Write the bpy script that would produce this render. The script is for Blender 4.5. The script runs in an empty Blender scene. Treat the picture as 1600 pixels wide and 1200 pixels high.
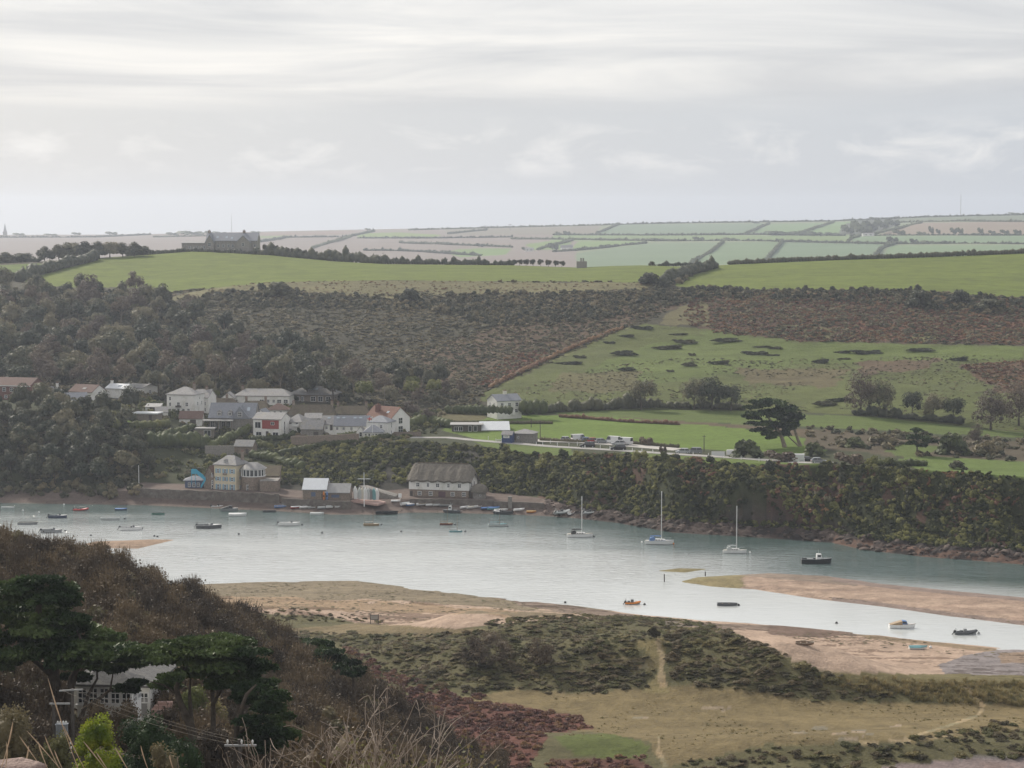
import bpy, math, random
import numpy as np
from mathutils import Matrix, Vector

SC = bpy.context.scene
COL = SC.collection
R = math.radians
random.seed(7)
rng = np.random.default_rng(11)

# ------------------------------------------------------------------ camera
F = 3465.0                       # focal length in photo pixels (photo 1600 x 1200)
H = 81.0                         # eye height above the water, m
TH = math.atan(260.0 / F)        # downward pitch
cam_d = bpy.data.cameras.new('camera')
cam_d.sensor_width = 36.0
cam_d.lens = F / 1600.0 * 36.0
cam_d.clip_start = 0.5
cam_d.clip_end = 30000.0
cam = bpy.data.objects.new('camera', cam_d)
COL.objects.link(cam)
cam.location = (0, 0, H)
cam.rotation_euler = (math.pi / 2 - TH, 0, 0)
SC.camera = cam

# ------------------------------------------------------------------ render / exposure
SC.render.engine = 'CYCLES'
cy = SC.cycles
cy.use_denoising = True
cy.max_bounces = 5
cy.diffuse_bounces = 2
cy.glossy_bounces = 3
cy.transmission_bounces = 3
cy.transparent_max_bounces = 6
cy.volume_bounces = 0
cy.use_adaptive_sampling = True
cy.adaptive_threshold = 0.02
cy.caustics_reflective = False
cy.caustics_refractive = False
vs = SC.view_settings
vs.view_transform = 'Standard'
vs.look = 'None'
vs.gamma = 1.0
vs.use_curve_mapping = False
vs.exposure = 0.22

# ------------------------------------------------------------------ world: daylight sky behind high broken cloud
SUN_AZ = R(-36.0)                # to the left of straight ahead
SUN_EL = R(34.0)
sun_dir = Vector((math.sin(SUN_AZ) * math.cos(SUN_EL), math.cos(SUN_AZ) * math.cos(SUN_EL), math.sin(SUN_EL)))
W = bpy.data.worlds.new('World')
SC.world = W
W.use_nodes = True
W.cycles.sampling_method = 'MANUAL'
W.cycles.sample_map_resolution = 256
nt = W.node_tree
nt.nodes.clear()
N = nt.nodes.new
def LK(t, a, b): t.links.new(a, b)
def mth(t, op, a, b=None, c=None, clamp=False):
    n = t.nodes.new('ShaderNodeMath'); n.operation = op; n.use_clamp = clamp
    for i, v in enumerate((a, b, c)):
        if v is None: continue
        if isinstance(v, (int, float)): n.inputs[i].default_value = v
        else: t.links.new(v, n.inputs[i])
    return n.outputs[0]
def ramp(t, fac, pts, interp='LINEAR'):
    n = t.nodes.new('ShaderNodeValToRGB'); n.color_ramp.interpolation = interp
    e = n.color_ramp.elements
    while len(e) < len(pts): e.new(0.5)
    for i, (p, c) in enumerate(pts):
        e[i].position = p; e[i].color = (*c, 1) if len(c) == 3 else c
    t.links.new(fac, n.inputs[0])
    return n.outputs[0]
def mixc(t, fac, a, b, mode='MIX'):
    n = t.nodes.new('ShaderNodeMix'); n.data_type = 'RGBA'; n.blend_type = mode
    for s, v in ((0, fac), (6, a), (7, b)):
        if isinstance(v, (int, float)): n.inputs[s].default_value = v
        elif isinstance(v, tuple): n.inputs[s].default_value = (*v, 1)
        else: t.links.new(v, n.inputs[s])
    return n.outputs[2]
def noise(t, vec, scale, detail=4.0, rough=0.55, dist=0.0):
    n = t.nodes.new('ShaderNodeTexNoise'); n.inputs['Scale'].default_value = scale
    n.inputs['Detail'].default_value = detail; n.inputs['Roughness'].default_value = rough
    n.inputs['Distortion'].default_value = dist
    if vec is not None: t.links.new(vec, n.inputs['Vector'])
    return n.outputs[0]

out = N('ShaderNodeOutputWorld')
bg = N('ShaderNodeBackground')
tc = N('ShaderNodeTexCoord')
sky = N('ShaderNodeTexSky')
sky.sky_type = 'NISHITA'
sky.sun_disc = False
sky.sun_elevation = SUN_EL
sky.sun_rotation = SUN_AZ
sky.air_density = 1.0
sky.dust_density = 2.0
skys = mixc(nt, 1.0, sky.outputs[0], (0.075, 0.075, 0.075), 'MULTIPLY')
sep = N('ShaderNodeSeparateXYZ'); LK(nt, tc.outputs['Generated'], sep.inputs[0])
zz = mth(nt, 'MAXIMUM', sep.outputs[2], 0.0)
den = mth(nt, 'ADD', zz, 0.03)
cb = N('ShaderNodeCombineXYZ')
LK(nt, mth(nt, 'DIVIDE', sep.outputs[0], den), cb.inputs[0])
LK(nt, mth(nt, 'DIVIDE', sep.outputs[1], den), cb.inputs[1])
n1 = noise(nt, cb.outputs[0], 0.42, 5.0, 0.6, 0.6)
n2 = noise(nt, cb.outputs[0], 0.17, 3.0, 0.5, 0.2)
cl = mth(nt, 'ADD', mth(nt, 'MULTIPLY', n1, 0.55), mth(nt, 'MULTIPLY', n2, 0.45))
cloud = ramp(nt, cl, [(0.37, (0.54, 0.55, 0.58)), (0.46, (0.63, 0.635, 0.65)), (0.53, (0.75, 0.745, 0.74)), (0.61, (0.91, 0.885, 0.85))])
# thinner, bluer veil low over the land; small puffs of cloud in it
lowc = ramp(nt, mth(nt, 'ADD', mth(nt, 'MULTIPLY', sep.outputs[0], 0.9), 0.5),
            [(0.28, (0.63, 0.64, 0.65)), (0.72, (0.545, 0.58, 0.63))])
cb2 = N('ShaderNodeCombineXYZ')
LK(nt, mth(nt, 'MULTIPLY', sep.outputs[0], 26.0), cb2.inputs[0])
LK(nt, mth(nt, 'MULTIPLY', sep.outputs[1], 26.0), cb2.inputs[1])
LK(nt, mth(nt, 'MULTIPLY', sep.outputs[2], 70.0), cb2.inputs[2])
n3 = noise(nt, cb2.outputs[0], 1.0, 6.0, 0.6, 0.4)
puff = mth(nt, 'MULTIPLY', ramp(nt, n3, [(0.50, (0, 0, 0)), (0.70, (1, 1, 1))]), ramp(nt, zz, [(0.015, (0, 0, 0)), (0.024, (1, 1, 1)), (0.036, (1, 1, 1)), (0.046, (0, 0, 0))]))
lowp = mixc(nt, mth(nt, 'MULTIPLY', puff, 0.8), lowc, (0.80, 0.80, 0.80))
el = ramp(nt, mth(nt, 'ADD', zz, mth(nt, 'MULTIPLY', mth(nt, 'SUBTRACT', n2, 0.5), 0.03)), [(0.040, (0, 0, 0)), (0.062, (1, 1, 1))], 'EASE')
veil = mixc(nt, el, lowp, cloud)
col = mixc(nt, 0.86, skys, mixc(nt, 1.0, veil, (0.98, 0.98, 0.985), 'MULTIPLY'))
LK(nt, col, bg.inputs[0])
bg.inputs[1].default_value = 1.0
LK(nt, bg.outputs[0], out.inputs[0])

sun_d = bpy.data.lights.new('sun', 'SUN')
sun_d.energy = 4.0
sun_d.angle = R(6.0)
sun_d.color = (1.0, 0.93, 0.82)
sun = bpy.data.objects.new('sun', sun_d)
COL.objects.link(sun)
sun.rotation_euler = (-sun_dir).to_track_quat('-Z', 'Y').to_euler()

# ------------------------------------------------------------------ helpers
CT, ST = math.cos(TH), math.sin(TH)
def at(px, py, Y):
    """world point seen at photo pixel (px,py) at ground distance Y"""
    cx, cyy = (px - 800.0) / F, (600.0 - py) / F
    dy = CT + cyy * ST; dz = -ST + cyy * CT
    t = Y / dy
    return Vector((cx * t, Y, H + dz * t))
def zat(py, Y):
    cyy = (600.0 - py) / F
    return H + (-ST + cyy * CT) / (CT + cyy * ST) * Y
def ywater(py, z=0.0):
    """distance at which the ray through row py meets height z"""
    cyy = (600.0 - py) / F
    return (z - H) * (CT + cyy * ST) / (-ST + cyy * CT)
def project(x, y, z):
    d = y * CT - (z - H) * ST
    d = np.maximum(d, 1.0)
    v = y * ST + (z - H) * CT
    return 800.0 + F * x / d, 600.0 - F * v / d
def ppm(Y): return F / (Y * CT + 6.0)

def vnoise(x, y, seed=0):
    xi = np.floor(x).astype(np.int64); yi = np.floor(y).astype(np.int64)
    fx = x - xi; fy = y - yi
    fx = fx * fx * (3 - 2 * fx); fy = fy * fy * (3 - 2 * fy)
    def h(a, b):
        n = (a * 374761393 + b * 668265263 + seed * 974711) & 0x7fffffff
        n = ((n ^ (n >> 13)) * 1274126177) & 0x7fffffff
        n = (n ^ (n >> 16)) & 0xffff
        return n / 65535.0
    a = h(xi, yi); b = h(xi + 1, yi); c = h(xi, yi + 1); d = h(xi + 1, yi + 1)
    return (a * (1 - fx) + b * fx) * (1 - fy) + (c * (1 - fx) + d * fx) * fy
def fbm(x, y, o=4, seed=0):
    s = 0.0; a = 0.5; x = np.asarray(x, float); y = np.asarray(y, float)
    for k in range(o):
        s = s + a * vnoise(x * 2 ** k + 13.7 * k, y * 2 ** k - 7.1 * k, seed + k); a *= 0.5
    return s / (1 - 0.5 ** o)
def smooth(a, b, x):
    t = np.clip((x - a) / (b - a), 0, 1); return t * t * (3 - 2 * t)
def inpoly(px, py, poly):
    ins = np.zeros(px.shape, bool)
    n = len(poly)
    for i in range(n):
        x1, y1 = poly[i]; x2, y2 = poly[(i + 1) % n]
        if y1 == y2: continue
        c = ((y1 > py) != (y2 > py)) & (px < (x2 - x1) * (py - y1) / (y2 - y1) + x1)
        ins ^= c
    return ins

def tag(o, label=None, cat=None, group=None, kind=None):
    if label: o['label'] = label
    if cat: o['category'] = cat
    if group: o['group'] = group
    if kind or cat: o['kind'] = kind or 'thing'
    return o
def mesh_np(name, V, faces_quads=None, tris=None, smooth_=False):
    """fast mesh from numpy arrays"""
    me = bpy.data.meshes.new(name)
    V = np.asarray(V, np.float32)
    me.vertices.add(len(V)); me.vertices.foreach_set('co', V.ravel())
    parts = []; tot = []
    if faces_quads is not None and len(faces_quads):
        q = np.asarray(faces_quads, np.int32); parts.append(q.ravel()); tot.append(np.full(len(q), 4, np.int32))
    if tris is not None and len(tris):
        q = np.asarray(tris, np.int32); parts.append(q.ravel()); tot.append(np.full(len(q), 3, np.int32))
    idx = np.concatenate(parts); tt = np.concatenate(tot)
    st = np.concatenate([[0], np.cumsum(tt)[:-1]]).astype(np.int32)
    me.loops.add(len(idx)); me.loops.foreach_set('vertex_index', idx)
    me.polygons.add(len(tt)); me.polygons.foreach_set('loop_start', st); me.polygons.foreach_set('loop_total', tt)
    if smooth_: me.polygons.foreach_set('use_smooth', np.ones(len(tt), bool))
    me.update(calc_edges=True)
    return me
def link(name, data, mat=None, parent=None, loc=None, rz=None):
    o = bpy.data.objects.new(name, data)
    COL.objects.link(o)
    if mat is not None and data is not None and hasattr(data, 'materials') and len(data.materials) == 0: data.materials.append(mat)
    if parent is not None: o.parent = parent
    if loc is not None: o.location = loc
    if rz is not None: o.rotation_euler = (0, 0, rz)
    return o
def empty(name, loc=(0, 0, 0), rz=0.0):
    o = bpy.data.objects.new(name, None); o.empty_display_size = 0.2
    COL.objects.link(o); o.location = loc; o.rotation_euler = (0, 0, rz)
    return o
def copy_tree(o, parent=None):
    c = o.copy(); COL.objects.link(c); c.parent = parent
    for ch in list(o.children): copy_tree(ch, c)
    return c

def nth(i):
    n = i + 1; return '%d%s' % (n, 'th' if 10 < n % 100 < 14 else {1: 'st', 2: 'nd', 3: 'rd'}.get(n % 10, 'th'))

# ------------------------------------------------------------------ materials
MATS = {}
def pbr(name, col, rough=0.8, var=0.0, vscale=3.0, spec=0.3, metal=0.0, bump=0.0, bscale=8.0, stain=None, rnd=0.0):
    """painted / stone / timber surface: base colour with procedural blotches, grain and relief"""
    if name in MATS: return MATS[name]
    m = bpy.data.materials.new(name); m.use_nodes = True
    t = m.node_tree; b = t.nodes['Principled BSDF']
    b.inputs['Roughness'].default_value = rough
    b.inputs['Metallic'].default_value = metal
    b.inputs['Specular IOR Level'].default_value = spec
    c = None
    tcn = t.nodes.new('ShaderNodeTexCoord')
    if var > 0:
        n = noise(t, tcn.outputs['Object'], vscale, 5.0, 0.65)
        lo = tuple(x * (1 - var) for x in col); hi = tuple(min(1, x * (1 + var)) for x in col)
        c = ramp(t, n, [(0.3, lo), (0.7, hi)])
    if stain:
        n = noise(t, tcn.outputs['Object'], vscale * 0.35, 6.0, 0.7, 0.6)
        f = ramp(t, n, [(0.52, (0, 0, 0)), (0.66, (1, 1, 1))])
        c = mixc(t, f, c if c is not None else col, stain)
    if rnd > 0:
        oi = t.nodes.new('ShaderNodeObjectInfo')
        f = mth(t, 'MULTIPLY_ADD', oi.outputs['Random'], 2 * rnd, 1 - rnd)
        mm = t.nodes.new('ShaderNodeCombineXYZ')
        for i in range(3): t.links.new(f, mm.inputs[i])
        c = mixc(t, 1.0, c if c is not None else col, mm.outputs[0], 'MULTIPLY')
    if c is None: b.inputs['Base Color'].default_value = (*col, 1)
    else: t.links.new(c, b.inputs['Base Color'])
    if bump > 0:
        n = noise(t, tcn.outputs['Object'], bscale, 4.0, 0.6)
        bp = t.nodes.new('ShaderNodeBump'); bp.inputs['Strength'].default_value = bump; bp.inputs['Distance'].default_value = 0.1
        t.links.new(n, bp.inputs['Height']); t.links.new(bp.outputs[0], b.inputs['Normal'])
    MATS[name] = m
    return m
def leafmat(name, cols, trans=0.25, rough=0.6, hue=0.25, nscale=0.35):
    """foliage: three tones blended by noise over the plant and by a random value per plant, thin enough to let light through"""
    if name in MATS: return MATS[name]
    m = bpy.data.materials.new(name); m.use_nodes = True
    t = m.node_tree; b = t.nodes['Principled BSDF']; o = t.nodes['Material Output']
    g = t.nodes.new('ShaderNodeNewGeometry')
    n = noise(t, g.outputs['Position'], nscale, 3.0, 0.6)
    oi = t.nodes.new('ShaderNodeObjectInfo')
    f = mth(t, 'ADD', mth(t, 'MULTIPLY', mth(t, 'SUBTRACT', n, 0.5), 1.6), mth(t, 'MULTIPLY_ADD', oi.outputs['Random'], hue * 2, 0.5 - hue))
    c = ramp(t, f, [(0.2, cols[0]), (0.5, cols[1]), (0.8, cols[2])])
    t.links.new(c, b.inputs['Base Color'])
    b.inputs['Roughness'].default_value = rough
    b.inputs['Specular IOR Level'].default_value = 0.15
    tr = t.nodes.new('ShaderNodeBsdfTranslucent'); t.links.new(c, tr.inputs[0])
    mx = t.nodes.new('ShaderNodeMixShader'); mx.inputs[0].default_value = trans
    t.links.new(b.outputs[0], mx.inputs[1]); t.links.new(tr.outputs[0], mx.inputs[2]); t.links.new(mx.outputs[0], o.inputs[0])
    MATS[name] = m
    return m
def groundmat(name, s1, s2, s3, amp=0.35, bump=0.4, bdist=0.3, rough=0.95, spec=0.15, zst=1.0):
    """land: base colour from the map of ground covers, broken by three scales of noise"""
    m = bpy.data.materials.new(name); m.use_nodes = True
    t = m.node_tree; b = t.nodes['Principled BSDF']
    a = t.nodes.new('ShaderNodeVertexColor'); a.layer_name = 'Col'
    g = t.nodes.new('ShaderNodeNewGeometry')
    mpx = t.nodes.new('ShaderNodeMapping'); mpx.inputs['Scale'].default_value = (0.6, 2.2, 1); t.links.new(g.outputs['Position'], mpx.inputs[0])
    na = noise(t, mpx.outputs[0], s1, 6.0, 0.7, 0.4)
    mpz = t.nodes.new('ShaderNodeMapping'); mpz.inputs['Scale'].default_value = (1, 1, zst); t.links.new(g.outputs['Position'], mpz.inputs[0])
    nb = noise(t, mpz.outputs[0], s2, 4.0, 0.65)
    nc = noise(t, g.outputs['Position'], s3, 3.0, 0.7)
    s = mth(t, 'ADD', mth(t, 'ADD', mth(t, 'MULTIPLY', na, 0.35), mth(t, 'MULTIPLY', nb, 0.4)), mth(t, 'MULTIPLY', nc, 0.25))
    f = mth(t, 'MULTIPLY_ADD', mth(t, 'SUBTRACT', s, 0.5), 4.0 * amp, 1.0)
    mm = t.nodes.new('ShaderNodeCombineXYZ')
    for i in range(3): t.links.new(f, mm.inputs[i])
    c = mixc(t, 1.0, a.outputs[0], mm.outputs[0], 'MULTIPLY')
    t.links.new(c, b.inputs['Base Color'])
    b.inputs['Roughness'].default_value = rough
    b.inputs['Specular IOR Level'].default_value = spec
    bp = t.nodes.new('ShaderNodeBump'); bp.inputs['Strength'].default_value = bump; bp.inputs['Distance'].default_value = bdist
    t.links.new(mth(t, 'ADD', nb, nc), bp.inputs['Height']); t.links.new(bp.outputs[0], b.inputs['Normal'])
    return m
# ------------------------------------------------------------------ the lie of the land
# feature lines across the view: for each bearing (photo column) a distance and a height
PXK = np.array([-900, -500, 0, 75, 150, 230, 300, 330, 430, 450, 520, 560, 600, 640, 700, 750, 800, 860, 900, 960, 1000, 1050, 1100, 1150,
                1200, 1250, 1300, 1350, 1440, 1500, 1600, 2100, 2500], float)
def line(pts, mode):
    """pts: (px, Y, v) with v a photo row ('py') or a height ('z')"""
    pts = sorted(pts); p = [a[0] for a in pts]
    Y = np.interp(PXK, p, [a[1] for a in pts])
    v = np.interp(PXK, p, [a[2] for a in pts])
    z = np.array([zat(b, a) for a, b in zip(Y, v)]) if mode == 'py' else v
    return Y, z
def wline(pts, z):
    p = [a[0] for a in pts]; v = np.interp(PXK, p, [a[1] for a in pts])
    return np.array([ywater(a, z) for a in v]), np.full(len(PXK), float(z))
N1 = wline([(-500, 900), (0, 905), (300, 914), (420, 909), (560, 908), (620, 915), (760, 933), (900, 946), (1000, 961), (1100, 970), (1200, 976), (1350, 990), (1440, 1001), (1600, 1016), (2100, 1050)], 0.0)
N2 = wline([(-500, 930), (0, 940), (300, 950), (420, 955), (560, 972), (640, 980), (770, 972), (960, 966), (1100, 978), (1180, 1002), (1280, 1046), (1330, 1060), (1600, 1068), (2100, 1090)], 1.8)
W1 = wline([(-500, 780), (0, 786), (220, 789), (440, 799), (520, 804), (600, 804), (650, 800), (840, 805), (940, 813), (1050, 832), (1200, 841), (1300, 848), (1340, 858), (1420, 868), (1600, 882), (2100, 920)], 0.0)
def off(l, dY, z):
    d = np.interp(PXK, [a[0] for a in dY], [a[1] for a in dY]) if isinstance(dY, list) else dY
    zz_ = np.interp(PXK, [a[0] for a in z], [a[1] for a in z]) if isinstance(z, list) else np.full(len(PXK), float(z))
    return l[0] + d, zz_
LINES = {}
LINES['T00'] = line([(0, -60, 80.5), (1600, -60, 80.5)], 'z')
LINES['T0'] = line([(0, 0, 79.6), (1600, 0, 79.6)], 'z')
LINES['T1'] = line([(0, 6.5, 79.28), (100, 6.5, 79.2), (400, 6.5, 78.8), (1600, 6.5, 78.6)], 'z')
LINES['T2'] = line([(0, 40, 66.5), (1600, 40, 66.0)], 'z')
LINES['T3'] = line([(0, 110, 49.5), (300, 110, 48.5), (600, 110, 46), (1600, 110, 45)], 'z')
LINES['T4'] = line([(-500, 150, 47), (0, 150, 42.0), (300, 150, 40.5), (450, 150, 38), (600, 150, 35), (1600, 150, 33)], 'z')
LINES['T5'] = line([(-500, 185, 47), (0, 185, 43.0), (300, 185, 40.2), (450, 185, 34), (600, 185, 29), (750, 185, 25), (1600, 185, 24)], 'z')
LINES['T6'] = line([(-500, 245, 760), (0, 255, 858), (75, 258, 872), (150, 263, 893), (230, 270, 917), (300, 276, 945), (400, 284, 985), (480, 290, 1022), (560, 295, 1070), (640, 300, 1125), (720, 303, 1185), (800, 290, 1232), (1600, 288, 1240)], 'py')
LINES['T7'] = line([(-500, 335, 12), (300, 335, 7), (560, 332, 5.5), (720, 312, 4.4), (800, 301, 3.9), (1600, 301, 3.6)], 'z')
LINES['T8'] = line([(0, 385, 3.4), (1600, 370, 3.2)], 'z')
LINES['N3'] = off(N2, [(0, -12), (1600, -8)], 3.0)
LINES['N2'] = N2
LINES['N1'] = N1
LINES['NB'] = off(N1, 12, -1.2)
LINES['FB'] = off(W1, -10, -1.5)
LINES['W1'] = W1
LINES['W2'] = off(W1, [(0, 5), (215, 5), (440, 5), (455, 4.5), (545, 4.5), (600, 7), (640, 5), (840, 4.5), (880, 5), (1600, 4)], [(0, 1.4), (440, 0.9), (880, 1.2), (1600, 1.4)])
LINES['Q'] = off(W1, [(0, 7), (205, 7), (215, 6.2), (440, 6.2), (455, 5.4), (545, 5.6), (565, 10), (625, 12), (640, 6.4), (840, 6), (900, 6.5), (1600, 5.5)], [(0, 2.0), (205, 2.4), (216, 3.9), (440, 3.8), (456, 3.0), (545, 3.0), (570, 2.0), (625, 2.4), (642, 3.0), (840, 2.8), (880, 2.0), (1600, 1.8)])
LINES['W3'] = off(W1, [(0, 9), (205, 9), (220, 20), (440, 22), (520, 22), (640, 28), (770, 24), (850, 12), (950, 9), (1600, 7)], [(0, 2.6), (205, 2.8), (220, 4.1), (440, 4.1), (460, 3.2), (840, 3.1), (950, 3.0), (1320, 2.2), (1600, 2.4)])
LINES['C1'] = line([(-500, 675, 650), (0, 675, 650), (150, 675, 653), (230, 680, 672), (300, 686, 690), (330, 688, 692), (430, 682, 700), (520, 676, 698), (560, 672, 695), (640, 668, 692), (700, 662, 697), (750, 655, 700), (800, 645, 704), (860, 630, 712), (930, 618, 713), (1000, 609, 715), (1080, 597, 719), (1150, 588, 722), (1240, 580, 727), (1300, 575, 724), (1370, 566, 731), (1440, 557, 734), (1520, 549, 739), (1600, 538, 745), (2100, 495, 765)], 'py')
LINES['C2'] = line([(-500, 705, 622), (0, 705, 628), (230, 705, 643), (330, 706, 658), (430, 704, 670), (520, 704, 674), (640, 700, 678), (700, 695, 680), (800, 685, 686), (960, 665, 698), (1100, 655, 707), (1200, 645, 715), (1300, 625, 724), (1440, 610, 732), (1600, 600, 738), (2100, 570, 750)], 'py')
LINES['V'] = line([(-500, 740, 610), (0, 740, 618), (300, 742, 630), (520, 750, 632), (640, 755, 640), (820, 755, 643), (1000, 765, 640), (1200, 765, 642), (1350, 745, 650), (1600, 725, 676), (2100, 680, 690)], 'py')
LINES['MS'] = line([(-500, 880, 530), (0, 880, 535), (300, 880, 540), (600, 880, 545), (1000, 880, 540), (1300, 870, 545), (1600, 850, 560), (2100, 840, 570)], 'py')
LINES['S'] = line([(-500, 1000, 445), (0, 1000, 452), (100, 1000, 455), (200, 1000, 458), (250, 1000, 465), (300, 1000, 455), (400, 1000, 442), (600, 1000, 438), (800, 1000, 440), (1000, 990, 441), (1060, 985, 447), (1100, 980, 453), (1300, 970, 453), (1400, 965, 451), (1500, 960, 459), (1600, 950, 465), (2100, 920, 480)], 'py')
LINES['R'] = line([(-500, 1130, 418), (0, 1150, 412), (60, 1160, 409), (200, 1190, 400), (300, 1210, 393), (400, 1210, 396), (500, 1190, 407), (600, 1170, 412.5), (800, 1160, 414.5), (900, 1160, 418), (960, 1150, 415.5), (1000, 1150, 414.5), (1080, 1150, 417), (1150, 1150, 413), (1300, 1150, 406.5), (1450, 1150, 402), (1600, 1150, 396), (2100, 1150, 385)], 'py')
rz_ = LINES['R'][1]
LINES['R2'] = (LINES['R'][0] + 160, rz_ - 9)
LINES['R3'] = line([(0, 1900, 12), (1600, 1900, 12)], 'z')
LINES['F1'] = line([(-500, 2600, 424), (0, 2600, 420), (800, 2600, 417), (1600, 2600, 410)], 'py')
LINES['F2'] = line([(0, 3500, 389), (500, 3500, 390), (800, 3500, 385), (1000, 3500, 381), (1300, 3500, 376), (1600, 3500, 371)], 'py')
LINES['F3'] = line([(-500, 5000, 368), (0, 5000, 367), (200, 5000, 366.5), (400, 5000, 362), (600, 5000, 358), (800, 5000, 354), (950, 5000, 350.5), (1100, 5000, 347), (1300, 5000, 344), (1450, 5000, 337.5), (1600, 5000, 334), (2100, 5000, 330)], 'py')
LINES['F4'] = (LINES['F3'][0] + 1800, LINES['F3'][1] - 75)
KEYS = list(LINES)
LY = np.array([LINES[k][0] for k in KEYS]); LZ = np.array([LINES[k][1] for k in KEYS])
LY = np.maximum.accumulate(LY + np.arange(len(KEYS))[:, None] * 1e-3, axis=0)

BUMPS = []     # (x, y, rx, ry, h) dunes and hummocks
def bump_at(px, py, z, rx, ry, h):
    Y = ywater(py, z); p = at(px, py, Y); BUMPS.append((p.x, Y, rx, ry, h))
for a in [(1120, 1040, 4, 22, 16, 4.2), (1200, 1060, 4, 20, 14, 4.0), (1270, 1075, 4, 16, 10, 2.6), (1070, 1010, 3, 10, 12, 3.0), (880, 1050, 4, 18, 12, 3.0), (960, 1060, 4, 12, 9, 2.6),
          (800, 1000, 3, 20, 14, 2.4), (900, 990, 3, 24, 12, 2.2), (690, 1000, 3, 16, 9, 1.6), (480, 962, 2, 16, 7, 1.8), (770, 975, 2, 8, 6, 1.8), (740, 1040, 4, 20, 13, 2.6), (860, 1015, 3, 12, 8, 1.4), (650, 1035, 4, 16, 9, 2.0),
          (1450, 1090, 3, 30, 7, 1.2), (1540, 1080, 3, 14, 8, 1.0), (1560, 1140, 4, 20, 8, 1.5), (1450, 1170, 4, 26, 8, 1.8), (1250, 1175, 4, 20, 8, 1.6), (900, 1165, 4, 20, 8, 1.2)]:
    bump_at(*a)
BARS = [  # sand bars in the channel: photo outline
    [(1064, 909), (1090, 902), (1200, 896), (1290, 900), (1380, 913), (1600, 934), (2100, 975), (2100, 1040), (1600, 977), (1480, 962), (1380, 948), (1280, 936), (1180, 921), (1110, 916)],
    [(133, 850), (150, 846), (240, 843), (272, 843.5), (235, 852), (215, 857), (150, 856)],
    [(1028, 892), (1060, 888), (1104, 889), (1070, 894.5)]]
def poly_dist(px, py, poly):
    d = np.full(px.shape, 1e9); n = len(poly)
    for i in range(n):
        x1, y1 = poly[i]; x2, y2 = poly[(i + 1) % n]
        dx, dy = x2 - x1, (y2 - y1) * 4
        t = np.clip(((px - x1) * dx + (py - y1) * 4 * dy) / (dx * dx + dy * dy + 1e-9), 0, 1)
        d = np.minimum(d, np.hypot(px - x1 - t * dx, (py - y1) * 4 - t * dy))
    return np.where(inpoly(px, py, poly), d, -d)
def terrain(x, y):
    """height of the land; returns z, and the band number"""
    x = np.asarray(x, float); y = np.asarray(y, float)
    z = np.full(x.shape, 20.0)
    for it in range(2):
        px, _ = project(x, y, z); px = np.clip(px, -900, 2500)
        Yk = np.array([np.interp(px, PXK, r) for r in LY]); Zk = np.array([np.interp(px, PXK, r) for r in LZ])
        k = np.clip((y[None] >= Yk).sum(0) - 1, 0, len(KEYS) - 2)
        g = lambda A, kk: np.take_along_axis(A, kk[None], 0)[0]
        y0, y1, z0, z1 = g(Yk, k), g(Yk, k + 1), g(Zk, k), g(Zk, k + 1)
        t = np.clip((y - y0) / np.maximum(y1 - y0, 1e-3), 0, 1)
        z = z0 + (z1 - z0) * t
    K = {n: i for i, n in enumerate(KEYS)}
    for bx, by, rx, ry, h in BUMPS:
        z = z + h * np.exp(-((x - bx) / rx) ** 2 - ((y - by) / ry) ** 2)
    # relief by zone
    fore = (k >= K['T2']) & (k < K['T7'])
    z = z + np.where(fore, (fbm(x / 14, y / 14, 4, 1) - 0.5) * 2.2 * smooth(20, 60, y) * smooth(335, 300, y) * smooth(820, 700, px), 0)
    dune = smooth(335, 350, y) * smooth(0, 14, np.interp(px, PXK, LINES['N2'][0]) - y)
    z = z + dune * ((fbm(x / 9, y / 9, 4, 3) - 0.5) * 1.5)
    beach = (k == K['N2']) | (k == K['N3'])
    z = z + np.where(beach, (fbm(x / 10, y / 4, 4, 31) - 0.5) * 0.35, 0)
    cliff = (k == K['W3']) & (px > 760)
    xs_ = x + 0.35 * y
    pw = np.exp((4.6 * (fbm(xs_ / 10, y / 90, 2, 5) - 0.5) + 2.6 * (fbm(xs_ / 4.2, y / 40, 2, 15) - 0.5)) * 1.1 * smooth(770, 860, px) - 0.25)
    z = np.where(cliff, z0 + (z1 - z0) * np.clip(t, 0, 1) ** pw + (fbm(x / 3.5, y / 3.5, 3, 16) - 0.5) * 2.2 * np.sin(np.pi * t), z)
    rock = ((k == K['W2']) | (k == K['W1']) | (k == K['Q'])) & (px > 850)
    z = z + np.where(rock, (fbm(x / 2.2, y / 1.8, 4, 6) - 0.42) * 2.4 * smooth(0, .4, np.where(k == K['W1'], t, 1)), 0)
    hill = (k >= K['V']) & (k < K['S'])
    z = z + np.where(hill, (fbm(x / 60, y / 60, 4, 7) - 0.5) * 6 * np.sin(np.pi * np.clip((y - np.interp(px, PXK, LINES['V'][0])) / 230, 0, 1)), 0)
    far = (k >= K['R2'])
    z = z + np.where(far, (fbm(x / 700, y / 700, 4, 8) - 0.5) * 22 * smooth(1300, 1900, y) * smooth(4900, 4000, y), 0)
    pxx, pyy = project(x, y, np.zeros_like(x))
    wat = (k >= K['N1']) & (k <= K['FB'])
    if wat.any():
        for i, p in enumerate(BARS):
            d = poly_dist(pxx, pyy, p)
            bar = np.clip(d * 0.02, -1.0, 0.55) + 0.02
            z = np.where(wat, np.maximum(z, bar + (fbm(x / 6, y / 3, 3, 40) - .5) * 0.06), z)
    return z, k, px
def ground(x, y):
    return float(terrain(np.array([x]), np.array([y]))[0][0])
def gp(px, Y):
    """ground point on the bearing of photo column px at distance Y"""
    x = (px - 800) / F * (Y * CT + 5.0)
    for _ in range(3):
        z = ground(x, Y); d = Y * CT - (z - H) * ST; x = (px - 800) / F * d
    return Vector((x, Y, z))
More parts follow.
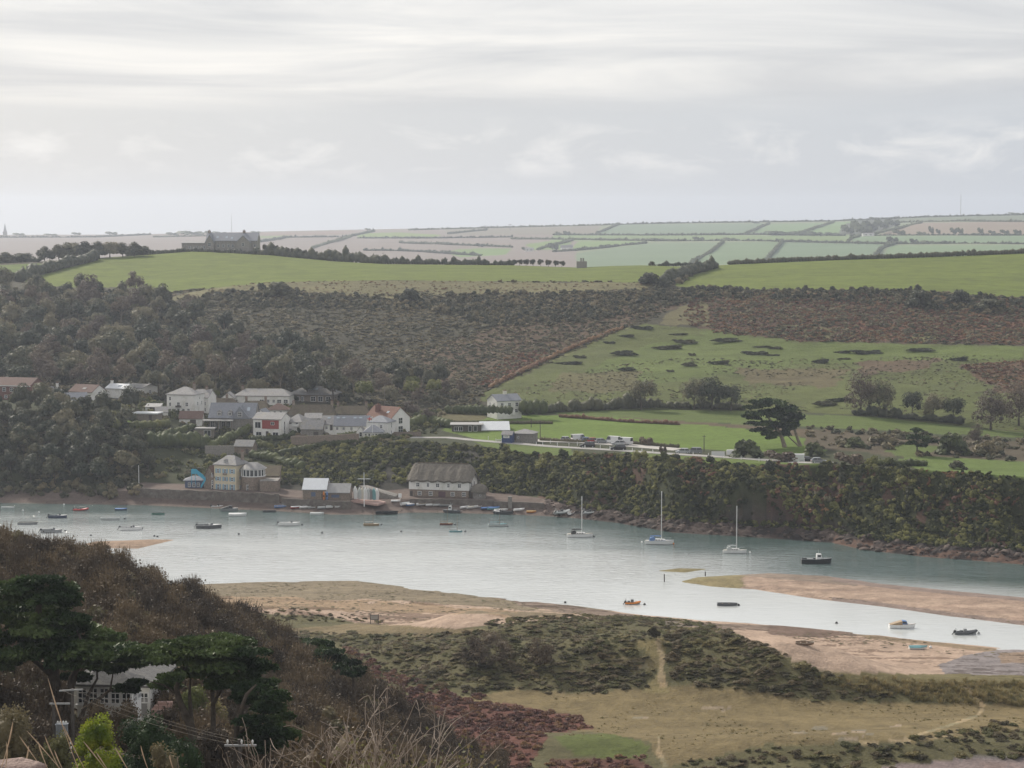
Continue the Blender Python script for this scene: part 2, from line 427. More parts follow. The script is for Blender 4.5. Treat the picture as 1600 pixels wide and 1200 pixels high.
def gpy(px, py, lo, hi):
    """ground point seen at pixel (px,py) between distances lo and hi (first hit)"""
    Ys = np.linspace(lo, hi, 400)
    cx, cyy = (px - 800.0) / F, (600.0 - py) / F
    dy = CT + cyy * ST; dz = -ST + cyy * CT
    tt = Ys / dy
    zz_ = terrain(cx * tt, Ys)[0]
    ray = H + dz * tt
    hit = np.where(zz_ >= ray)[0]
    i = hit[0] if len(hit) else len(Ys) - 1
    return Vector((cx * tt[i], Ys[i], zz_[i]))

# ------------------------------------------------------------------ ground covers (base colours)
C_FIELD = (0.106, 0.134, 0.021); C_FIELD2 = (0.085, 0.115, 0.028); C_ROUGH = (0.13, 0.125, 0.055); C_SCRUB = (0.052, 0.048, 0.030)
C_BRACK = (0.12, 0.066, 0.042); C_SLOPE = (0.086, 0.100, 0.030); C_SAND = (0.36, 0.265, 0.20); C_WET = (0.25, 0.185, 0.14)
C_WEED = (0.17, 0.145, 0.065); C_DGRASS = (0.155, 0.120, 0.060); C_DUNE = (0.095, 0.086, 0.042); C_PATH = (0.36, 0.27, 0.17); C_ROCK = (0.062, 0.046, 0.040)
C_MUD = (0.15, 0.12, 0.10); C_SHING = (0.21, 0.185, 0.18); C_GARD = (0.045, 0.050, 0.024)
PAINT = [  # (bands from, to, polygon, colour, edge wobble px)
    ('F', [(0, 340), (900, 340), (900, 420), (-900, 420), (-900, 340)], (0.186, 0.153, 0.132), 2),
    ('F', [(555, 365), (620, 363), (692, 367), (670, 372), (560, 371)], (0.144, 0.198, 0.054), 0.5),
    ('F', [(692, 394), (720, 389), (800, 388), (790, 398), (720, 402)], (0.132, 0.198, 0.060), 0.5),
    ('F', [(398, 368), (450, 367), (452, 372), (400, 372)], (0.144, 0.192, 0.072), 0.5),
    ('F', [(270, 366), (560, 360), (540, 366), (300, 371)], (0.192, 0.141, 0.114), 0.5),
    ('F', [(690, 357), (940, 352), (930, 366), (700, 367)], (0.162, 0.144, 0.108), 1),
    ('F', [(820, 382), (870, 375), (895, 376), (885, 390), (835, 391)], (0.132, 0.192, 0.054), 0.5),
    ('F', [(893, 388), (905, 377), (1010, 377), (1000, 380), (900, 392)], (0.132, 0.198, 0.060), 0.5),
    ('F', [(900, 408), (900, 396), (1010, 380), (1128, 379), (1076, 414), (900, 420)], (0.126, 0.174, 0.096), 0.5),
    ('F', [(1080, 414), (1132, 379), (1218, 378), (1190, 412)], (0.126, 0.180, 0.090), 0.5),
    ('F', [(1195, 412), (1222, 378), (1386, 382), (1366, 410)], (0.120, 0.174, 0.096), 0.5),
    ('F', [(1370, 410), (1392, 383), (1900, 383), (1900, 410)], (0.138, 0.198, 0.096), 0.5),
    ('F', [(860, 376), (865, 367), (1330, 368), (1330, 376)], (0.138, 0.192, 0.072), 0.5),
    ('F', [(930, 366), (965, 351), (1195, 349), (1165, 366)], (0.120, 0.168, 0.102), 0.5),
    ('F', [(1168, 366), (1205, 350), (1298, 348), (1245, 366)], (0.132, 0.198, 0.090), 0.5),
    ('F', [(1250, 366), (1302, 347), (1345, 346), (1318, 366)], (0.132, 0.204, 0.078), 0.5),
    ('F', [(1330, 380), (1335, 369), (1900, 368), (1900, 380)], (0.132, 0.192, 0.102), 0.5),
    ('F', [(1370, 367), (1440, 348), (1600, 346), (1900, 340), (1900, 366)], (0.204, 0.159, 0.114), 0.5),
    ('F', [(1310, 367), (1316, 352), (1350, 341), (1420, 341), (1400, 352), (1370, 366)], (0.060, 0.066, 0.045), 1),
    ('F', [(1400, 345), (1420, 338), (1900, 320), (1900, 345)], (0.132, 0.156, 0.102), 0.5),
    # near ridge
    ('H', [(-900, 470), (-900, 380), (2500, 380), (2500, 470)], C_FIELD, 1),
    ('H', [(-900, 470), (-900, 434), (30, 434), (60, 447), (210, 450), (245, 464), (280, 458), (330, 470)], C_SCRUB, 2),
    ('H', [(-900, 405), (60, 405), (150, 400), (85, 422), (30, 438), (-900, 438)], (0.096, 0.132, 0.032), 1),
    ('H', [(0, 378), (230, 378), (160, 404), (80, 411), (0, 414)], C_SCRUB, 1),
    ('M', [(250, 470), (300, 456), (400, 441), (600, 438), (820, 441), (1030, 441), (1000, 455), (830, 462), (600, 466), (400, 462)], (0.140, 0.128, 0.064), 1.5),
    ('M', [(560, 600), (700, 530), (860, 490), (1040, 470), (1100, 455), (1098, 464), (960, 515), (830, 575), (760, 607), (640, 620)], (0.085, 0.058, 0.036), 7),
    ('M', [(740, 600), (800, 555), (860, 545), (830, 578), (770, 605)], (0.128, 0.056, 0.038), 3),
    ('M', [(1090, 462), (1200, 455), (1600, 468), (2500, 480), (2500, 560), (1600, 538), (1250, 534), (1110, 520), (1060, 500)], (0.089, 0.054, 0.036), 3),
    ('M', [(1030, 505), (1060, 478), (1105, 472), (1110, 510)], (0.119, 0.106, 0.051), 3),
    ('M', [(1300, 530), (1330, 500), (1420, 505), (1500, 490), (1600, 500), (1600, 535)], (0.128, 0.064, 0.038), 5),
    ('M', [(1200, 520), (1230, 505), (1310, 515), (1290, 530)], (0.119, 0.111, 0.051), 3),
    ('M', [(1400, 532), (1440, 518), (1480, 520), (1470, 534)], (0.136, 0.128, 0.051), 3),
    ('M', [(760, 612), (850, 572), (975, 516), (1010, 506), (1110, 515), (1250, 533), (1600, 540), (2500, 560), (2500, 700), (1600, 685), (1340, 655), (1200, 645), (1000, 642), (820, 645), (750, 625)], C_SLOPE, 2),
    ('M', [(1010, 540), (1110, 517), (1250, 535), (1600, 542), (1600, 560), (1250, 570), (1040, 600), (870, 595)], (0.095, 0.122, 0.032), 5),
    ('M', [(870, 585), (1000, 580), (1000, 610), (860, 615)], (0.106, 0.098, 0.043), 6),
    ('M', [(1150, 575), (1330, 575), (1300, 605), (1170, 600)], (0.106, 0.089, 0.043), 6),
    ('M', [(1330, 565), (1480, 560), (1430, 580), (1350, 585)], (0.102, 0.072, 0.043), 5),
    ('M', [(1500, 570), (1700, 560), (1700, 620), (1560, 610)], (0.102, 0.064, 0.038), 6),
    ('M', [(965, 517), (1000, 505), (830, 580), (765, 612), (790, 596), (850, 566)], (0.136, 0.140, 0.051), 1),
    ('L', [(860, 643), (1000, 638), (1200, 642), (1270, 648), (1350, 650), (1600, 668), (2500, 690), (2500, 700), (1600, 684), (1280, 668), (1100, 660), (880, 650)], C_FIELD2, 1),
    ('L', [(690, 672), (720, 655), (830, 648), (880, 649), (1000, 654), (1180, 672), (1305, 692), (1320, 700), (1240, 712), (1190, 706), (1060, 700), (960, 694), (870, 686), (840, 684), (760, 690)], (0.106, 0.156, 0.028), 1),
    ('L', [(950, 650), (1100, 660), (1300, 672), (1300, 690), (1180, 671), (1060, 661)], (0.096, 0.072, 0.044), 1.5),
    ('L', [(1260, 672), (1600, 690), (2500, 705), (2500, 740), (1600, 728), (1430, 716), (1260, 700)], (0.084, 0.068, 0.044), 4),
    ('L', [(1400, 718), (1440, 712), (1600, 722), (2500, 740), (2500, 760), (1600, 746), (1440, 736)], (0.100, 0.140, 0.034), 1),
    ('L', [(1420, 690), (1480, 700), (1420, 716), (1380, 705)], C_FIELD2, 2),
    ('L', [(740, 690), (800, 692), (890, 700), (905, 716), (850, 714), (770, 704)], (0.088, 0.120, 0.028), 2),
    ('L', [(970, 706), (1100, 712), (1280, 724), (1280, 733), (1120, 727), (980, 714)], (0.096, 0.132, 0.028), 2),
    ('L', [(165, 660), (190, 656), (245, 662), (240, 668), (180, 666)], (0.120, 0.168, 0.040), 1),
    ('L', [(690, 640), (760, 640), (760, 655), (690, 660)], (0.112, 0.100, 0.048), 2),
    # near shore
    ('N', [(-900, 880), (2500, 880), (2500, 1300), (-900, 1300)], C_DUNE, 1),
    ('N', [(-900, 880), (2500, 880), (2500, 1095), (1600, 1068), (1450, 1063), (1330, 1060), (1280, 1048), (1180, 1005), (1100, 982), (960, 966), (860, 968), (770, 975), (700, 986), (640, 982), (560, 976), (520, 964), (400, 958), (300, 955), (-900, 950)], C_SAND, 1.5),
    ('N', [(250, 905), (560, 903), (620, 912), (760, 930), (960, 955), (960, 962), (760, 950), (640, 940), (480, 935), (300, 930)], (0.185, 0.150, 0.100), 5),
    ('N', [(300, 930), (480, 935), (640, 942), (760, 952), (900, 960), (860, 968), (720, 960), (560, 955), (400, 950), (330, 948)], (0.264, 0.188, 0.120), 5),
    ('N', [(760, 930), (1000, 962), (1110, 972), (1260, 980), (1340, 990), (1340, 994), (1250, 988), (1100, 982), (960, 967), (840, 952)], (0.192, 0.144, 0.112), 3),
    ('N', [(1200, 975), (1330, 988), (1290, 996), (1200, 992)], (0.152, 0.104, 0.080), 3),
    ('N', [(1340, 990), (1440, 1001), (1600, 1017), (2500, 1060), (2500, 1068), (1600, 1024), (1440, 1007), (1350, 996)], (0.216, 0.160, 0.104), 1.5),
    ('N', [(1470, 1040), (1500, 1025), (1560, 1014), (2500, 1040), (2500, 1100), (1480, 1068)], C_SHING, 3),
    ('N', [(1560, 1020), (1640, 1018), (1640, 1036), (1565, 1036)], (0.240, 0.176, 0.128), 3),
    ('N', [(400, 985), (560, 975), (640, 978), (760, 985), (760, 995), (560, 992), (440, 990)], (0.160, 0.124, 0.068), 3),
    ('N', [(700, 1090), (800, 1078), (900, 1082), (1040, 1072), (1160, 1076), (1300, 1096), (1600, 1100), (1600, 1140), (1450, 1160), (1200, 1165), (1040, 1200), (1020, 1160), (820, 1130), (700, 1105)], C_DGRASS, 5),
    ('N', [(985, 1000), (1050, 998), (1040, 1020), (1035, 1050), (1050, 1080), (1000, 1082), (1030, 1050), (1010, 1020)], (0.176, 0.144, 0.068), 3),
    ('N', [(940, 1022), (1020, 1030), (1040, 1040), (1000, 1046), (960, 1036)], (0.168, 0.136, 0.068), 3),
    ('N', [(860, 1150), (960, 1150), (1020, 1165), (1020, 1185), (900, 1180)], (0.084, 0.100, 0.028), 5),
    ('N', [(640, 1080), (780, 1100), (900, 1120), (930, 1140), (850, 1145), (830, 1190), (760, 1250), (640, 1250), (600, 1120)], (0.108, 0.046, 0.034), 8),
    ('N', [(860, 1190), (1000, 1180), (1040, 1250), (830, 1250)], (0.104, 0.048, 0.036), 6),
    ('N', [(1380, 1200), (1500, 1185), (1600, 1180), (2500, 1180), (2500, 1300), (1380, 1300)], (0.192, 0.152, 0.144), 4),
    ('N', [(1240, 1050), (2500, 1068), (2500, 1100), (1500, 1085), (1300, 1075)], (0.132, 0.112, 0.052), 2),
]
for a, b, w in [((1025, 998), (1036, 1030), 4), ((1036, 1030), (1032, 1052), 4), ((1032, 1052), (1038, 1075), 6), ((1031, 1150), (1029, 1172), 2), ((1029, 1172), (1042, 1200), 4), ((1400, 1160), (1530, 1118), 2.5), ((1530, 1118), (1536, 1104), 3), ((1536, 1104), (1508, 1072), 4),
                ((1340, 1162), (1420, 1158), 3), ((1420, 1158), (1490, 1148), 2), ((940, 1022), (990, 1040), 3), ((990, 1040), (1030, 1048), 3)]:
    dx, dy = b[0] - a[0], b[1] - a[1]; L_ = math.hypot(dx, dy); nx, ny = -dy / L_ * w, dx / L_ * w * 0.75
    PAINT.append(('N', [(a[0] + nx, a[1] + ny), (b[0] + nx, b[1] + ny), (b[0] - nx, b[1] - ny), (a[0] - nx, a[1] - ny)], (0.27, 0.21, 0.125), 1))
for (x0, x1, y0, y1) in [(1270, 1290, 1135, 1140), (1300, 1320, 1145, 1149), (1330, 1350, 1140, 1145), (1350, 1366, 1147, 1150), (1395, 1410, 1133, 1136), (1240, 1256, 1143, 1146), (1130, 1140, 1106, 1109), (1100, 1125, 1103, 1106), (990, 1010, 1120, 1123), (1310, 1335, 1152, 1156)]:
    PAINT.append(('N', [(x0, y0), (x1, y0 - 1), (x1 + 4, y1), (x0 - 3, y1 + 1)], (0.24, 0.19, 0.135), 2))
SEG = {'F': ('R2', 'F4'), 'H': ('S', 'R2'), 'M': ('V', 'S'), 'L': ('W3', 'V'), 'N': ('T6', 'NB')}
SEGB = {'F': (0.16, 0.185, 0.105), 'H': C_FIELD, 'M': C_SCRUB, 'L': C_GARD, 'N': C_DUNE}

U = np.concatenate([np.linspace(-0.36, -0.238, 26)[:-1], np.linspace(-0.238, 0.238, 620), np.linspace(0.238, 0.36, 26)[1:]])
GRIDS = {}
def grid(name, rows, mat, paint_segs, base, step_u=1):
    """one sheet of land between feature lines; rows: list of (line key or distance offset function, n rows)"""
    u = U[::step_u]
    Ylist = []
    # row distances per column: solve on the bearing of each column
    keys = [r[0] for r in rows]; ns = [r[1] for r in rows]
    cols = []
    for i in range(len(keys) - 1):
        cols.append((keys[i], keys[i + 1], ns[i]))
    def Yof(key):
        Y = np.interp(800 + F * u, PXK, LINES[key][0])
        for _ in range(8):
            x = u * (Y + 60); px = 800 + F * x / (Y * CT + 5.0) ; px = np.clip(px, -900, 2500)
            if key in ('T00', 'T0', 'T1'): px = np.full(len(u), 800.0)
            Y = np.interp(px, PXK, LINES[key][0])
        return Y
    Ys = []
    for a, b, n in cols:
        ya, yb = Yof(a), Yof(b)
        for j in range(n): Ys.append(ya + (yb - ya) * j / n)
    Ys.append(Yof(keys[-1]))
    Y = np.array(Ys); X = u[None] * (Y + 60)
    Z, k, px = terrain(X.ravel(), Y.ravel())
    V = np.stack([X.ravel(), Y.ravel(), Z], 1)
    nr, nc = Y.shape
    ii = (np.arange(nr - 1)[:, None] * nc + np.arange(nc - 1)[None]).ravel()
    q = np.stack([ii, ii + 1, ii + nc + 1, ii + nc], 1)
    me = mesh_np(name, V, q, None, True)
    ppx, ppy = project(V[:, 0], V[:, 1], V[:, 2])
    C = np.empty((len(V), 4), np.float32); C[:, :3] = base; C[:, 3] = 1
    K = {n_: i_ for i_, n_ in enumerate(KEYS)}
    wx = (fbm(X.ravel() / 6, Y.ravel() / 6, 3, 21) - 0.5) * 2; wy = (fbm(X.ravel() / 6, Y.ravel() / 6, 3, 22) - 0.5) * 2
    for s in paint_segs:
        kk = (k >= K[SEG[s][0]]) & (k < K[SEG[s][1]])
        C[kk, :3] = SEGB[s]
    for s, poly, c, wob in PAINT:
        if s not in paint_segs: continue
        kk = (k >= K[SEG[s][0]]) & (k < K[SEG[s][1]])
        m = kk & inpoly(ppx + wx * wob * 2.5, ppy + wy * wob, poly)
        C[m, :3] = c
    GRIDS[name] = dict(V=V, px=ppx, py=ppy, k=k, nr=nr, nc=nc, C=C, X=X, Y=Y)
    return me, C, k, ppx, ppy, V
def setcol(me, C):
    a = me.color_attributes.new('Col', 'FLOAT_COLOR', 'POINT'); a.data.foreach_set('color', C.ravel())
KI = {n: i for i, n in enumerate(KEYS)}

G_FAR = groundmat('far_land', 0.003, 0.02, 0.1, 0.16, 0.15, 1.0)
G_HILL = groundmat('pasture_and_scrub', 0.02, 0.11, 0.9, 0.65, 0.8, 0.6, zst=7.0)
G_SHORE = groundmat('shore_land', 0.05, 0.5, 2.5, 0.60, 0.8, 0.3)
G_NEAR = groundmat('beach_and_dune', 0.06, 0.4, 1.8, 0.75, 0.9, 0.25)
G_FORE = groundmat('hillside_soil', 0.08, 0.6, 3.0, 0.40, 0.6, 0.2)

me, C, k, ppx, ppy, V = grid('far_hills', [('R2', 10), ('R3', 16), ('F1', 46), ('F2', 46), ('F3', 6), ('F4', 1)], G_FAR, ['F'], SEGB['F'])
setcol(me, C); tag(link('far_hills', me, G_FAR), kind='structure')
me, C, k, ppx, ppy, V = grid('hill', [('V', 90), ('MS', 90), ('S', 50), ('R', 8), ('R2', 1)], G_HILL, ['M', 'H'], SEGB['M'])
setcol(me, C); tag(link('hill', me, G_HILL), kind='structure')
me, C, k, ppx, ppy, V = grid('river_bank', [('FB', 6), ('W1', 10), ('W2', 6), ('Q', 8), ('W3', 44), ('C1', 26), ('C2', 36), ('V', 1)], G_SHORE, ['L'], SEGB['L'])
lo = k <= KI['Q']
C[lo, :3] = C_ROCK
C[lo & (fbm(V[:, 0] / 4, V[:, 1] / 3, 3, 63) > 0.5), :3] = (0.035, 0.029, 0.027)
b_ = lo & (ppx < 900); C[b_, :3] = (0.135, 0.105, 0.09)
n_ = fbm(V[:, 0] / 3, V[:, 1] / 2, 4, 61)
mm_ = lo & (ppx > 1300) & (n_ > 0.45) & (V[:, 2] < 1.6); C[mm_, :3] = (0.115, 0.072, 0.054)
cl_ = (k == KI['W3']) & (ppx > 440) & (ppx < 770); C[cl_, :3] = (0.048, 0.045, 0.036)
ov_ = (k == KI['W3']) & (ppx > 840) & (fbm(V[:, 0] / 12, V[:, 1] / 12, 3, 62) > 0.55); C[ov_, :3] = (0.10, 0.062, 0.045)
setcol(me, C); tag(link('river_bank', me, G_SHORE), kind='structure')
me, C, k, ppx, ppy, V = grid('beach', [('T7', 60), ('T8', 60), ('N3', 14), ('N2', 60), ('N1', 12), ('NB', 90), ('FB', 1)], G_NEAR, ['N'], SEGB['N'])
bar = (k >= KI['N1']) & (k <= KI['FB'])
C[bar, :3] = (0.16, 0.17, 0.13)
for i, p in enumerate(BARS):
    d = poly_dist(ppx, ppy, p)
    nn = fbm(V[:, 0] / 14, V[:, 1] / 5, 4, 51)
    m = bar & (d > -60)
    if i == 0:
        cc = np.where((nn > 0.5)[:, None], np.array(C_SAND) * 0.96, np.array([0.29, 0.21, 0.16]))
        dark = (ppx < 1130 + 60 * nn) ; cc = np.where(dark[:, None], np.array([0.20, 0.165, 0.085]), cc)
        wetf = (ppx < 1340) & (ppy < 903 + (ppx - 1200) * 0.09) ; cc = np.where(wetf[:, None], np.array([0.21, 0.165, 0.13]), cc)
        top = (ppx >= 1300) & (d < 22) ; cc = np.where(top[:, None], np.array([0.21, 0.16, 0.135]), cc)
    else: cc = np.tile(np.array([0.26, 0.185, 0.13]) if i == 1 else np.array([0.19, 0.16, 0.08]), (len(V), 1))
    C[m, :3] = cc[m]
# drift lines of weed on the sand
sandm = (k == KI['N2']) | (k == KI['N1']) | (k == KI['N3'])
wd = fbm(V[:, 0] / 5.5, V[:, 1] / 1.3, 4, 77); wd2 = fbm(V[:, 0] / 40, V[:, 1] / 16, 3, 78)
w_ = sandm & (wd > 0.60 - 0.14 * (ppx < 950)) & (wd2 > 0.47) & (C[:, 0] > 0.19)
C[w_, :3] = C[w_, :3] * np.array([0.55, 0.52, 0.5])
# patchy turf and bare sand between the dune scrub
tm = (k >= KI['T7']) & (k < KI['N2']) & (C[:, 0] > 0.19) & (C[:, 0] < 0.3)
tn = fbm(V[:, 0] / 7, V[:, 1] / 4, 4, 79)
m = tm & (tn > 0.58); C[m, :3] = C[m, :3] * np.array([0.72, 0.80, 0.8])
m = tm & (tn < 0.36); C[m, :3] = C[m, :3] * np.array([1.2, 1.14, 1.1])
setcol(me, C); tag(link('beach', me, G_NEAR), kind='structure')
me, C, k, ppx, ppy, V = grid('near_hillside', [('T00', 4), ('T0', 4), ('T1', 10), ('T2', 14), ('T3', 14), ('T4', 20), ('T5', 40), ('T6', 16), ('T7', 1)], G_FORE, [], (0.085, 0.06, 0.04), 2)
nn = fbm(V[:, 0] / 8, V[:, 1] / 8, 4, 90)
C[nn > 0.52, :3] = (0.07, 0.065, 0.035)
C[V[:, 1] < 9, :3] = (0.26, 0.19, 0.15)
setcol(me, C); tag(link('near_hillside', me, G_FORE), kind='structure')

# ------------------------------------------------------------------ water
def watermat():
    m = bpy.data.materials.new('tidal_water'); m.use_nodes = True
    t = m.node_tree; b = t.nodes['Principled BSDF']
    g = t.nodes.new('ShaderNodeNewGeometry')
    sp = t.nodes.new('ShaderNodeSeparateXYZ'); t.links.new(g.outputs['Position'], sp.inputs[0])
    mp = t.nodes.new('ShaderNodeMapping'); mp.inputs['Scale'].default_value = (0.45, 1.25, 1.0); mp.inputs['Rotation'].default_value = (0, 0, R(-12)); t.links.new(g.outputs['Position'], mp.inputs[0])
    w1 = noise(t, mp.outputs[0], 0.55, 3.0, 0.65, 0.5)
    mp2 = t.nodes.new('ShaderNodeMapping'); mp2.inputs['Scale'].default_value = (0.02, 0.06, 1); t.links.new(g.outputs['Position'], mp2.inputs[0])
    big = noise(t, mp2.outputs[0], 1.0, 4.0, 0.6, 0.8)
    a = t.nodes.new('ShaderNodeVertexColor'); a.layer_name = 'Col'
    t.links.new(a.outputs[0], b.inputs['Base Color'])
    b.inputs['IOR'].default_value = 2.1
    b.inputs['Specular IOR Level'].default_value = 0.5
    rr = ramp(t, big, [(0.35, (0.10, 0.10, 0.10)), (0.65, (0.22, 0.22, 0.22))])
    t.links.new(rr, b.inputs['Roughness'])
    bp = t.nodes.new('ShaderNodeBump'); bp.inputs['Distance'].default_value = 0.75
    sp2 = t.nodes.new('ShaderNodeSeparateColor'); t.links.new(a.outputs[0], sp2.inputs[0])
    st = mth(t, 'MULTIPLY', ramp(t, big, [(0.3, (0.45,) * 3), (0.6, (1, 1, 1))]), a.outputs['Alpha'])
    t.links.new(st, bp.inputs['Strength'])
    t.links.new(w1, bp.inputs['Height']); t.links.new(bp.outputs[0], b.inputs['Normal'])
    return m
G_WATER = watermat()
def water():
    u = U[::3]
    y0 = np.linspace(300, 760, 160)
    Yg = np.repeat(y0[:, None], len(u), 1); X = u[None] * (Yg + 60)
    V = np.stack([X.ravel(), Yg.ravel(), np.zeros(X.size)], 1)
    nr, nc = Yg.shape
    ii = (np.arange(nr - 1)[:, None] * nc + np.arange(nc - 1)[None]).ravel()
    q = np.stack([ii, ii + 1, ii + nc + 1, ii + nc], 1)
    me = mesh_np('water', V, q, None, True)
    px, py = project(V[:, 0], V[:, 1], V[:, 2])
    # deep channel under the far bank, shallow sand towards the near shore
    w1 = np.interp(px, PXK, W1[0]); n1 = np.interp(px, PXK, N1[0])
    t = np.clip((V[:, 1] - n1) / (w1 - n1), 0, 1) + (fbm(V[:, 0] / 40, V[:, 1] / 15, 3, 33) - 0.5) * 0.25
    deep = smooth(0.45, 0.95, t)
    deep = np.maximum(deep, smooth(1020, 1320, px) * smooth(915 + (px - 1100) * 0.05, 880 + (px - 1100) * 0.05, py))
    a = np.array([0.50, 0.52, 0.51]); b = np.array([0.05, 0.088, 0.080])  # pale tone: shallow sand, brightened with sky reflection put into the colour
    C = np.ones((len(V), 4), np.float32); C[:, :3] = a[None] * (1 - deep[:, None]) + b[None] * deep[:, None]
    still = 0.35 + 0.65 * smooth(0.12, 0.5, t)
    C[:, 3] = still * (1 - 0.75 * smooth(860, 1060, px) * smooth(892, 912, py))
    setcol(me, C)
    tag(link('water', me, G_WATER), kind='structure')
water()

# ------------------------------------------------------------------ haze over the whole valley
def haze():
    x0, x1, y0, y1, z0, z1 = -2600, 2600, -120, 7200, -80, 146
    V = [(x, y, z) for z in (z0, z1) for y in (y0, y1) for x in (x0, x1)]
    q = [(0, 2, 3, 1), (4, 5, 7, 6), (0, 1, 5, 4), (2, 6, 7, 3), (0, 4, 6, 2), (1, 3, 7, 5)]
    me = mesh_np('haze', V, q)
    m = bpy.data.materials.new('thin_sea_haze'); m.use_nodes = True
    t = m.node_tree; t.nodes.clear()
    o = t.nodes.new('ShaderNodeOutputMaterial'); v = t.nodes.new('ShaderNodeVolumePrincipled')
    v.inputs['Color'].default_value = (0.80, 0.87, 1.0, 1)
    v.inputs['Density'].default_value = 0.98e-4
    v.inputs['Anisotropy'].default_value = 0.45
    t.links.new(v.outputs[0], o.inputs['Volume'])
    tag(link('haze', me, m), label='thin pale sea haze filling the whole valley', kind='stuff')
haze()
# ------------------------------------------------------------------ plants: building blocks
def quads_at(P, Nn, size, r, asp=1.0):
    """leaf sprays: one quad per point, facing roughly along Nn"""
    n = len(P)
    a = r.normal(size=(n, 3)); t = np.cross(Nn, a); t /= np.linalg.norm(t, axis=1)[:, None] + 1e-9
    b = np.cross(Nn, t)
    s = (size * r.uniform(0.6, 1.3, n))[:, None] * 0.5
    t = t * s * asp; b = b * s
    V = np.stack([P - t - b * 0.6, P + t * 0.3 - b, P + t + b * 0.5, P - t * 0.4 + b], 1).reshape(-1, 3)
    Q = np.arange(4 * n).reshape(-1, 4)
    return V, Q
def unit(r, n):
    v = r.normal(size=(n, 3)); return v / np.linalg.norm(v, axis=1)[:, None]
def ico(sub=1):
    import bmesh
    bm = bmesh.new(); bmesh.ops.create_icosphere(bm, subdivisions=sub, radius=1.0)
    V = np.array([v.co[:] for v in bm.verts]); T = np.array([[v.index for v in f.verts] for f in bm.faces]); bm.free()
    return V, T
ICO1, ICO2 = ico(1), ico(2)
def crown(rad, nl, nq, size, seed, core=0.78, lump=(0.28, 0.5), up=0.25, jit=0.7, low=-0.6, asp=1.0, spike=0.0):
    """lumpy leaf mass: returns V,Q,T centred on the origin"""
    r = np.random.default_rng(seed)
    rad = np.array(rad, float)
    c = unit(r, nl); c[:, 2] = np.where(c[:, 2] < low, -c[:, 2] * 0.4, c[:, 2])
    c *= r.uniform(0.45, 0.72, nl)[:, None]
    lr = r.uniform(lump[0], lump[1], nl)
    w = lr ** 2; w /= w.sum()
    li = r.choice(nl, nq, p=w)
    d = unit(r, nq); d[:, 2] = np.where(d[:, 2] < -0.45, -d[:, 2], d[:, 2])
    P = (c[li] + d * lr[li][:, None] * r.uniform(0.75, 1.08, nq)[:, None])
    Nn = d + r.normal(size=(nq, 3)) * jit * 0.6; Nn[:, 2] += up
    Nn /= np.linalg.norm(Nn, axis=1)[:, None]
    if spike > 0:
        q_ = r.random(nq) < spike
        P[q_] = c[li[q_]] + d[q_] * (lr[li[q_]] * r.uniform(1.0, 1.28, q_.sum()))[:, None]
        Nn[q_] = np.cross(d[q_], unit(r, int(q_.sum()))); Nn[q_] /= np.linalg.norm(Nn[q_], axis=1)[:, None] + 1e-9
    V, Q = quads_at(P * rad, Nn, size, r, asp)
    Vs, Ts = [V], []; base = len(V)
    if core > 0:
        for i in range(nl):
            iv, it = ICO1
            vv = (c[i] + iv * lr[i] * core * (1 + 0.18 * r.normal(size=(len(iv), 1)))) * rad
            Vs.append(vv); Ts.append(it + base); base += len(vv)
    return np.concatenate(Vs), Q, (np.concatenate(Ts) if Ts else None)
def tube_np(path, radii, sides=6):
    path = np.array(path, float); n = len(path)
    V = []; Q = []
    for i in range(n):
        d = path[min(i + 1, n - 1)] - path[max(i - 1, 0)]; d /= np.linalg.norm(d) + 1e-9
        a = np.cross(d, [0.31, 0.87, 0.11]); a /= np.linalg.norm(a) + 1e-9; b = np.cross(d, a)
        for s in range(sides):
            an = 2 * math.pi * s / sides
            V.append(path[i] + (a * math.cos(an) + b * math.sin(an)) * radii[i])
    for i in range(n - 1):
        for s in range(sides):
            s2 = (s + 1) % sides
            Q.append((i * sides + s, i * sides + s2, (i + 1) * sides + s2, (i + 1) * sides + s))
    return np.array(V), np.array(Q)
def merge(parts):
    Vs, Qs, b = [], [], 0
    for V, Q in parts:
        Vs.append(V); Qs.append(np.array(Q) + b); b += len(V)
    return np.concatenate(Vs), np.concatenate(Qs)
def trunk_np(h, r0, limbs, spread, seed, lean=(0, 0), fork=0.35, sides=6):
    """tapered trunk with curved limbs reaching into the crown"""
    r = np.random.default_rng(seed)
    pts = [(lean[0] * t * t + 0.06 * h * math.sin(3 * t + seed) * t, lean[1] * t * t, h * t) for t in np.linspace(0, 0.8, 6)]
    parts = [tube_np(pts, [r0 * (1.25 if i == 0 else 1 - 0.16 * i) for i in range(6)], sides)]
    for i in range(limbs):
        t0 = r.uniform(fork, 0.75); a = 2 * math.pi * (i + r.uniform(-.3, .3)) / limbs
        b = np.array([lean[0] * t0 * t0, lean[1] * t0 * t0, h * t0])
        e = b + np.array([math.cos(a) * spread, math.sin(a) * spread, h * r.uniform(0.2, 0.5)])
        m = (b + e) / 2 + np.array([math.cos(a), math.sin(a), -0.3]) * spread * 0.16
        rr = r0 * r.uniform(0.35, 0.55)
        parts.append(tube_np([b, m, e], [rr, rr * 0.7, rr * 0.2], 5))
    return merge(parts)

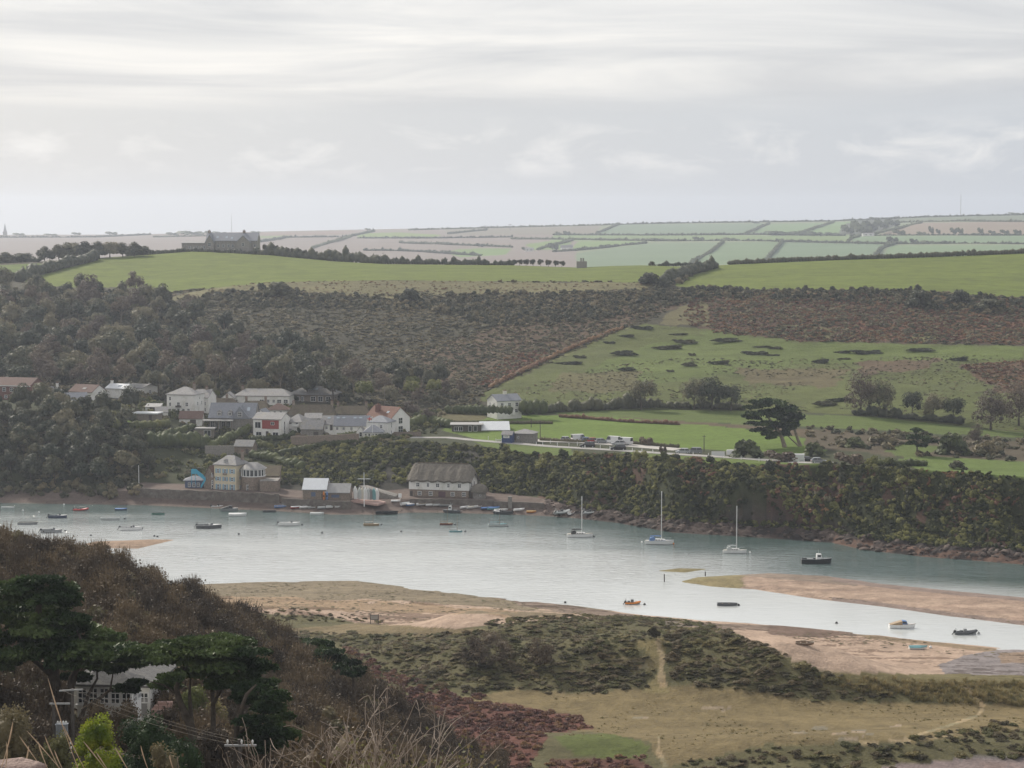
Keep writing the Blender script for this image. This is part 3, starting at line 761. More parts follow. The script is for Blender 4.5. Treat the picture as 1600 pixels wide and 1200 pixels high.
L_WOOD = leafmat('woodland_leaves', [(0.045, 0.056, 0.036), (0.100, 0.104, 0.062), (0.20, 0.178, 0.108)], 0.25, hue=0.45)
L_SCRUB = leafmat('hillside_scrub_leaves', [(0.098, 0.094, 0.056), (0.160, 0.142, 0.084), (0.23, 0.19, 0.11)], 0.2, hue=0.35, nscale=0.03)
L_DARK = leafmat('dark_thicket_leaves', [(0.044, 0.051, 0.034), (0.071, 0.076, 0.044), (0.105, 0.102, 0.058)], 0.2, hue=0.3)
L_BRACK = leafmat('dead_bracken', [(0.145, 0.078, 0.054), (0.212, 0.116, 0.073), (0.264, 0.162, 0.085)], 0.25, hue=0.35, nscale=0.05)
L_RED = leafmat('red_bracken', [(0.105, 0.056, 0.050), (0.165, 0.078, 0.066), (0.20, 0.115, 0.08)], 0.25, hue=0.35, nscale=0.05)
L_CLIFF = leafmat('cliff_ivy_and_thorn', [(0.036, 0.046, 0.020), (0.092, 0.102, 0.038), (0.25, 0.245, 0.090)], 0.3, hue=0.4, nscale=0.09)
L_DUNE = leafmat('dune_scrub_leaves', [(0.115, 0.115, 0.052), (0.165, 0.158, 0.072), (0.24, 0.205, 0.10)], 0.40, hue=0.35, nscale=0.12)
L_DUNED = leafmat('dune_bramble_leaves', [(0.095, 0.085, 0.052), (0.14, 0.118, 0.070), (0.19, 0.150, 0.09)], 0.40, hue=0.35, nscale=0.12)
L_MARRAM = leafmat('marram_blades', [(0.163, 0.144, 0.062), (0.225, 0.188, 0.085), (0.288, 0.231, 0.112)], 0.3, hue=0.35, nscale=0.1)
L_THICK = leafmat('bare_thicket_twigs', [(0.060, 0.048, 0.037), (0.105, 0.080, 0.056), (0.155, 0.116, 0.072)], 0.15, hue=0.4, nscale=0.05)
L_OLIVE = leafmat('olive_shrub_leaves', [(0.077, 0.073, 0.039), (0.119, 0.106, 0.056), (0.168, 0.140, 0.077)], 0.2, hue=0.4, nscale=0.1)
L_HEDGE = leafmat('hedge_leaves', [(0.054, 0.067, 0.032), (0.083, 0.099, 0.042), (0.128, 0.144, 0.058)], 0.2, hue=0.25)
L_CYP = leafmat('cypress_sprays', [(0.014, 0.024, 0.012), (0.030, 0.052, 0.021), (0.095, 0.130, 0.045)], 0.12, hue=0.15, nscale=0.25)
L_PALE = leafmat('pale_green_leaves', [(0.105, 0.119, 0.042), (0.154, 0.168, 0.056), (0.210, 0.210, 0.070)], 0.3, hue=0.25)
L_BROWN = leafmat('bare_tree_twigs', [(0.090, 0.068, 0.057), (0.123, 0.096, 0.075), (0.165, 0.128, 0.087)], 0.2, hue=0.3)
L_GARDEN = leafmat('garden_shrub_leaves', [(0.064, 0.077, 0.035), (0.120, 0.131, 0.051), (0.224, 0.216, 0.080)], 0.3, hue=0.45, nscale=0.15)
M_BARK = pbr('bark', (0.085, 0.07, 0.055), 0.9, 0.35, 2.0, 0.1, bump=0.6, bscale=6)
M_BARKL = pbr('pale_bark', (0.21, 0.175, 0.135), 0.9, 0.3, 2.0, 0.1, bump=0.4, bscale=5)

def proto_mesh(name, VQT, mat):
    V, Q, T = VQT
    me = mesh_np(name, V, Q, T); me.materials.append(mat)
    return me
def twig_shrub(seed, h=3.0, n=170, w=0.045, leaf=140, ls=0.12, wid=1.0):
    r = np.random.default_rng(seed)
    V = []; Q = []
    for i in range(n):
        a = r.uniform(0, 2 * math.pi); b0 = np.array([math.cos(a), math.sin(a), 0]) * r.uniform(0, 0.75) * wid
        hh = h * r.uniform(0.55, 1.1); out = r.uniform(0.05, 0.5) * wid
        p = [b0, b0 + np.array([math.cos(a) * out * .4, math.sin(a) * out * .4, hh * .55]), b0 + np.array([math.cos(a) * out + r.normal() * .12, math.sin(a) * out + r.normal() * .12, hh])]
        s = np.array([-math.sin(a + r.normal()), math.cos(a + r.normal()), 0]); s /= np.linalg.norm(s)
        k = len(V)
        for j, q in enumerate(p):
            ww = w * (1, 0.75, 0.3)[j]
            V += [q - s * ww, q + s * ww]
        Q += [(k, k + 1, k + 3, k + 2), (k + 2, k + 3, k + 5, k + 4)]
    V = np.array(V); Q = np.array(Q)
    P = np.stack([r.normal(size=leaf) * .5 * wid, r.normal(size=leaf) * .5 * wid, h * np.clip(r.beta(3, 2.2, leaf), 0, 1)], 1)
    V2, Q2 = quads_at(P, unit(r, leaf), ls, r)
    V, Q = merge([(V, Q), (V2, Q2)])
    return V, Q, None
def grass_tuft(seed, h=0.8, n=40, w=0.03, spread=0.5):
    r = np.random.default_rng(seed)
    V = []; Q = []
    for i in range(n):
        a = r.uniform(0, 2 * math.pi); b0 = np.array([math.cos(a), math.sin(a), 0]) * r.uniform(0, spread)
        hh = h * r.uniform(.5, 1.1); o = r.uniform(.1, .6) * h
        p = [b0, b0 + np.array([math.cos(a) * o * .3, math.sin(a) * o * .3, hh * .7]), b0 + np.array([math.cos(a) * o, math.sin(a) * o, hh])]
        s = np.array([-math.sin(a), math.cos(a), 0]); k = len(V)
        for j, q in enumerate(p): V += [q - s * w * (1, .8, .2)[j], q + s * w * (1, .8, .2)[j]]
        Q += [(k, k + 1, k + 3, k + 2), (k + 2, k + 3, k + 5, k + 4)]
    return np.array(V), np.array(Q), None

def protos(cname, meshes):
    c = bpy.data.collections.new(cname)
    for i, m in enumerate(meshes):
        o = bpy.data.objects.new('%s_%02d' % (cname, i), m); c.objects.link(o)
    return c
def lift(VQT, dz):
    V, Q, T = VQT; V = V.copy(); V[:, 2] += dz; return V, Q, T
PR = {}
PR['scrub'] = protos('scrub_kinds', [proto_mesh('scrub_kind', lift(crown((1.0, 1.0, 0.8), 5, 60, 0.42, 100 + i), 0.25), m) for i, m in enumerate([L_SCRUB, L_SCRUB, L_SCRUB, L_DARK])])
PR['brack'] = protos('bracken_kinds', [proto_mesh('bracken_kind', lift(crown((1.0, 1.0, 0.55), 4, 60, 0.38, 120 + i, core=0.7), 0.1), m) for i, m in enumerate([L_BRACK, L_BRACK, L_BRACK, L_SCRUB])])
PR['thick'] = protos('thorn_kinds', [proto_mesh('thorn_kind', lift(crown((1.0, 1.0, 0.9), 8, 320, 0.26, 140 + i), 0.3), m) for i, m in enumerate([L_DARK, L_SCRUB, L_DARK])])
PR['cliff'] = protos('cliff_bush_kinds', [proto_mesh('cliff_bush_kind', lift(crown((1.0, 1.0, 0.9), 9, 420, 0.20, 160 + i, jit=1.0), 0.2), m) for i, m in enumerate([L_CLIFF, L_CLIFF, L_CLIFF, L_CLIFF, L_DARK])])
PR['dune'] = protos('dune_bush_kinds', [proto_mesh('dune_bush_kind', lift(crown((1.0, 1.0, 0.62), 8, 420, 0.17, 180 + i, jit=1.0), 0.12), m) for i, m in enumerate([L_DUNE, L_DUNE, L_DUNED, L_DUNED])])
PR['duned'] = protos('bramble_kinds', [proto_mesh('bramble_kind', lift(crown((1.0, 1.0, 0.62), 8, 420, 0.17, 190 + i, jit=1.0), 0.12), m) for i, m in enumerate([L_DUNED, L_DUNED, L_DUNE])])
PR['red'] = protos('red_bracken_kinds', [proto_mesh('red_bracken_kind', lift(crown((1.0, 1.0, 0.6), 6, 220, 0.22, 200 + i, core=0.6, jit=1.4), 0.1), m) for i, m in enumerate([L_RED, L_RED, L_BRACK])])
PR['marram'] = protos('marram_kinds', [proto_mesh('marram_kind', grass_tuft(210 + i, 0.9, 46, 0.045, 0.7), L_MARRAM) for i in range(3)])
PR['twig'] = protos('thicket_kinds', [proto_mesh('thicket_kind', twig_shrub(220 + i, 2.8, 150, 0.03, 420, 0.17), L_THICK) for i in range(4)])
PR['olive'] = protos('olive_shrub_kinds', [proto_mesh('olive_shrub_kind', lift(crown((1.0, 1.0, 0.9), 9, 700, 0.13, 240 + i, core=0.72, jit=1.3), 0.3), m) for i, m in enumerate([L_OLIVE, L_OLIVE, L_THICK])])
PR['garden'] = protos('garden_shrub_kinds', [proto_mesh('garden_shrub_kind', lift(crown((1.0, 1.0, 0.85), 7, 260, 0.24, 260 + i), 0.3), m) for i, m in enumerate([L_GARDEN, L_GARDEN, L_HEDGE, L_SCRUB])])

def cells(gname, polys, excl, mask=None):
    g = GRIDS[gname]; nr, nc = g['nr'], g['nc']
    V = g['V'].reshape(nr, nc, 3)
    cen = (V[:-1, :-1] + V[1:, 1:] + V[1:, :-1] + V[:-1, 1:]) / 4
    e1 = V[1:, 1:] - V[:-1, :-1]; e2 = V[1:, :-1] - V[:-1, 1:]
    area = 0.5 * np.abs(e1[..., 0] * e2[..., 1] - e1[..., 1] * e2[..., 0])      # plan area
    px, py = project(cen[..., 0].ravel(), cen[..., 1].ravel(), cen[..., 2].ravel())
    m = np.zeros(px.shape, bool)
    for p in polys: m |= inpoly(px, py, p)
    for p in excl: m &= ~inpoly(px, py, p)
    kk = g['k'].reshape(nr, nc)[:-1, :-1].ravel()
    if mask is not None: m &= mask(cen.reshape(-1, 3), px, py, kk)
    return g, V, m, area.ravel(), nc
def scatter(name, label, gname, polys, excl, dens, proto, smin, smax, seed, mask=None, zs=(0.8, 1.2), tilt=0.15, sink=0.05, maxn=30000, clump=None):
    g, V, m, area, nc = cells(gname, polys, excl, mask)
    r = np.random.default_rng(seed)
    w = np.where(m, area, 0.0)
    if clump is not None:
        cx = V[:-1, :-1].reshape(-1, 3); w = w * smooth(clump[1], clump[1] + 0.18, fbm(cx[:, 0] / clump[0], cx[:, 1] / clump[0], 3, seed))
    tot = w.sum()
    n = int(min(maxn, tot * dens))
    if n < 1: print('scatter empty', name); return None
    ci = r.choice(len(w), n, p=w / tot)
    i, j = ci // (nc - 1), ci % (nc - 1)
    a, b = r.random(n)[:, None], r.random(n)[:, None]
    P = V[i, j] * (1 - a) * (1 - b) + V[i, j + 1] * a * (1 - b) + V[i + 1, j] * (1 - a) * b + V[i + 1, j + 1] * a * b
    s = r.uniform(0, 1, n) ** 1.6 * (smax - smin) + smin
    P[:, 2] -= s * sink
    return place(name, label, P, s, proto, r, zs, tilt)
def place(name, label, P, s, proto, r, zs=(0.8, 1.2), tilt=0.15):
    n = len(P)
    me = bpy.data.meshes.new(name); me.vertices.add(n); me.vertices.foreach_set('co', np.asarray(P, np.float32).ravel())
    sc = np.stack([s * r.uniform(.85, 1.2, n), s * r.uniform(.85, 1.2, n), s * r.uniform(zs[0], zs[1], n)], 1).astype(np.float32)
    rt = np.stack([r.normal(size=n) * tilt, r.normal(size=n) * tilt, r.uniform(0, 6.283, n)], 1).astype(np.float32)
    for nm, arr in (('sc', sc), ('rt', rt)):
        at_ = me.attributes.new(nm, 'FLOAT_VECTOR', 'POINT'); at_.data.foreach_set('vector', arr.ravel())
    at_ = me.attributes.new('ix', 'INT', 'POINT'); at_.data.foreach_set('value', r.integers(0, 1000, n).astype(np.int32))
    o = link(name, me)
    ng = bpy.data.node_groups.new(name + '_scatter', 'GeometryNodeTree')
    ng.interface.new_socket('Geometry', in_out='INPUT', socket_type='NodeSocketGeometry')
    ng.interface.new_socket('Geometry', in_out='OUTPUT', socket_type='NodeSocketGeometry')
    nd = ng.nodes; gi = nd.new('NodeGroupInput'); go = nd.new('NodeGroupOutput')
    ip = nd.new('GeometryNodeInstanceOnPoints'); ci_ = nd.new('GeometryNodeCollectionInfo')
    ci_.inputs['Collection'].default_value = PR[proto]; ci_.inputs['Separate Children'].default_value = True; ci_.inputs['Reset Children'].default_value = True
    def na(nm, ty):
        x = nd.new('GeometryNodeInputNamedAttribute'); x.data_type = ty; x.inputs[0].default_value = nm; return x.outputs[0]
    L2 = ng.links.new
    L2(gi.outputs[0], ip.inputs['Points']); L2(ci_.outputs[0], ip.inputs['Instance']); ip.inputs['Pick Instance'].default_value = True
    L2(na('ix', 'INT'), ip.inputs['Instance Index']); L2(na('sc', 'FLOAT_VECTOR'), ip.inputs['Scale'])
    er = nd.new('FunctionNodeEulerToRotation'); L2(na('rt', 'FLOAT_VECTOR'), er.inputs[0]); L2(er.outputs[0], ip.inputs['Rotation'])
    L2(ip.outputs[0], go.inputs[0])
    md = o.modifiers.new('scatter', 'NODES'); md.node_group = ng
    tag(o, label, kind='stuff')
    return o

# ------------------------------------------------------------------ wild cover, too much to count
FIELDS_M = [[(250, 470), (300, 456), (400, 441), (600, 438), (820, 441), (1030, 441), (1000, 452), (830, 457), (600, 460), (400, 456)],
            [(740, 640), (760, 612), (850, 570), (975, 514), (1010, 504), (1060, 478), (1105, 472), (1110, 515), (1250, 533), (1600, 540), (2500, 560), (2500, 720), (1600, 690), (740, 650)]]
def colnear(gname, c, tol=0.012):
    g = GRIDS[gname]; C = g['C'].reshape(g['nr'], g['nc'], 4)[:-1, :-1, :3].reshape(-1, 3)
    return np.abs(C - np.array(c)).max(1) < tol
KM = lambda a, b: (lambda cen, px, py, k: (k >= KI[a]) & (k < KI[b]))
ALLP = [(-900, 300), (2500, 300), (2500, 1300), (-900, 1300)]
scatter('hillside_scrub', 'olive gorse and bramble scrub covering the hillside above the village', 'hill', [[(-200, 440), (1800, 440), (1800, 700), (-200, 700)]], FIELDS_M + [[(-300, 440), (240, 440), (400, 560), (560, 600), (560, 700), (-300, 700)]], 0.34, 'scrub', 0.5, 1.5, 1, KM('V', 'S'), zs=(0.4, 0.8), maxn=24000, clump=None)
scatter('hillside_bracken', 'rusty brown bracken on the hillside beside the green slope', 'hill', [p for s, p, c, w in PAINT if s == 'M' and abs(c[0] - c[1]) > 0.03 and c[1] < 0.08], FIELDS_M[1:][0:0], 0.28, 'brack', 0.6, 1.5, 2, KM('V', 'S'), maxn=14000)
scatter('ridge_thicket', 'dark thorn thicket along the top of the hillside', 'hill', [
    [(700, 462), (800, 458), (960, 456), (1100, 450), (1100, 466), (1000, 490), (900, 505), (760, 510), (700, 490)], [(280, 466), (420, 450), (600, 466), (700, 470), (690, 486), (560, 484), (420, 482), (300, 480)],
    [(1100, 452), (1300, 454), (1420, 452), (1520, 462), (1600, 468), (1900, 475), (1900, 500), (1600, 492), (1480, 488), (1400, 478), (1200, 470), (1100, 466)], [(1030, 445), (1100, 420), (1060, 445), (1010, 458)]], [], 0.16, 'thick', 0.6, 2.0, 3, KM('V', 'R'), maxn=7000)
scatter('slope_tussocks', 'low brown tussocks dotted over the green slope', 'hill', [[(780, 612), (1000, 560), (1250, 560), (1600, 555), (1800, 560), (1800, 690), (1340, 650), (1000, 636)]], [], 0.30, 'scrub', 0.25, 0.8, 4, KM('V', 'S'), zs=(0.25, 0.5), maxn=9000, clump=(22, 0.34))
scatter('rough_strip', 'pale rough growth along the lower edge of the ridge field', 'hill', [FIELDS_M[0], [(400, 455), (830, 458), (1000, 452), (1000, 462), (830, 470), (400, 470)]], [], 0.12, 'brack', 0.4, 0.9, 5, KM('V', 'R'), zs=(0.5, 0.9), maxn=4000)
scatter('cliff_scrub', 'thick ivy, bramble and thorn hanging over the river cliff', 'river_bank', [ALLP], [[(1430, 715), (2500, 715), (2500, 745), (1440, 738)], [(740, 690), (800, 692), (890, 700), (905, 714), (850, 712), (770, 703)], [(970, 704), (1280, 722), (1280, 731), (1120, 726), (980, 713)]], 2.6, 'cliff', 0.3, 1.2, 6,
        lambda cen, px, py, k: ((k == KI['W3']) | (k == KI['Q'])) & (px > 765) & (px < 1900) & (cen[:, 2] > np.where(px > 870, 1.45, 3.2)), tilt=0.5, zs=(0.6, 1.1), maxn=18000)
scatter('cliff_bracken', 'brown bracken and bare bramble in patches on the river cliff', 'river_bank', [[(1180, 700), (1330, 715), (1340, 830), (1200, 800)], [(1400, 720), (1620, 740), (1620, 830), (1460, 810)], [(900, 700), (1000, 705), (980, 780), (920, 760)], [(1060, 712), (1120, 716), (1110, 780), (1060, 760)]], [], 0.35, 'brack', 0.5, 1.5, 46, lambda cen, px, py, k: (k == KI['W3']) & (cen[:, 2] > 3.5), tilt=0.4, maxn=3000, clump=(14, 0.4))
scatter('cliff_thorn', 'taller thorn bushes standing out of the river cliff', 'river_bank', [ALLP], [], 0.03, 'cliff', 1.2, 2.6, 47, lambda cen, px, py, k: (k == KI['W3']) & (px > 770) & (px < 1900) & (cen[:, 2] > 3.5), tilt=0.3, maxn=900, clump=(12, 0.38))
scatter('beach_weed', 'dark strands of weed and stones scattered over the near beach', 'beach', [[(300, 912), (560, 912), (760, 935), (960, 960), (940, 966), (760, 964), (700, 984), (560, 972), (330, 950)], [(960, 962), (1110, 974), (1340, 992), (1600, 1020), (1600, 1035), (1340, 1008), (1180, 1000)]], [], 0.6, 'duned', 0.18, 0.7, 48, KM('N3', 'NB'), zs=(0.08, 0.22), tilt=0.03, maxn=5000, clump=(9, 0.36))
scatter('sandbar_weed', 'dark weed along the edge of the middle sand bar', 'beach', [[(1064, 909), (1110, 912), (1180, 916), (1280, 930), (1380, 942), (1480, 956), (1600, 971), (1600, 977), (1480, 962), (1380, 948), (1280, 936), (1180, 921), (1110, 916)]], [], 0.6, 'duned', 0.1, 0.4, 49, lambda cen, px, py, k: cen[:, 2] > 0.03, zs=(0.1, 0.25), tilt=0.03, maxn=1500)
def rock_proto(seed):
    r = np.random.default_rng(seed); V, T = ICO2; n = r.normal(size=(6, 3)); V = V.copy()
    for q in n: q /= np.linalg.norm(q); d = V @ q; V -= np.outer(np.maximum(d - 0.62, 0), q)
    V = V * (1 + .06 * r.normal(size=(len(V), 1))) * np.array([1.2, .8, .55]); me = mesh_np('rock_kind', V, None, T); me.materials.append(M_ROCKS); return me
M_ROCKS = pbr('weedy_shore_rock', (0.085, 0.066, 0.056), 0.9, 0.45, 1.5, 0.2, bump=0.8, bscale=3, stain=(0.045, 0.04, 0.03), rnd=0.5)
PR['rock'] = protos('shore_rock_kinds', [rock_proto(70 + i) for i in range(4)])
scatter('shore_rocks', 'weedy dark rocks along the foot of the river cliff', 'river_bank', [ALLP], [], 0.55, 'rock', 0.25, 1.3, 50, lambda cen, px, py, k: (k >= KI['W1']) & (k <= KI['Q']) & (px > 850) & (px < 1900) & (cen[:, 2] > 0.1), tilt=0.25, sink=0.2, maxn=2500)
scatter('shore_stones', 'stones and weed on the foreshore below the quay', 'river_bank', [ALLP], [], 0.25, 'rock', 0.1, 0.4, 51, lambda cen, px, py, k: (k >= KI['W1']) & (k <= KI['W2']) & (px > -300) & (px < 870) & (cen[:, 2] > 0.05), tilt=0.2, sink=0.2, maxn=1500)
scatter('bank_scrub', 'ivy and bramble on the bank behind the sheds', 'river_bank', [[(430, 700), (520, 692), (640, 688), (760, 698), (775, 785), (640, 775), (560, 770), (430, 762)]], [], 0.8, 'cliff', 0.4, 1.5, 7,
        lambda cen, px, py, k: (k == KI['W3']) & (cen[:, 2] > 4.2) & ~((px > 560) & (px < 625) & (cen[:, 2] < 9) & (fbm(cen[:, 0] / 3, cen[:, 2] / 5, 3, 9) > .56)), tilt=0.3, maxn=5000)
scatter('wooded_bank', 'tangled undergrowth on the wooded river bank', 'river_bank', [[(-300, 560), (235, 600), (260, 700), (235, 800), (-300, 800)]], [], 0.20, 'thick', 1.0, 2.6, 8,
        lambda cen, px, py, k: (k >= KI['W2']) & (k <= KI['W3']) & (cen[:, 2] > 1.2) & (px < 212), tilt=0.3, maxn=4000)
scatter('garden_shrubs', 'garden shrubs and bushes between the houses', 'river_bank', [[(170, 625), (440, 600), (690, 640), (700, 690), (430, 706), (300, 770), (230, 770), (180, 660)]], [[(165, 655), (250, 655), (250, 670), (165, 670)], [(640, 678), (700, 678), (700, 692), (640, 692)]], 0.22, 'garden', 0.5, 1.6, 9,
        lambda cen, px, py, k: (k >= KI['W3']) & (k < KI['V']), maxn=3000, clump=(9, 0.28))
scatter('valley_scrub', 'brown bramble and sedge across the damp valley floor', 'river_bank', [[(1260, 668), (1600, 688), (2000, 700), (2000, 730), (1600, 722), (1430, 714), (1300, 716), (1260, 700)]], [], 0.06, 'scrub', 0.7, 2.0, 10, KM('C1', 'V'), maxn=1500, clump=(12, 0.38))
DUNE_P = [[(430, 985), (560, 990), (760, 990), (770, 968), (860, 962), (960, 960), (1100, 974), (1180, 1000), (1290, 1050), (1340, 1066), (1420, 1078), (1400, 1092), (1280, 1096), (1160, 1080), (1050, 1060), (1060, 1040), (1040, 1020), (1050, 998), (985, 1000), (1010, 1030), (1030, 1048), (960, 1080), (900, 1082), (800, 1078), (700, 1090), (560, 1040)]]
scatter('dune_scrub', 'low green and olive scrub over the dunes', 'beach', DUNE_P, [], 1.1, 'dune', 0.35, 1.25, 11, KM('T7', 'N2'), zs=(0.22, 0.55), maxn=12000, clump=(11, 0.24))
scatter('dune_bramble', 'dark brown bramble patches among the dune grass', 'beach', [[(900, 1004), (985, 1006), (990, 1022), (960, 1026), (900, 1020)], [(960, 1022), (1018, 1026), (1010, 1034), (960, 1032)], [(720, 985), (800, 990), (870, 1030), (840, 1060), (730, 1050), (700, 1010)], [(880, 1045), (1000, 1040), (1020, 1066), (1000, 1078), (900, 1076)], [(1040, 985), (1150, 990), (1290, 1050), (1400, 1085), (1280, 1094), (1150, 1078), (1050, 1060)], [(640, 1040), (760, 1050), (800, 1076), (720, 1080), (640, 1066)]], [], 0.40, 'duned', 0.5, 1.6, 12, KM('T7', 'N2'), zs=(0.4, 0.9), maxn=5000)
scatter('beach_edge_turf', 'clumps of sea grass along the top of the beach', 'beach', [[(390, 956), (470, 950), (560, 960), (600, 972), (540, 972), (420, 970)], [(760, 966), (830, 960), (870, 966), (760, 978)], [(960, 960), (1090, 972), (1180, 1000), (1120, 995), (960, 972)]], [], 0.35, 'dune', 0.4, 0.9, 13, KM('T8', 'N1'), zs=(0.4, 0.7), maxn=1500)
scatter('marram_grass', 'pale marram grass on the dune edge above the beach', 'beach', [[(1240, 1052), (1330, 1062), (1600, 1068), (1900, 1080), (1900, 1104), (1600, 1102), (1440, 1096), (1330, 1078)]], [], 2.2, 'marram', 0.4, 0.95, 14, KM('T7', 'N1'), maxn=8000)
scatter('dune_turf_tufts', 'short straw coloured tufts on the flat dune turf', 'beach', [[(700, 1086), (1040, 1074), (1300, 1096), (1600, 1100), (1600, 1160), (1200, 1170), (1040, 1200), (820, 1130)]], [], 0.5, 'marram', 0.15, 0.45, 15, KM('T7', 'N2'), zs=(0.3, 0.7), maxn=4000, clump=(8, 0.48))
scatter('red_bracken', 'red autumn bracken at the foot of the hillside', 'beach', [p for s, p, c, w in PAINT if s == 'N' and c[0] > 2 * c[1]] + [[(540, 1010), (640, 1060), (760, 1090), (640, 1130), (560, 1080)]], [], 0.7, 'red', 0.5, 1.1, 16, KM('T6', 'N3'), zs=(0.6, 1.0), maxn=6000)
scatter('bottom_scrub', 'low bramble along the near edge of the dune turf', 'beach', [[(1200, 1168), (1400, 1160), (1560, 1128), (1900, 1130), (1900, 1182), (1500, 1185), (1380, 1200), (1040, 1230), (1060, 1190)]], [], 0.4, 'dune', 0.4, 1.3, 17, KM('T6', 'T8'), zs=(0.5, 1.0), maxn=3000)
HILLP = [[(-600, 700), (0, 800), (800, 1100), (900, 1300), (-600, 1300)]]
def hillmask(cen, px, py, k): return (cen[:, 1] > 150) & (cen[:, 1] < 318) & (px < 790) & (px > -400) & ~((cen[:, 1] < 187) & (px > 95) & (px < 260))
scatter('hillside_thicket', 'brown leafless thicket covering the near hillside', 'near_hillside', HILLP, [], 0.42, 'twig', 0.45, 1.35, 18, hillmask, zs=(0.7, 1.25), maxn=9000)
scatter('hillside_olive_shrubs', 'olive shrubs among the brown thicket on the near hillside', 'near_hillside', HILLP, [], 0.16, 'olive', 0.8, 2.4, 19, lambda c, px, py, k: hillmask(c, px, py, k) & (c[:, 1] < 275), maxn=2500, clump=(14, 0.34))
scatter('hillside_undergrowth', 'dark leafy undergrowth below the brown thicket on the near hillside', 'near_hillside', HILLP, [], 0.35, 'duned', 0.5, 1.3, 21, hillmask, maxn=6000)
scatter('hillside_red_bracken', 'red bracken on the lower flank of the near hillside', 'near_hillside', [[(520, 980), (640, 1060), (800, 1130), (830, 1230), (700, 1230), (600, 1130)]], [], 0.8, 'red', 0.5, 1.1, 20, lambda c, px, py, k: (c[:, 1] > 262) & (px > 500), maxn=3500)
scatter('wood_undergrowth', 'shadowy undergrowth between the trees of the hillside wood', 'hill', [[(-200, 455), (240, 455), (400, 545), (560, 590), (560, 640), (-200, 640)]], [], 0.10, 'thick', 0.9, 2.2, 22, KM('V', 'S'), maxn=6000)
# ------------------------------------------------------------------ trees
def tree_proto(seed, R_, h, mat, nl=14, nq=1500, size=0.55, bark=None, trunk_r=0.28, core=0.7, flat=1.0, leaf=1.0, limbs=5, drop=0.0):
    V, Q, T = crown((R_, R_, R_ * flat), nl, nq, size, seed, core=core, jit=1.0)
    V = V + np.array([0, 0, h - R_ * flat * 0.95 - drop])
    cm = mesh_np('crown', V, Q, T); cm.materials.append(mat)
    tv, tq = trunk_np(h * 0.8, trunk_r, limbs, R_ * 0.6, seed)
    tm = mesh_np('trunk', tv, tq, None, True); tm.materials.append(bark or M_BARK)
    return tm, cm
def tree(name, pm, loc, s=1.0, rz=0.0, label=None, group=None, cat='tree', sz=None):
    o = empty(name, loc, rz); o.scale = (s, s, sz or s)
    link('trunk', pm[0], None, o); link('crown', pm[1], None, o)
    return tag(o, label, cat, group)
WT = [tree_proto(300, 5.0, 11.5, L_WOOD), tree_proto(301, 5.6, 12.5, L_WOOD, 18), tree_proto(302, 4.4, 12.5, L_WOOD, 12, 1300, 0.5, M_BARKL, flat=1.2), tree_proto(303, 5.2, 11.0, L_DARK, 14),
      tree_proto(304, 4.6, 12.0, L_BROWN, 14, 1300, 0.42, M_BARKL, core=0.45, flat=1.15, limbs=7), tree_proto(305, 4.8, 10.5, L_PALE, 14), tree_proto(306, 5.4, 12.0, L_WOOD, 20, 1700, 0.5), tree_proto(307, 3.6, 9.0, L_DARK, 10, 900, flat=1.15, drop=0.6), tree_proto(308, 5.2, 10.0, L_DARK, 18, 1700, 0.5, drop=0.8, flat=0.95), tree_proto(309, 5.2, 10.0, L_WOOD, 18, 1700, 0.5, drop=0.8, flat=0.95)]
def poisson(gname, poly, excl, dmin, n, seed, mask):
    g, V, m, area, nc = cells(gname, [poly], excl, mask)
    r = np.random.default_rng(seed); w = np.where(m, area, 0); w = w / w.sum(); out_ = []
    for ci in r.choice(len(w), n * 30, p=w):
        i, j = ci // (nc - 1), ci % (nc - 1); p = V[i, j]
        if all((p[0] - q[0]) ** 2 + (p[1] - q[1]) ** 2 > dmin * dmin for q in out_): out_.append(p)
        if len(out_) >= n: break
    return out_
rr = random.Random(5)
WOOD = [(-140, 470), (0, 468), (90, 466), (200, 466), (250, 474), (300, 500), (400, 545), (500, 572), (565, 600), (560, 628), (400, 626), (250, 624), (-140, 612)]
for i, p in enumerate(poisson('hill', WOOD, [], 8.2, 240, 3, KM('V', 'S'))):
    kk = rr.choice([0, 1, 2, 2, 3, 4, 4, 6, 9, 0, 5 if rr.random() < .3 else 6])
    tree('wood_tree', WT[kk], (p[0], p[1], p[2] - 0.5), rr.uniform(0.6, 1.2), rr.uniform(0, 6.28), 'grey green tree of the dense wood above the village', 'trees of the wood above the village')
BANKW = [(-140, 640), (0, 640), (60, 636), (150, 650), (215, 672), (235, 740), (225, 776), (-140, 782)]
for i, p in enumerate(poisson('river_bank', BANKW, [], 5.5, 90, 4, KM('W3', 'C2'))):
    kk = rr.choice([3, 3, 0, 7, 1, 7])
    tree('bank_tree', WT[kk], (p[0], p[1], p[2] - 0.5), rr.uniform(0.6, 0.9), rr.uniform(0, 6.28), 'dark tree on the wooded river bank below the houses', 'trees on the wooded river bank')
for i, p in enumerate(poisson('hill', [(560, 598), (640, 590), (700, 600), (740, 628), (720, 645), (560, 640)], [], 6.0, 24, 5, KM('V', 'S'))):
    kk = rr.choice([0, 3, 5, 4, 7, 6])
    tree('hedgerow_tree', WT[kk], (p[0], p[1], p[2] - 0.5), rr.uniform(0.5, 0.85), rr.uniform(0, 6.28), 'rounded tree at the foot of the hillside behind the white houses', 'trees at the foot of the hillside')
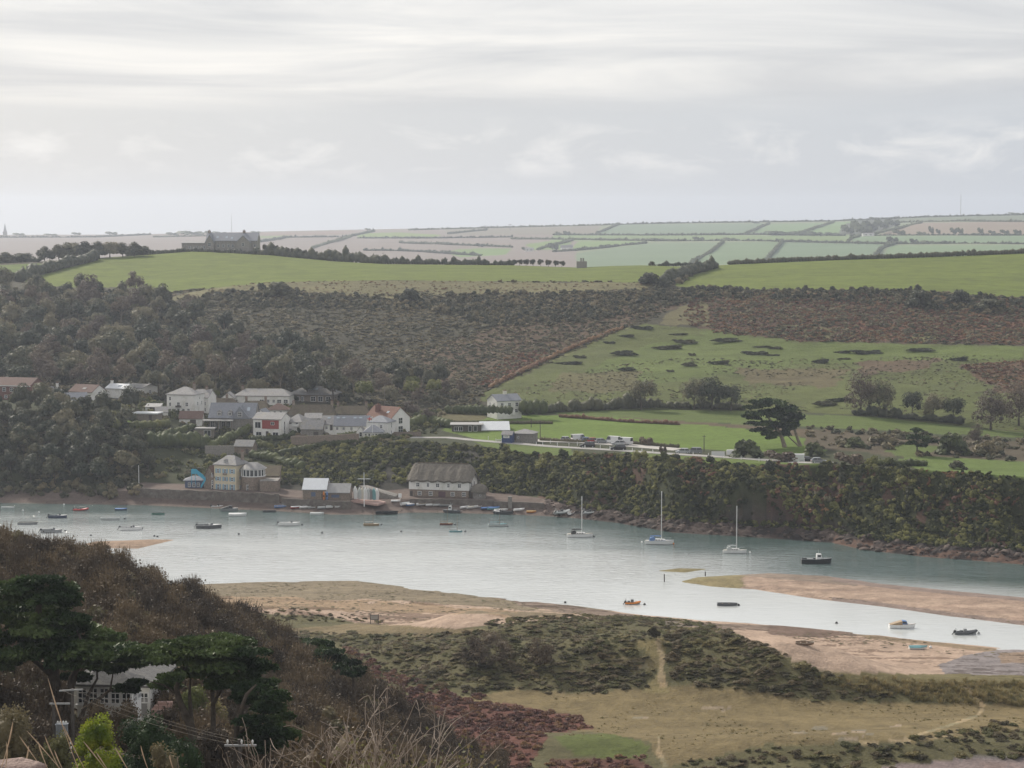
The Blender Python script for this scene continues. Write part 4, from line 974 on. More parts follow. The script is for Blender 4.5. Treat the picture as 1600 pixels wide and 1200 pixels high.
# trees standing in or above the gardens
def tree_at(name, kind, px, py, lo_, hi_, hpx, label, group=None, wide=1.0, cat='tree'):
    p = gpy(px, py, lo_, hi_); s = hpx / ppm(p.y) / {0: 11.8, 1: 12.8, 2: 13, 3: 11.4, 4: 12.6, 5: 10.8, 6: 12.3, 7: 9.3}[kind]
    o = tree(name, WT[kind], (p.x, p.y, p.z - 0.3), s * wide, rr.uniform(0, 6.28), label, group, cat, s)
    return o
for a in [('garden_tree', 3, 160, 652, 650, 705, 42, 'broad dark tree in front of the two white gables'), ('garden_tree', 0, 178, 655, 650, 705, 34, 'rounded green tree beside the sloping lawn'), ('garden_tree', 3, 205, 648, 650, 712, 46, 'tall dark tree below the white chimney'),
          ('garden_tree', 7, 130, 655, 650, 700, 30, 'small dark tree in front of the glasshouse gable'), ('garden_tree', 5, 25, 640, 650, 700, 26, 'pale bush-like tree below the red brick house'), ('garden_tree', 3, 70, 655, 650, 700, 30, 'flat dark tree below the slate roofed cottage'),
          ('garden_tree', 5, 335, 625, 700, 745, 22, 'light green tree beside the tall white house'), ('garden_tree', 0, 380, 612, 730, 760, 22, 'green tree behind the white bungalow'), ('garden_tree', 1, 430, 606, 750, 800, 50, 'tall tree with a bare trunk at the edge of the wood'),
          ('garden_tree', 3, 520, 632, 720, 770, 62, 'large dark tree behind the long grey roofed house'), ('garden_tree', 3, 480, 606, 750, 800, 55, 'dense dark tree behind the skylight roof'), ('garden_tree', 4, 640, 660, 690, 745, 36, 'reddish brown tree beside the tall white gable', None, 1.5), ('garden_tree', 4, 668, 664, 690, 745, 28, 'low reddish brown tree above the bend of the lane', None, 1.4)]:
    tree_at(*a[:4], a[4], a[5], a[6], a[7], None, a[9] if len(a) > 9 else 1.0)
# trees along the foot of the green slope
FT = [tree_proto(330, 5.2, 10.5, L_WOOD, 16, 3200, 0.36, M_BARK, 0.3, core=0.4, limbs=7), tree_proto(331, 6.0, 11.5, L_WOOD, 18, 4200, 0.36, M_BARK, 0.35, core=0.4, limbs=8), tree_proto(332, 6.5, 11.5, L_BROWN, 20, 4200, 0.34, M_BARK, 0.35, core=0.25, limbs=9)]
FH = [10.8, 11.8, 11.8]
for kind, px, py, hpx, wd, label in [(0, 1002, 640, 50, 1.0, 'lone rounded tree at the foot of the green slope'), (1, 1085, 640, 52, 0.9, 'leftmost tree of the dense clump at the foot of the green slope'), (1, 1112, 641, 56, 0.95, 'tallest tree of the dense clump at the foot of the green slope'), (0, 1142, 642, 44, 0.95, 'rightmost tree of the dense clump at the foot of the green slope'),
                                  (2, 1345, 648, 66, 0.85, 'tall brownish tree at the head of the damp meadow'), (1, 1375, 650, 60, 0.8, 'greyish tree second along the damp meadow'), (0, 1425, 654, 46, 0.85, 'dark tree in the middle of the meadow tree line'), (1, 1458, 656, 44, 1.0, 'broad green tree of the meadow tree line'), (0, 1490, 660, 42, 0.95, 'rounded tree near the end of the meadow tree line'),
                                  (2, 1548, 672, 62, 1.0, 'spreading brown tree with a dark forked trunk'), (2, 1592, 665, 66, 0.95, 'large brown tree at the edge of the meadow'), (2, 1525, 694, 30, 0.8, 'small bare brown tree in the sedge')]:
    p = gpy(px, py, 640, 800); s = hpx / ppm(p.y) / FH[kind]
    tree('meadow_tree', FT[kind], (p.x, p.y, p.z - 0.3), s * wd, rr.uniform(0, 6.28), label, 'trees along the foot of the slope', sz=s)

# ------------------------------------------------------------------ bushes and hedges as single things
def bush_mesh(name, seed, mat, nl=9, nq=500, size=0.2, flat=0.8, core=0.75, lump=(0.28, 0.5)):
    V, Q, T = lift(crown((1, 1, flat), nl, nq, size, seed, core=core, jit=1.0, lump=lump), flat * 0.35)
    me = mesh_np(name, V, Q, T); me.materials.append(mat); return me
BM = {'gorse': [bush_mesh('gorse_clump', 400 + i, L_DARK, 14, 420, 0.22, 0.6, 0.8, (0.12, 0.36)) for i in range(3)], 'dark': [bush_mesh('bush', 410 + i, L_DARK) for i in range(2)], 'green': [bush_mesh('bush', 415 + i, L_HEDGE) for i in range(2)],
      'pale': [bush_mesh('bush', 420 + i, L_PALE) for i in range(2)], 'brown': [bush_mesh('bush', 425 + i, L_BROWN, 10, 700, 0.17, 0.8, 0.5) for i in range(2)], 'olive': [bush_mesh('bush', 430, L_OLIVE, 10, 900, 0.12)], 'scrub': [bush_mesh('bush', 435, L_SCRUB)]}
def bush(name, kind, px, py, lo_, hi_, wpx, hpx, label, group=None, cat='bush', i=0, deep=None):
    p = gpy(px, py, lo_, hi_); k_ = ppm(p.y)
    o = link(name, BM[kind][i % len(BM[kind])], None, None, (p.x, p.y + (deep or wpx / k_ / 2) * 0.5, p.z - 0.1)); o.scale = (wpx / k_ / 2 / 0.98, (deep or wpx / k_ / 2) / 0.98, hpx / k_ / 1.05)
    return tag(o, label, cat, group)
GL = [(980, 527), (953, 537), (975, 556), (892, 570), (907, 560), (980, 580), (1062, 524), (1060, 533), (1074, 538), (1046, 546), (1082, 556), (1077, 573), (1125, 570), (1048, 581), (1136, 535), (1192, 543), (1182, 554), (1212, 546), (1318, 552), (1358, 553), (1440, 550), (1500, 564), (1208, 556), (1320, 562), (1284, 568), (1005, 515), (1290, 635), (1315, 628)]
GR = [0 if b < 540 else 1 if b < 556 else 2 for a, b in GL]; GW = ['%s from the left in the %s row' % (nth(sorted(a for (a, b), q in zip(GL, GR) if q == GR[i]).index(GL[i][0])), ('upper', 'middle', 'lower')[GR[i]]) for i in range(len(GL))]
for i, (px, py, w, h) in enumerate([(980, 527, 26, 7), (953, 537, 22, 6), (975, 556, 50, 12), (892, 570, 42, 8), (907, 560, 24, 8), (980, 580, 36, 9), (1062, 524, 30, 5), (1060, 533, 20, 5), (1074, 538, 44, 10), (1046, 546, 46, 11), (1082, 556, 14, 7), (1077, 573, 30, 10), (1125, 570, 34, 10), (1048, 581, 15, 6),
                                    (1136, 535, 62, 10), (1192, 543, 28, 5), (1182, 554, 48, 9), (1212, 546, 32, 6), (1318, 552, 26, 7), (1358, 553, 62, 9), (1440, 550, 60, 8), (1500, 564, 28, 10), (1208, 556, 28, 5), (1320, 562, 30, 4), (1284, 568, 26, 12), (1005, 515, 40, 9), (1290, 635, 50, 12), (1315, 628, 40, 10)]):
    bush('gorse_clump', 'gorse', px, py, 650, 1000, w * 1.3, h * 0.9, 'dark low gorse clump on the green slope, %s' % GW[i], 'gorse clumps on the green slope', 'gorse', i, max(1.6, w / 8.5 / 2))
for a in [('dark', 1445, 484, 52, 30, 'large rounded bush under the right hand ridge field'), ('dark', 1505, 476, 40, 22, 'dark peaked bush at the ridge field edge'), ('dark', 440, 468, 60, 26, 'broad dark bush at the upper edge of the scrub'), ('dark', 645, 474, 44, 22, 'dark bush on the rough strip below the ridge field'), ('scrub', 690, 490, 36, 18, 'rounded grey green bush standing out of the scrub'),
          ('dark', 1555, 488, 60, 20, 'spreading dark bush at the upper right of the bracken'), ('dark', 1020, 447, 44, 20, 'dark bush where the ridge field hedge meets the scrub')]:
    bush('bush', a[0], a[1], a[2], 760, 1100, a[3], a[4], a[5])

def hedge(name, pts, w, h, mat, label, group=None, seed=0, nq=10, size=0.35, rough=0.25, cat='hedge'):
    """a line of growth: pts world points on the ground"""
    r = np.random.default_rng(seed); P = [np.array(p) for p in pts]
    Vs, Ts, Qs = [], [], []; bt = 0; L_ = []
    for a, b in zip(P[:-1], P[1:]):
        d = np.linalg.norm(b - a); n = max(1, int(d / (w * 0.55)))
        for j in range(n): L_.append(a + (b - a) * j / n)
    L_.append(P[-1]); o0 = L_[0].copy()
    LQ = []
    for c in L_:
        c = c - o0
        iv, it = ICO1
        s = np.array([w * 0.62 * (1 + rough * r.normal() * .5), w * 0.62 * (1 + rough * r.normal() * .5), h * 0.56 * (1 + rough * r.normal())])
        vv = c + iv * s * (1 + 0.1 * r.normal(size=(len(iv), 1))) + np.array([0, 0, s[2] * 0.8]); Vs.append(vv); Ts.append(it + bt); bt += len(vv)
        d = unit(r, nq); d[:, 2] = np.abs(d[:, 2]); LQ.append((c + d * s * 1.02 + np.array([0, 0, s[2] * 0.8]), d))
    if nq:
        PP = np.concatenate([a for a, b in LQ]); DD = np.concatenate([b for a, b in LQ]); DD = DD + r.normal(size=DD.shape) * .5; DD /= np.linalg.norm(DD, axis=1)[:, None]
        v, q = quads_at(PP, DD, size, r); Vs.append(v); Qs = q + bt
    me = mesh_np(name, np.concatenate(Vs), Qs if nq else None, np.concatenate(Ts)); me.materials.append(mat)
    return tag(link(name, me, None, None, o0), label, cat, group)
def hpts(px_py, lo_, hi_): return [gpy(a, b, lo_, hi_) for a, b in px_py]
FAR = [[(0, 371.5), (150, 371), (235, 367)], [(404, 379), (450, 371.5), (545, 370.5), (585, 362)], [(487, 389), (515, 380), (548, 371)], [(560, 372.5), (690, 372.5), (800, 371)], [(625, 380), (700, 383), (800, 387)], [(570, 392), (660, 394), (750, 400)], [(800, 374), (920, 375), (1060, 377)], [(1060, 377), (1220, 378), (1390, 382)], [(1390, 382), (1600, 381.5)],
       [(865, 367.5), (1000, 368), (1165, 367)], [(1165, 367), (1320, 368.5)], [(1330, 369.5), (1600, 368)], [(865, 394), (900, 392), (960, 386), (1010, 380.5)], [(1078, 413), (1108, 396), (1130, 379)], [(1195, 411), (1222, 378)], [(1366, 402), (1376, 390), (1398, 382)], [(932, 366), (968, 351)], [(1165, 366), (1202, 350)], [(1246, 366), (1302, 348)],
       [(640, 360), (800, 355.5), (950, 352)], [(950, 351.5), (1100, 348.5), (1300, 346)], [(1300, 346), (1450, 339.5), (1600, 336)], [(1405, 348), (1500, 346), (1600, 347)], [(840, 391), (895, 376)], [(1325, 377), (1342, 370)], [(240, 371), (400, 368)], [(700, 366), (760, 360)], [(1368, 366), (1440, 349)]]
for i, l in enumerate(FAR):
    pp = hpts([(a, b) for a, b in l], 2000, 5000)
    hedge('far_hedge', pp, 4.4, 3.2, L_HEDGE, 'grey hedge bank between the pale far fields', 'hedge banks between the far fields', 500 + i, 2, 2.0, 0.35)
FB_ = bush_mesh('far_tree', 440, L_HEDGE, 7, 60, 0.5, 0.9)
def far_tree(px, py, w, h, label, group):
    p = gpy(px, py, 2000, 5000); k_ = ppm(p.y); o = link('far_tree', FB_, None, None, (p.x, p.y, p.z - 0.5)); o.scale = (w / k_ / 2, w / k_ / 2, h / k_ / 1.1); tag(o, label, 'tree', group)
FTL = [(865, 391, 18, 11), (872, 368, 8, 6), (886, 368, 12, 7), (1028, 377, 22, 5), (1092, 376, 20, 6), (1140, 376, 22, 5), (1225, 367, 60, 6), (1250, 367, 30, 5), (1275, 368, 24, 6), (1300, 368, 22, 5), (1405, 367, 22, 8), (1440, 367, 16, 5), (1455, 366, 9, 12), (1466, 366, 8, 8), (1490, 366, 12, 10), (1500, 366, 12, 10), (1532, 366, 10, 10), (1550, 366, 12, 6), (1570, 366, 16, 7), (1590, 366, 14, 7), (1395, 381, 20, 11), (1428, 381, 14, 8), (1450, 381, 24, 5), (1480, 381, 16, 5),
                                    (915, 390, 5, 6), (940, 388, 8, 5), (955, 387, 8, 5), (820, 392, 10, 6), (300, 368, 44, 7), (330, 367, 20, 6), (345, 367, 24, 5), (270, 368, 20, 5), (80, 368, 22, 3), (120, 367, 16, 4), (30, 368, 20, 4), (175, 367, 20, 5), (400, 365, 16, 4), (575, 359.5, 10, 3), (750, 386, 14, 6), (1180, 349, 16, 3), (1365, 343, 14, 4), (1585, 335, 20, 3)]
FTX = [(a, b) for a, b, c, d in FTL]
for i, (px, py, w, h) in enumerate(FTL):
    far_tree(px, py, w, h, 'hazy tree clump on the far hills, %s of them from the left' % nth(sorted(FTX).index((px, py))), 'hazy trees on the far hills')
for i, (px, py, w, h) in enumerate([(1325, 366, 22, 14), (1342, 364, 26, 18), (1360, 362, 26, 16), (1378, 358, 24, 14), (1395, 354, 26, 11), (1350, 367, 30, 14)]):
    far_tree(px, py, w, h, 'hazy tree of the dark copse on the far hill', 'trees of the far copse')

# hedges and walls of the near ridge
hedge('field_hedge', hpts([(30, 440), (60, 430), (100, 419), (150, 407)], 950, 1200), 4.5, 4.5, L_DARK, 'thick dark hedge running down between the two ridge fields', None, 601, 14, 0.5)
hedge('field_hedge', hpts([(-60, 413), (0, 412), (60, 409)], 1100, 1190), 3.0, 3.0, L_DARK, 'low hedge along the top of the small ridge field', None, 602, 14, 0.5)
hedge('field_hedge', [gp(p, y) for p, y in ((400, 1212), (470, 1200), (540, 1186), (600, 1174))], 4.0, 5.0, L_DARK, 'tall dark hedge falling away from the ridge house', None, 603, 16, 0.5, 0.3)
hedge('field_hedge', [gp(p, y) for p, y in ((590, 1174), (700, 1166), (800, 1162))], 2.6, 3.0, L_DARK, 'low dark hedge along the middle of the ridge', None, 604, 14, 0.4, 0.3)
hedge('field_hedge', [gp(p, y) for p, y in ((200, 1192), (290, 1211), (400, 1213))], 2.2, 2.2, L_DARK, 'low hedge below the ridge house', None, 605, 12, 0.4, 0.25)
hedge('field_hedge', hpts([(1035, 445), (1075, 430), (1118, 419)], 960, 1150), 3.5, 4.0, L_DARK, 'dark hedge climbing between the two main ridge fields', None, 606, 14, 0.4, 0.35)
hedge('field_hedge', [gp(p, y) for p, y in ((1030, 1152), (1120, 1152))], 2.2, 1.8, L_DARK, 'thin hedge on the ridge behind the saddle', None, 607, 10, 0.4, 0.25)
hedge('field_hedge', [gp(p, y) for p, y in ((1140, 1151), (1250, 1151), (1400, 1151), (1600, 1151), (1800, 1150))], 2.6, 2.6, L_DARK, 'long dark hedge bank crowning the right hand ridge field', None, 608, 8, 0.4, 0.12)
for i, (px, w, h) in enumerate([(8, 40, 24), (35, 40, 22), (70, 34, 30), (92, 36, 32), (112, 40, 36), (132, 40, 34), (152, 38, 32), (172, 38, 32), (192, 36, 28), (210, 34, 28), (224, 26, 22)]):
    p = gp(px, 1165 + px * 0.1); k_ = ppm(p.y)
    tree('ridge_tree', WT[[8, 9, 8][i % 3]], (p.x, p.y, p.z - 0.5), w / k_ / 10.5, i * 1.3, 'dark tree of the ridge clump by the sloping hedge, %s from the left' % nth(i), 'trees of the ridge clump', sz=h / k_ / 11)
for i, px in enumerate([803, 812, 822, 833, 845, 857, 868, 878]):
    p = gp(px, 1163); k_ = ppm(p.y)
    tree('windswept_tree', WT[7], (p.x, p.y, p.z - 0.3), 12 / k_ / 7, i, 'small wind-cut tree in the ridge row near the stone tower, %s from the left' % nth(i), 'row of wind-cut trees on the ridge', sz=(14 - abs(i - 4) * .6) / k_ / 9)
bush('bush', 'dark', 1020, 415, 1100, 1160, 14, 8, 'small wind-bent bush alone on the ridge saddle')
bush('bush', 'dark', 1221, 410, 1100, 1160, 9, 4, 'tiny bush on the ridge hedge'), bush('bush', 'dark', 674, 412, 1100, 1170, 14, 8, 'round bush standing in the ridge hedge'), bush('bush', 'dark', 715, 412, 1100, 1170, 26, 9, 'broad bush standing in the ridge hedge')
for i, px in enumerate(range(412, 580, 9)):
    p = gp(px, 1206 - (px - 412) * 0.17); k_ = ppm(p.y)
    tree('pine_row_tree', WT[7], (p.x, p.y + 4, p.z - 0.3), 11 / k_ / 7, i, 'small dark conifer in the row beside the ridge house, %s from the house' % nth(i), 'conifer row on the ridge', sz=(20 - (px - 412) * 0.06) / k_ / 9)
# hedges of the valley
hedge('boundary_hedge', hpts([(700, 646), (760, 648)], 700, 770), 2.0, 2.4, L_HEDGE, 'clipped hedge beside the pale rough garden', None, 611, 20, 0.3)
hedge('boundary_hedge', [gp(p, y) for p, y in ((820, 746), (880, 756), (960, 764), (1000, 768))], 3.0, 4.0, L_DARK, 'dark hedge below the green slope beside the white house', None, 612, 20, 0.4, 0.3)
hedge('boundary_hedge', [gp(p, y) for p, y in ((1010, 768), (1100, 768), (1160, 766))], 2.4, 2.4, L_DARK, 'dark hedge under the meadow tree clump', None, 613, 18, 0.35, 0.3)
hedge('boundary_hedge', [gp(p, y) for p, y in ((1335, 748), (1420, 742), (1500, 736))], 2.8, 2.6, L_DARK, 'shaded hedge under the meadow tree line', None, 614, 18, 0.35, 0.35)
hedge('boundary_hedge', hpts([(875, 652), (920, 655), (980, 660), (1060, 664)], 680, 760), 1.2, 1.0, L_BRACK, 'low brown hedge bank behind the bright field', None, 615, 14, 0.3, 0.3)
hedge('field_bank', hpts([(766, 606), (830, 575), (900, 542), (972, 514)], 700, 1000), 1.6, 1.2, L_BRACK, 'earth bank dividing the bracken from the green slope', None, 616, 12, 0.3, 0.3, 'bank')
hedge('boundary_hedge', [gp(p, y) for p, y in ((1350, 618), (1400, 617), (1445, 616))], 1.8, 1.8, L_HEDGE, 'clipped hedge in front of the lone pine', None, 617, 30, 0.22, 0.12)
for a in [('green', 1172, 718, 60, 30, 'dark leafy thicket beside the windswept cypress'), ('brown', 1220, 722, 52, 18, 'brown dome shaped bush at the roadside'), ('brown', 1036, 712, 13, 16, 'small round bush on the verge near the parked cars'), ('brown', 1328, 727, 48, 20, 'square brown clipped bush near the road end'),
          ('green', 1275, 714, 40, 22, 'green bush to the right of the windswept cypress'), ('pale', 1365, 728, 24, 16, 'pale silvery bush on the cliff top'), ('pale', 1388, 729, 28, 14, 'second pale silvery bush on the cliff top'), ('brown', 1010, 696, 24, 14, 'twiggy brown bush behind the white vans'), ('dark', 1500, 734, 30, 14, 'dark round bush at the edge of the cliff top field'),
          ('green', 1340, 700, 40, 16, 'green bramble mound in the valley scrub'), ('scrub', 1380, 696, 50, 20, 'grey green bush beside the lone pine'), ('green', 1495, 712, 60, 34, 'broad green willow bush behind the pine'), ('scrub', 1545, 712, 50, 26, 'dull bush at the valley edge')]:
    bush('bush', a[0], a[1], a[2], 540, 740, a[3], a[4], a[5])

# ------------------------------------------------------------------ cypresses: flat pads of foliage on bare limbs
def pads_mesh(pads, size, seed, up=0.7, asp=2.2, core=0.7):
    Vs, Qs, Ts = [], [], []; bq = 0
    for i, (c, rad, nq) in enumerate(pads):
        V, Q, T = crown(rad, 7, nq, size, seed + i, core=core, lump=(0.3, 0.5), up=up, jit=0.9, asp=asp, spike=0.45)
        Vs.append(V + np.array(c)); Qs.append(Q + bq)
        if T is not None: Ts.append(T + bq)
        bq += len(V)
    me = mesh_np('crown', np.concatenate(Vs), np.concatenate(Qs), np.concatenate(Ts) if Ts else None); me.materials.append(L_CYP); return me
def cypress(name, base, pads, limbs, label, seed, size=0.16, r0=0.35, bark=None, core=0.7):
    """pads: (centre, radii, sprays) from the base; limbs: lists of points with start radius"""
    o = empty(name, base)
    V, Q = merge([tube_np(p, [r_ * (1 - 0.75 * i / (len(p) - 1)) for i in range(len(p))], 7) for p, r_ in limbs])
    me = mesh_np('trunk', V, Q, None, True); link('trunk', me, bark or M_BARK, o)
    link('crown', pads_mesh(pads, size, seed, core=core), None, o)
    return tag(o, label, 'tree')
def offpx(base, px, py, dy=0.0):
    p = at(px, py, base.y + dy); return (p.x - base.x, dy, p.z - base.z)
b0 = gpy(1226, 699, 600, 700)
pd = []
r5 = random.Random(9)
for px, py, w, h in [(1190, 634, 34, 12), (1208, 631, 44, 12), (1228, 638, 42, 16), (1240, 652, 30, 18), (1185, 648, 34, 11), (1205, 648, 44, 16), (1225, 656, 40, 18), (1196, 663, 36, 12), (1215, 668, 40, 16), (1235, 670, 24, 16), (1200, 678, 24, 8), (1180, 655, 22, 7), (1192, 672, 26, 8), (1206, 684, 16, 8), (1222, 680, 26, 12), (1243, 664, 14, 12), (1174, 637, 24, 5), (1170, 650, 22, 5), (1176, 662, 26, 5), (1182, 673, 22, 5), (1180, 628, 20, 5), (1200, 626, 26, 6)]:
    k_ = ppm(b0.y); pd.append((offpx(b0, px, py, r5.uniform(-2, 2)), (w / k_ / 2 * 1.1, w / k_ / 2 * 1.0, h / k_ / 2 * 1.2), 520))
cypress('windswept_cypress', b0, pd, [([(0, 0, 0), offpx(b0, 1222, 685), offpx(b0, 1212, 665), offpx(b0, 1196, 648)], 0.75), ([offpx(b0, 1252, 700, 1), offpx(b0, 1246, 685, 1), offpx(b0, 1238, 660, 1), offpx(b0, 1225, 642, 1)], 0.6), ([offpx(b0, 1250, 698, .5), offpx(b0, 1238, 688, .5), offpx(b0, 1226, 676)], 0.35)],
        'windswept dark cypress leaning inland beside the road', 700, 0.42, bark=M_BARKL, core=0.85)
b0 = gpy(1433, 712, 580, 700); k_ = ppm(b0.y)
cypress('lone_pine', b0, [(offpx(b0, px, py, 0), (w / k_ / 2, w / k_ / 2, h / k_ / 2), 220) for px, py, w, h in [(1432, 673, 20, 10), (1428, 683, 28, 10), (1442, 684, 34, 12), (1452, 690, 26, 10), (1424, 692, 20, 9), (1440, 696, 24, 8)]], [([(0, 0, 0), offpx(b0, 1433, 695), offpx(b0, 1432, 675)], 0.28), ([offpx(b0, 1433, 698), offpx(b0, 1452, 690)], 0.12)], 'lone pine with an open flat crown on the valley edge', 730, 0.4)
# ------------------------------------------------------------------ building materials
M_WHITE = pbr('white_render', (0.74, 0.73, 0.70), 0.8, 0.06, 0.8, 0.2, stain=(0.58, 0.57, 0.52))
M_CREAM = pbr('cream_render', (0.60, 0.53, 0.39), 0.8, 0.07, 0.7, 0.2, stain=(0.52, 0.45, 0.33))
M_PALEY = pbr('pale_yellow_render', (0.66, 0.64, 0.54), 0.8, 0.06, 0.8, 0.2)
M_SLATE = pbr('weathered_slate', (0.23, 0.225, 0.225), 0.75, 0.22, 1.6, 0.3, bump=0.5, bscale=6, stain=(0.25, 0.235, 0.20))
M_SLATEB = pbr('blue_grey_slate', (0.19, 0.20, 0.225), 0.65, 0.15, 1.6, 0.35, bump=0.4, bscale=6)
M_TILE = pbr('red_clay_tile', (0.17, 0.092, 0.07), 0.85, 0.25, 1.8, 0.2, bump=0.5, bscale=7, stain=(0.16, 0.105, 0.075))
M_TILEB = pbr('brown_clay_tile', (0.13, 0.085, 0.072), 0.85, 0.2, 1.8, 0.2, bump=0.5, bscale=7)
M_THATCH = pbr('weathered_thatch', (0.165, 0.148, 0.125), 0.95, 0.28, 2.2, 0.1, bump=0.9, bscale=5, stain=(0.13, 0.118, 0.10))
M_THATCHD = pbr('dark_thatch', (0.105, 0.088, 0.066), 0.95, 0.28, 1.2, 0.1, bump=0.9, bscale=5, stain=(0.12, 0.11, 0.065))
M_STONE = pbr('local_stone', (0.235, 0.19, 0.155), 0.9, 0.35, 2.6, 0.2, bump=0.8, bscale=4, stain=(0.17, 0.145, 0.12))
M_STONEG = pbr('grey_stone', (0.24, 0.225, 0.205), 0.9, 0.3, 2.4, 0.2, bump=0.8, bscale=4)
M_BRICK = pbr('red_brick', (0.17, 0.09, 0.075), 0.9, 0.2, 3.0, 0.2, bump=0.3)
M_REDCLAD = pbr('red_cladding', (0.29, 0.065, 0.055), 0.7, 0.12, 2.0, 0.25)
M_FRAME = pbr('white_joinery', (0.72, 0.72, 0.71), 0.5, spec=0.4)
M_GLASS = pbr('window_glass', (0.025, 0.03, 0.035), 0.08, spec=0.6)
M_SKYL = pbr('skylight_glass', (0.35, 0.40, 0.45), 0.12, spec=1.0)
M_BLUE = pbr('blue_shutter_paint', (0.20, 0.33, 0.43), 0.6, 0.1, 3.0)
M_BLUED = pbr('blue_timber', (0.10, 0.13, 0.20), 0.7, 0.15, 3.0)
M_TURQ = pbr('turquoise_paint', (0.06, 0.33, 0.48), 0.55, 0.08, 3.0)
M_TIMBER = pbr('weathered_timber', (0.20, 0.175, 0.15), 0.85, 0.25, 2.0, bump=0.4)
M_TIMBERD = pbr('dark_timber', (0.085, 0.075, 0.068), 0.8, 0.25, 2.0, bump=0.4)
M_PINKDECK = pbr('pinkish_boards', (0.40, 0.27, 0.235), 0.85, 0.15, 2.0)
M_METAL = pbr('pale_metal_sheet', (0.62, 0.64, 0.66), 0.45, 0.06, 1.0, 0.5)
M_LEAD = pbr('grey_felt_roof', (0.30, 0.295, 0.29), 0.8, 0.15, 1.0)
M_CONC = pbr('concrete', (0.36, 0.34, 0.315), 0.9, 0.18, 1.0, stain=(0.26, 0.24, 0.21))
M_TARMAC = pbr('pale_worn_tarmac', (0.27, 0.26, 0.25), 0.9, 0.15, 0.5, stain=(0.33, 0.315, 0.29))
M_ROADP = pbr('gravel_shoulder', (0.42, 0.40, 0.37), 0.9, 0.15, 1.0)
M_BLUEK = pbr('dark_blue_paint', (0.035, 0.06, 0.16), 0.5, 0.1, 2.0)
M_PURPLE = pbr('maroon_door_paint', (0.12, 0.075, 0.085), 0.7, 0.1, 3.0)
M_WALLB = pbr('old_quay_stone', (0.135, 0.115, 0.10), 0.92, 0.35, 0.9, bump=0.9, bscale=2.5, stain=(0.20, 0.185, 0.165))
M_WPAINT = pbr('white_paint', (0.76, 0.76, 0.75), 0.55)
M_RED = pbr('red_paint', (0.50, 0.06, 0.05), 0.5); M_ORANGE = pbr('orange_plastic', (0.62, 0.19, 0.03), 0.5)
M_BLACK = pbr('black_rubber', (0.022, 0.022, 0.024), 0.7)

class MB:
    """collects boxes and prisms into one mesh"""
    def __init__(s): s.V = []; s.F = []
    def add(s, V, Fs):
        b = len(s.V); s.V += [tuple(v) for v in V]; s.F += [tuple(i + b for i in f) for f in Fs]; return s
    def box(s, x0, x1, y0, y1, z0, z1):
        return s.add([(x0, y0, z0), (x1, y0, z0), (x1, y1, z0), (x0, y1, z0), (x0, y0, z1), (x1, y0, z1), (x1, y1, z1), (x0, y1, z1)],
                     [(0, 3, 2, 1), (4, 5, 6, 7), (0, 1, 5, 4), (1, 2, 6, 5), (2, 3, 7, 6), (3, 0, 4, 7)])
    def prism(s, poly, a0, a1, ax='x'):
        """closed polygon in the two other axes, extruded along ax"""
        n = len(poly); f = {'x': lambda a, p: (a, p[0], p[1]), 'y': lambda a, p: (p[0], a, p[1]), 'z': lambda a, p: (p[0], p[1], a)}[ax]
        V = [f(a0, p) for p in poly] + [f(a1, p) for p in poly]
        return s.add(V, [tuple(range(n))[::-1], tuple(range(n, 2 * n))] + [(i, (i + 1) % n, n + (i + 1) % n, n + i) for i in range(n)])
    def tube(s, pts, r, n=6):
        rr_ = r if isinstance(r, (list, tuple)) else [r] * len(pts)
        V, Q = tube_np(pts, rr_, n); k = len(V)
        return s.add(V, [tuple(q) for q in Q] + [tuple(range(n))[::-1], tuple(range(k - n, k))])
    def mesh(s, name):
        me = bpy.data.meshes.new(name); me.from_pydata(s.V, [], s.F)
        import bmesh
        bm = bmesh.new(); bm.from_mesh(me); bmesh.ops.recalc_face_normals(bm, faces=bm.faces); bm.to_mesh(me); bm.free()
        return me
    def build(s, name, mat, parent=None, loc=None, rz=None): return link(name, s.mesh(name), mat, parent, loc, rz)
_wc = {}
def window(parent, w, h, nx=2, nz=2, loc=(0, 0, 0), rz=0, frame=None, name='window', bar=0.07):
    key = (round(w, 2), round(h, 2), nx, nz, frame.name if frame else '', bar)
    if key not in _wc:
        m = MB(); t = bar * 1.3
        m.box(-w / 2, w / 2, -0.10, 0.02, 0, t).box(-w / 2, w / 2, -0.07, 0.02, h - t, h).box(-w / 2, -w / 2 + t, -0.07, 0.02, t, h - t).box(w / 2 - t, w / 2, -0.07, 0.02, t, h - t)
        for i in range(1, nx): m.box(-w / 2 + w * i / nx - bar / 2, -w / 2 + w * i / nx + bar / 2, -0.055, 0.02, t, h - t)
        for i in range(1, nz): m.box(-w / 2 + t, w / 2 - t, -0.05, 0.02, h * i / nz - bar / 2, h * i / nz + bar / 2)
        a = m.mesh('window'); a.materials.append(frame or M_FRAME)
        b = MB().box(-w / 2 + t * 0.9, w / 2 - t * 0.9, -0.03, 0.015, t * 0.9, h - t * 0.9).mesh('pane'); b.materials.append(M_GLASS)
        _wc[key] = (a, b)
    a, b = _wc[key]
    o = link(name, a, None, parent, loc, rz); link('pane', b, None, o)
    return o
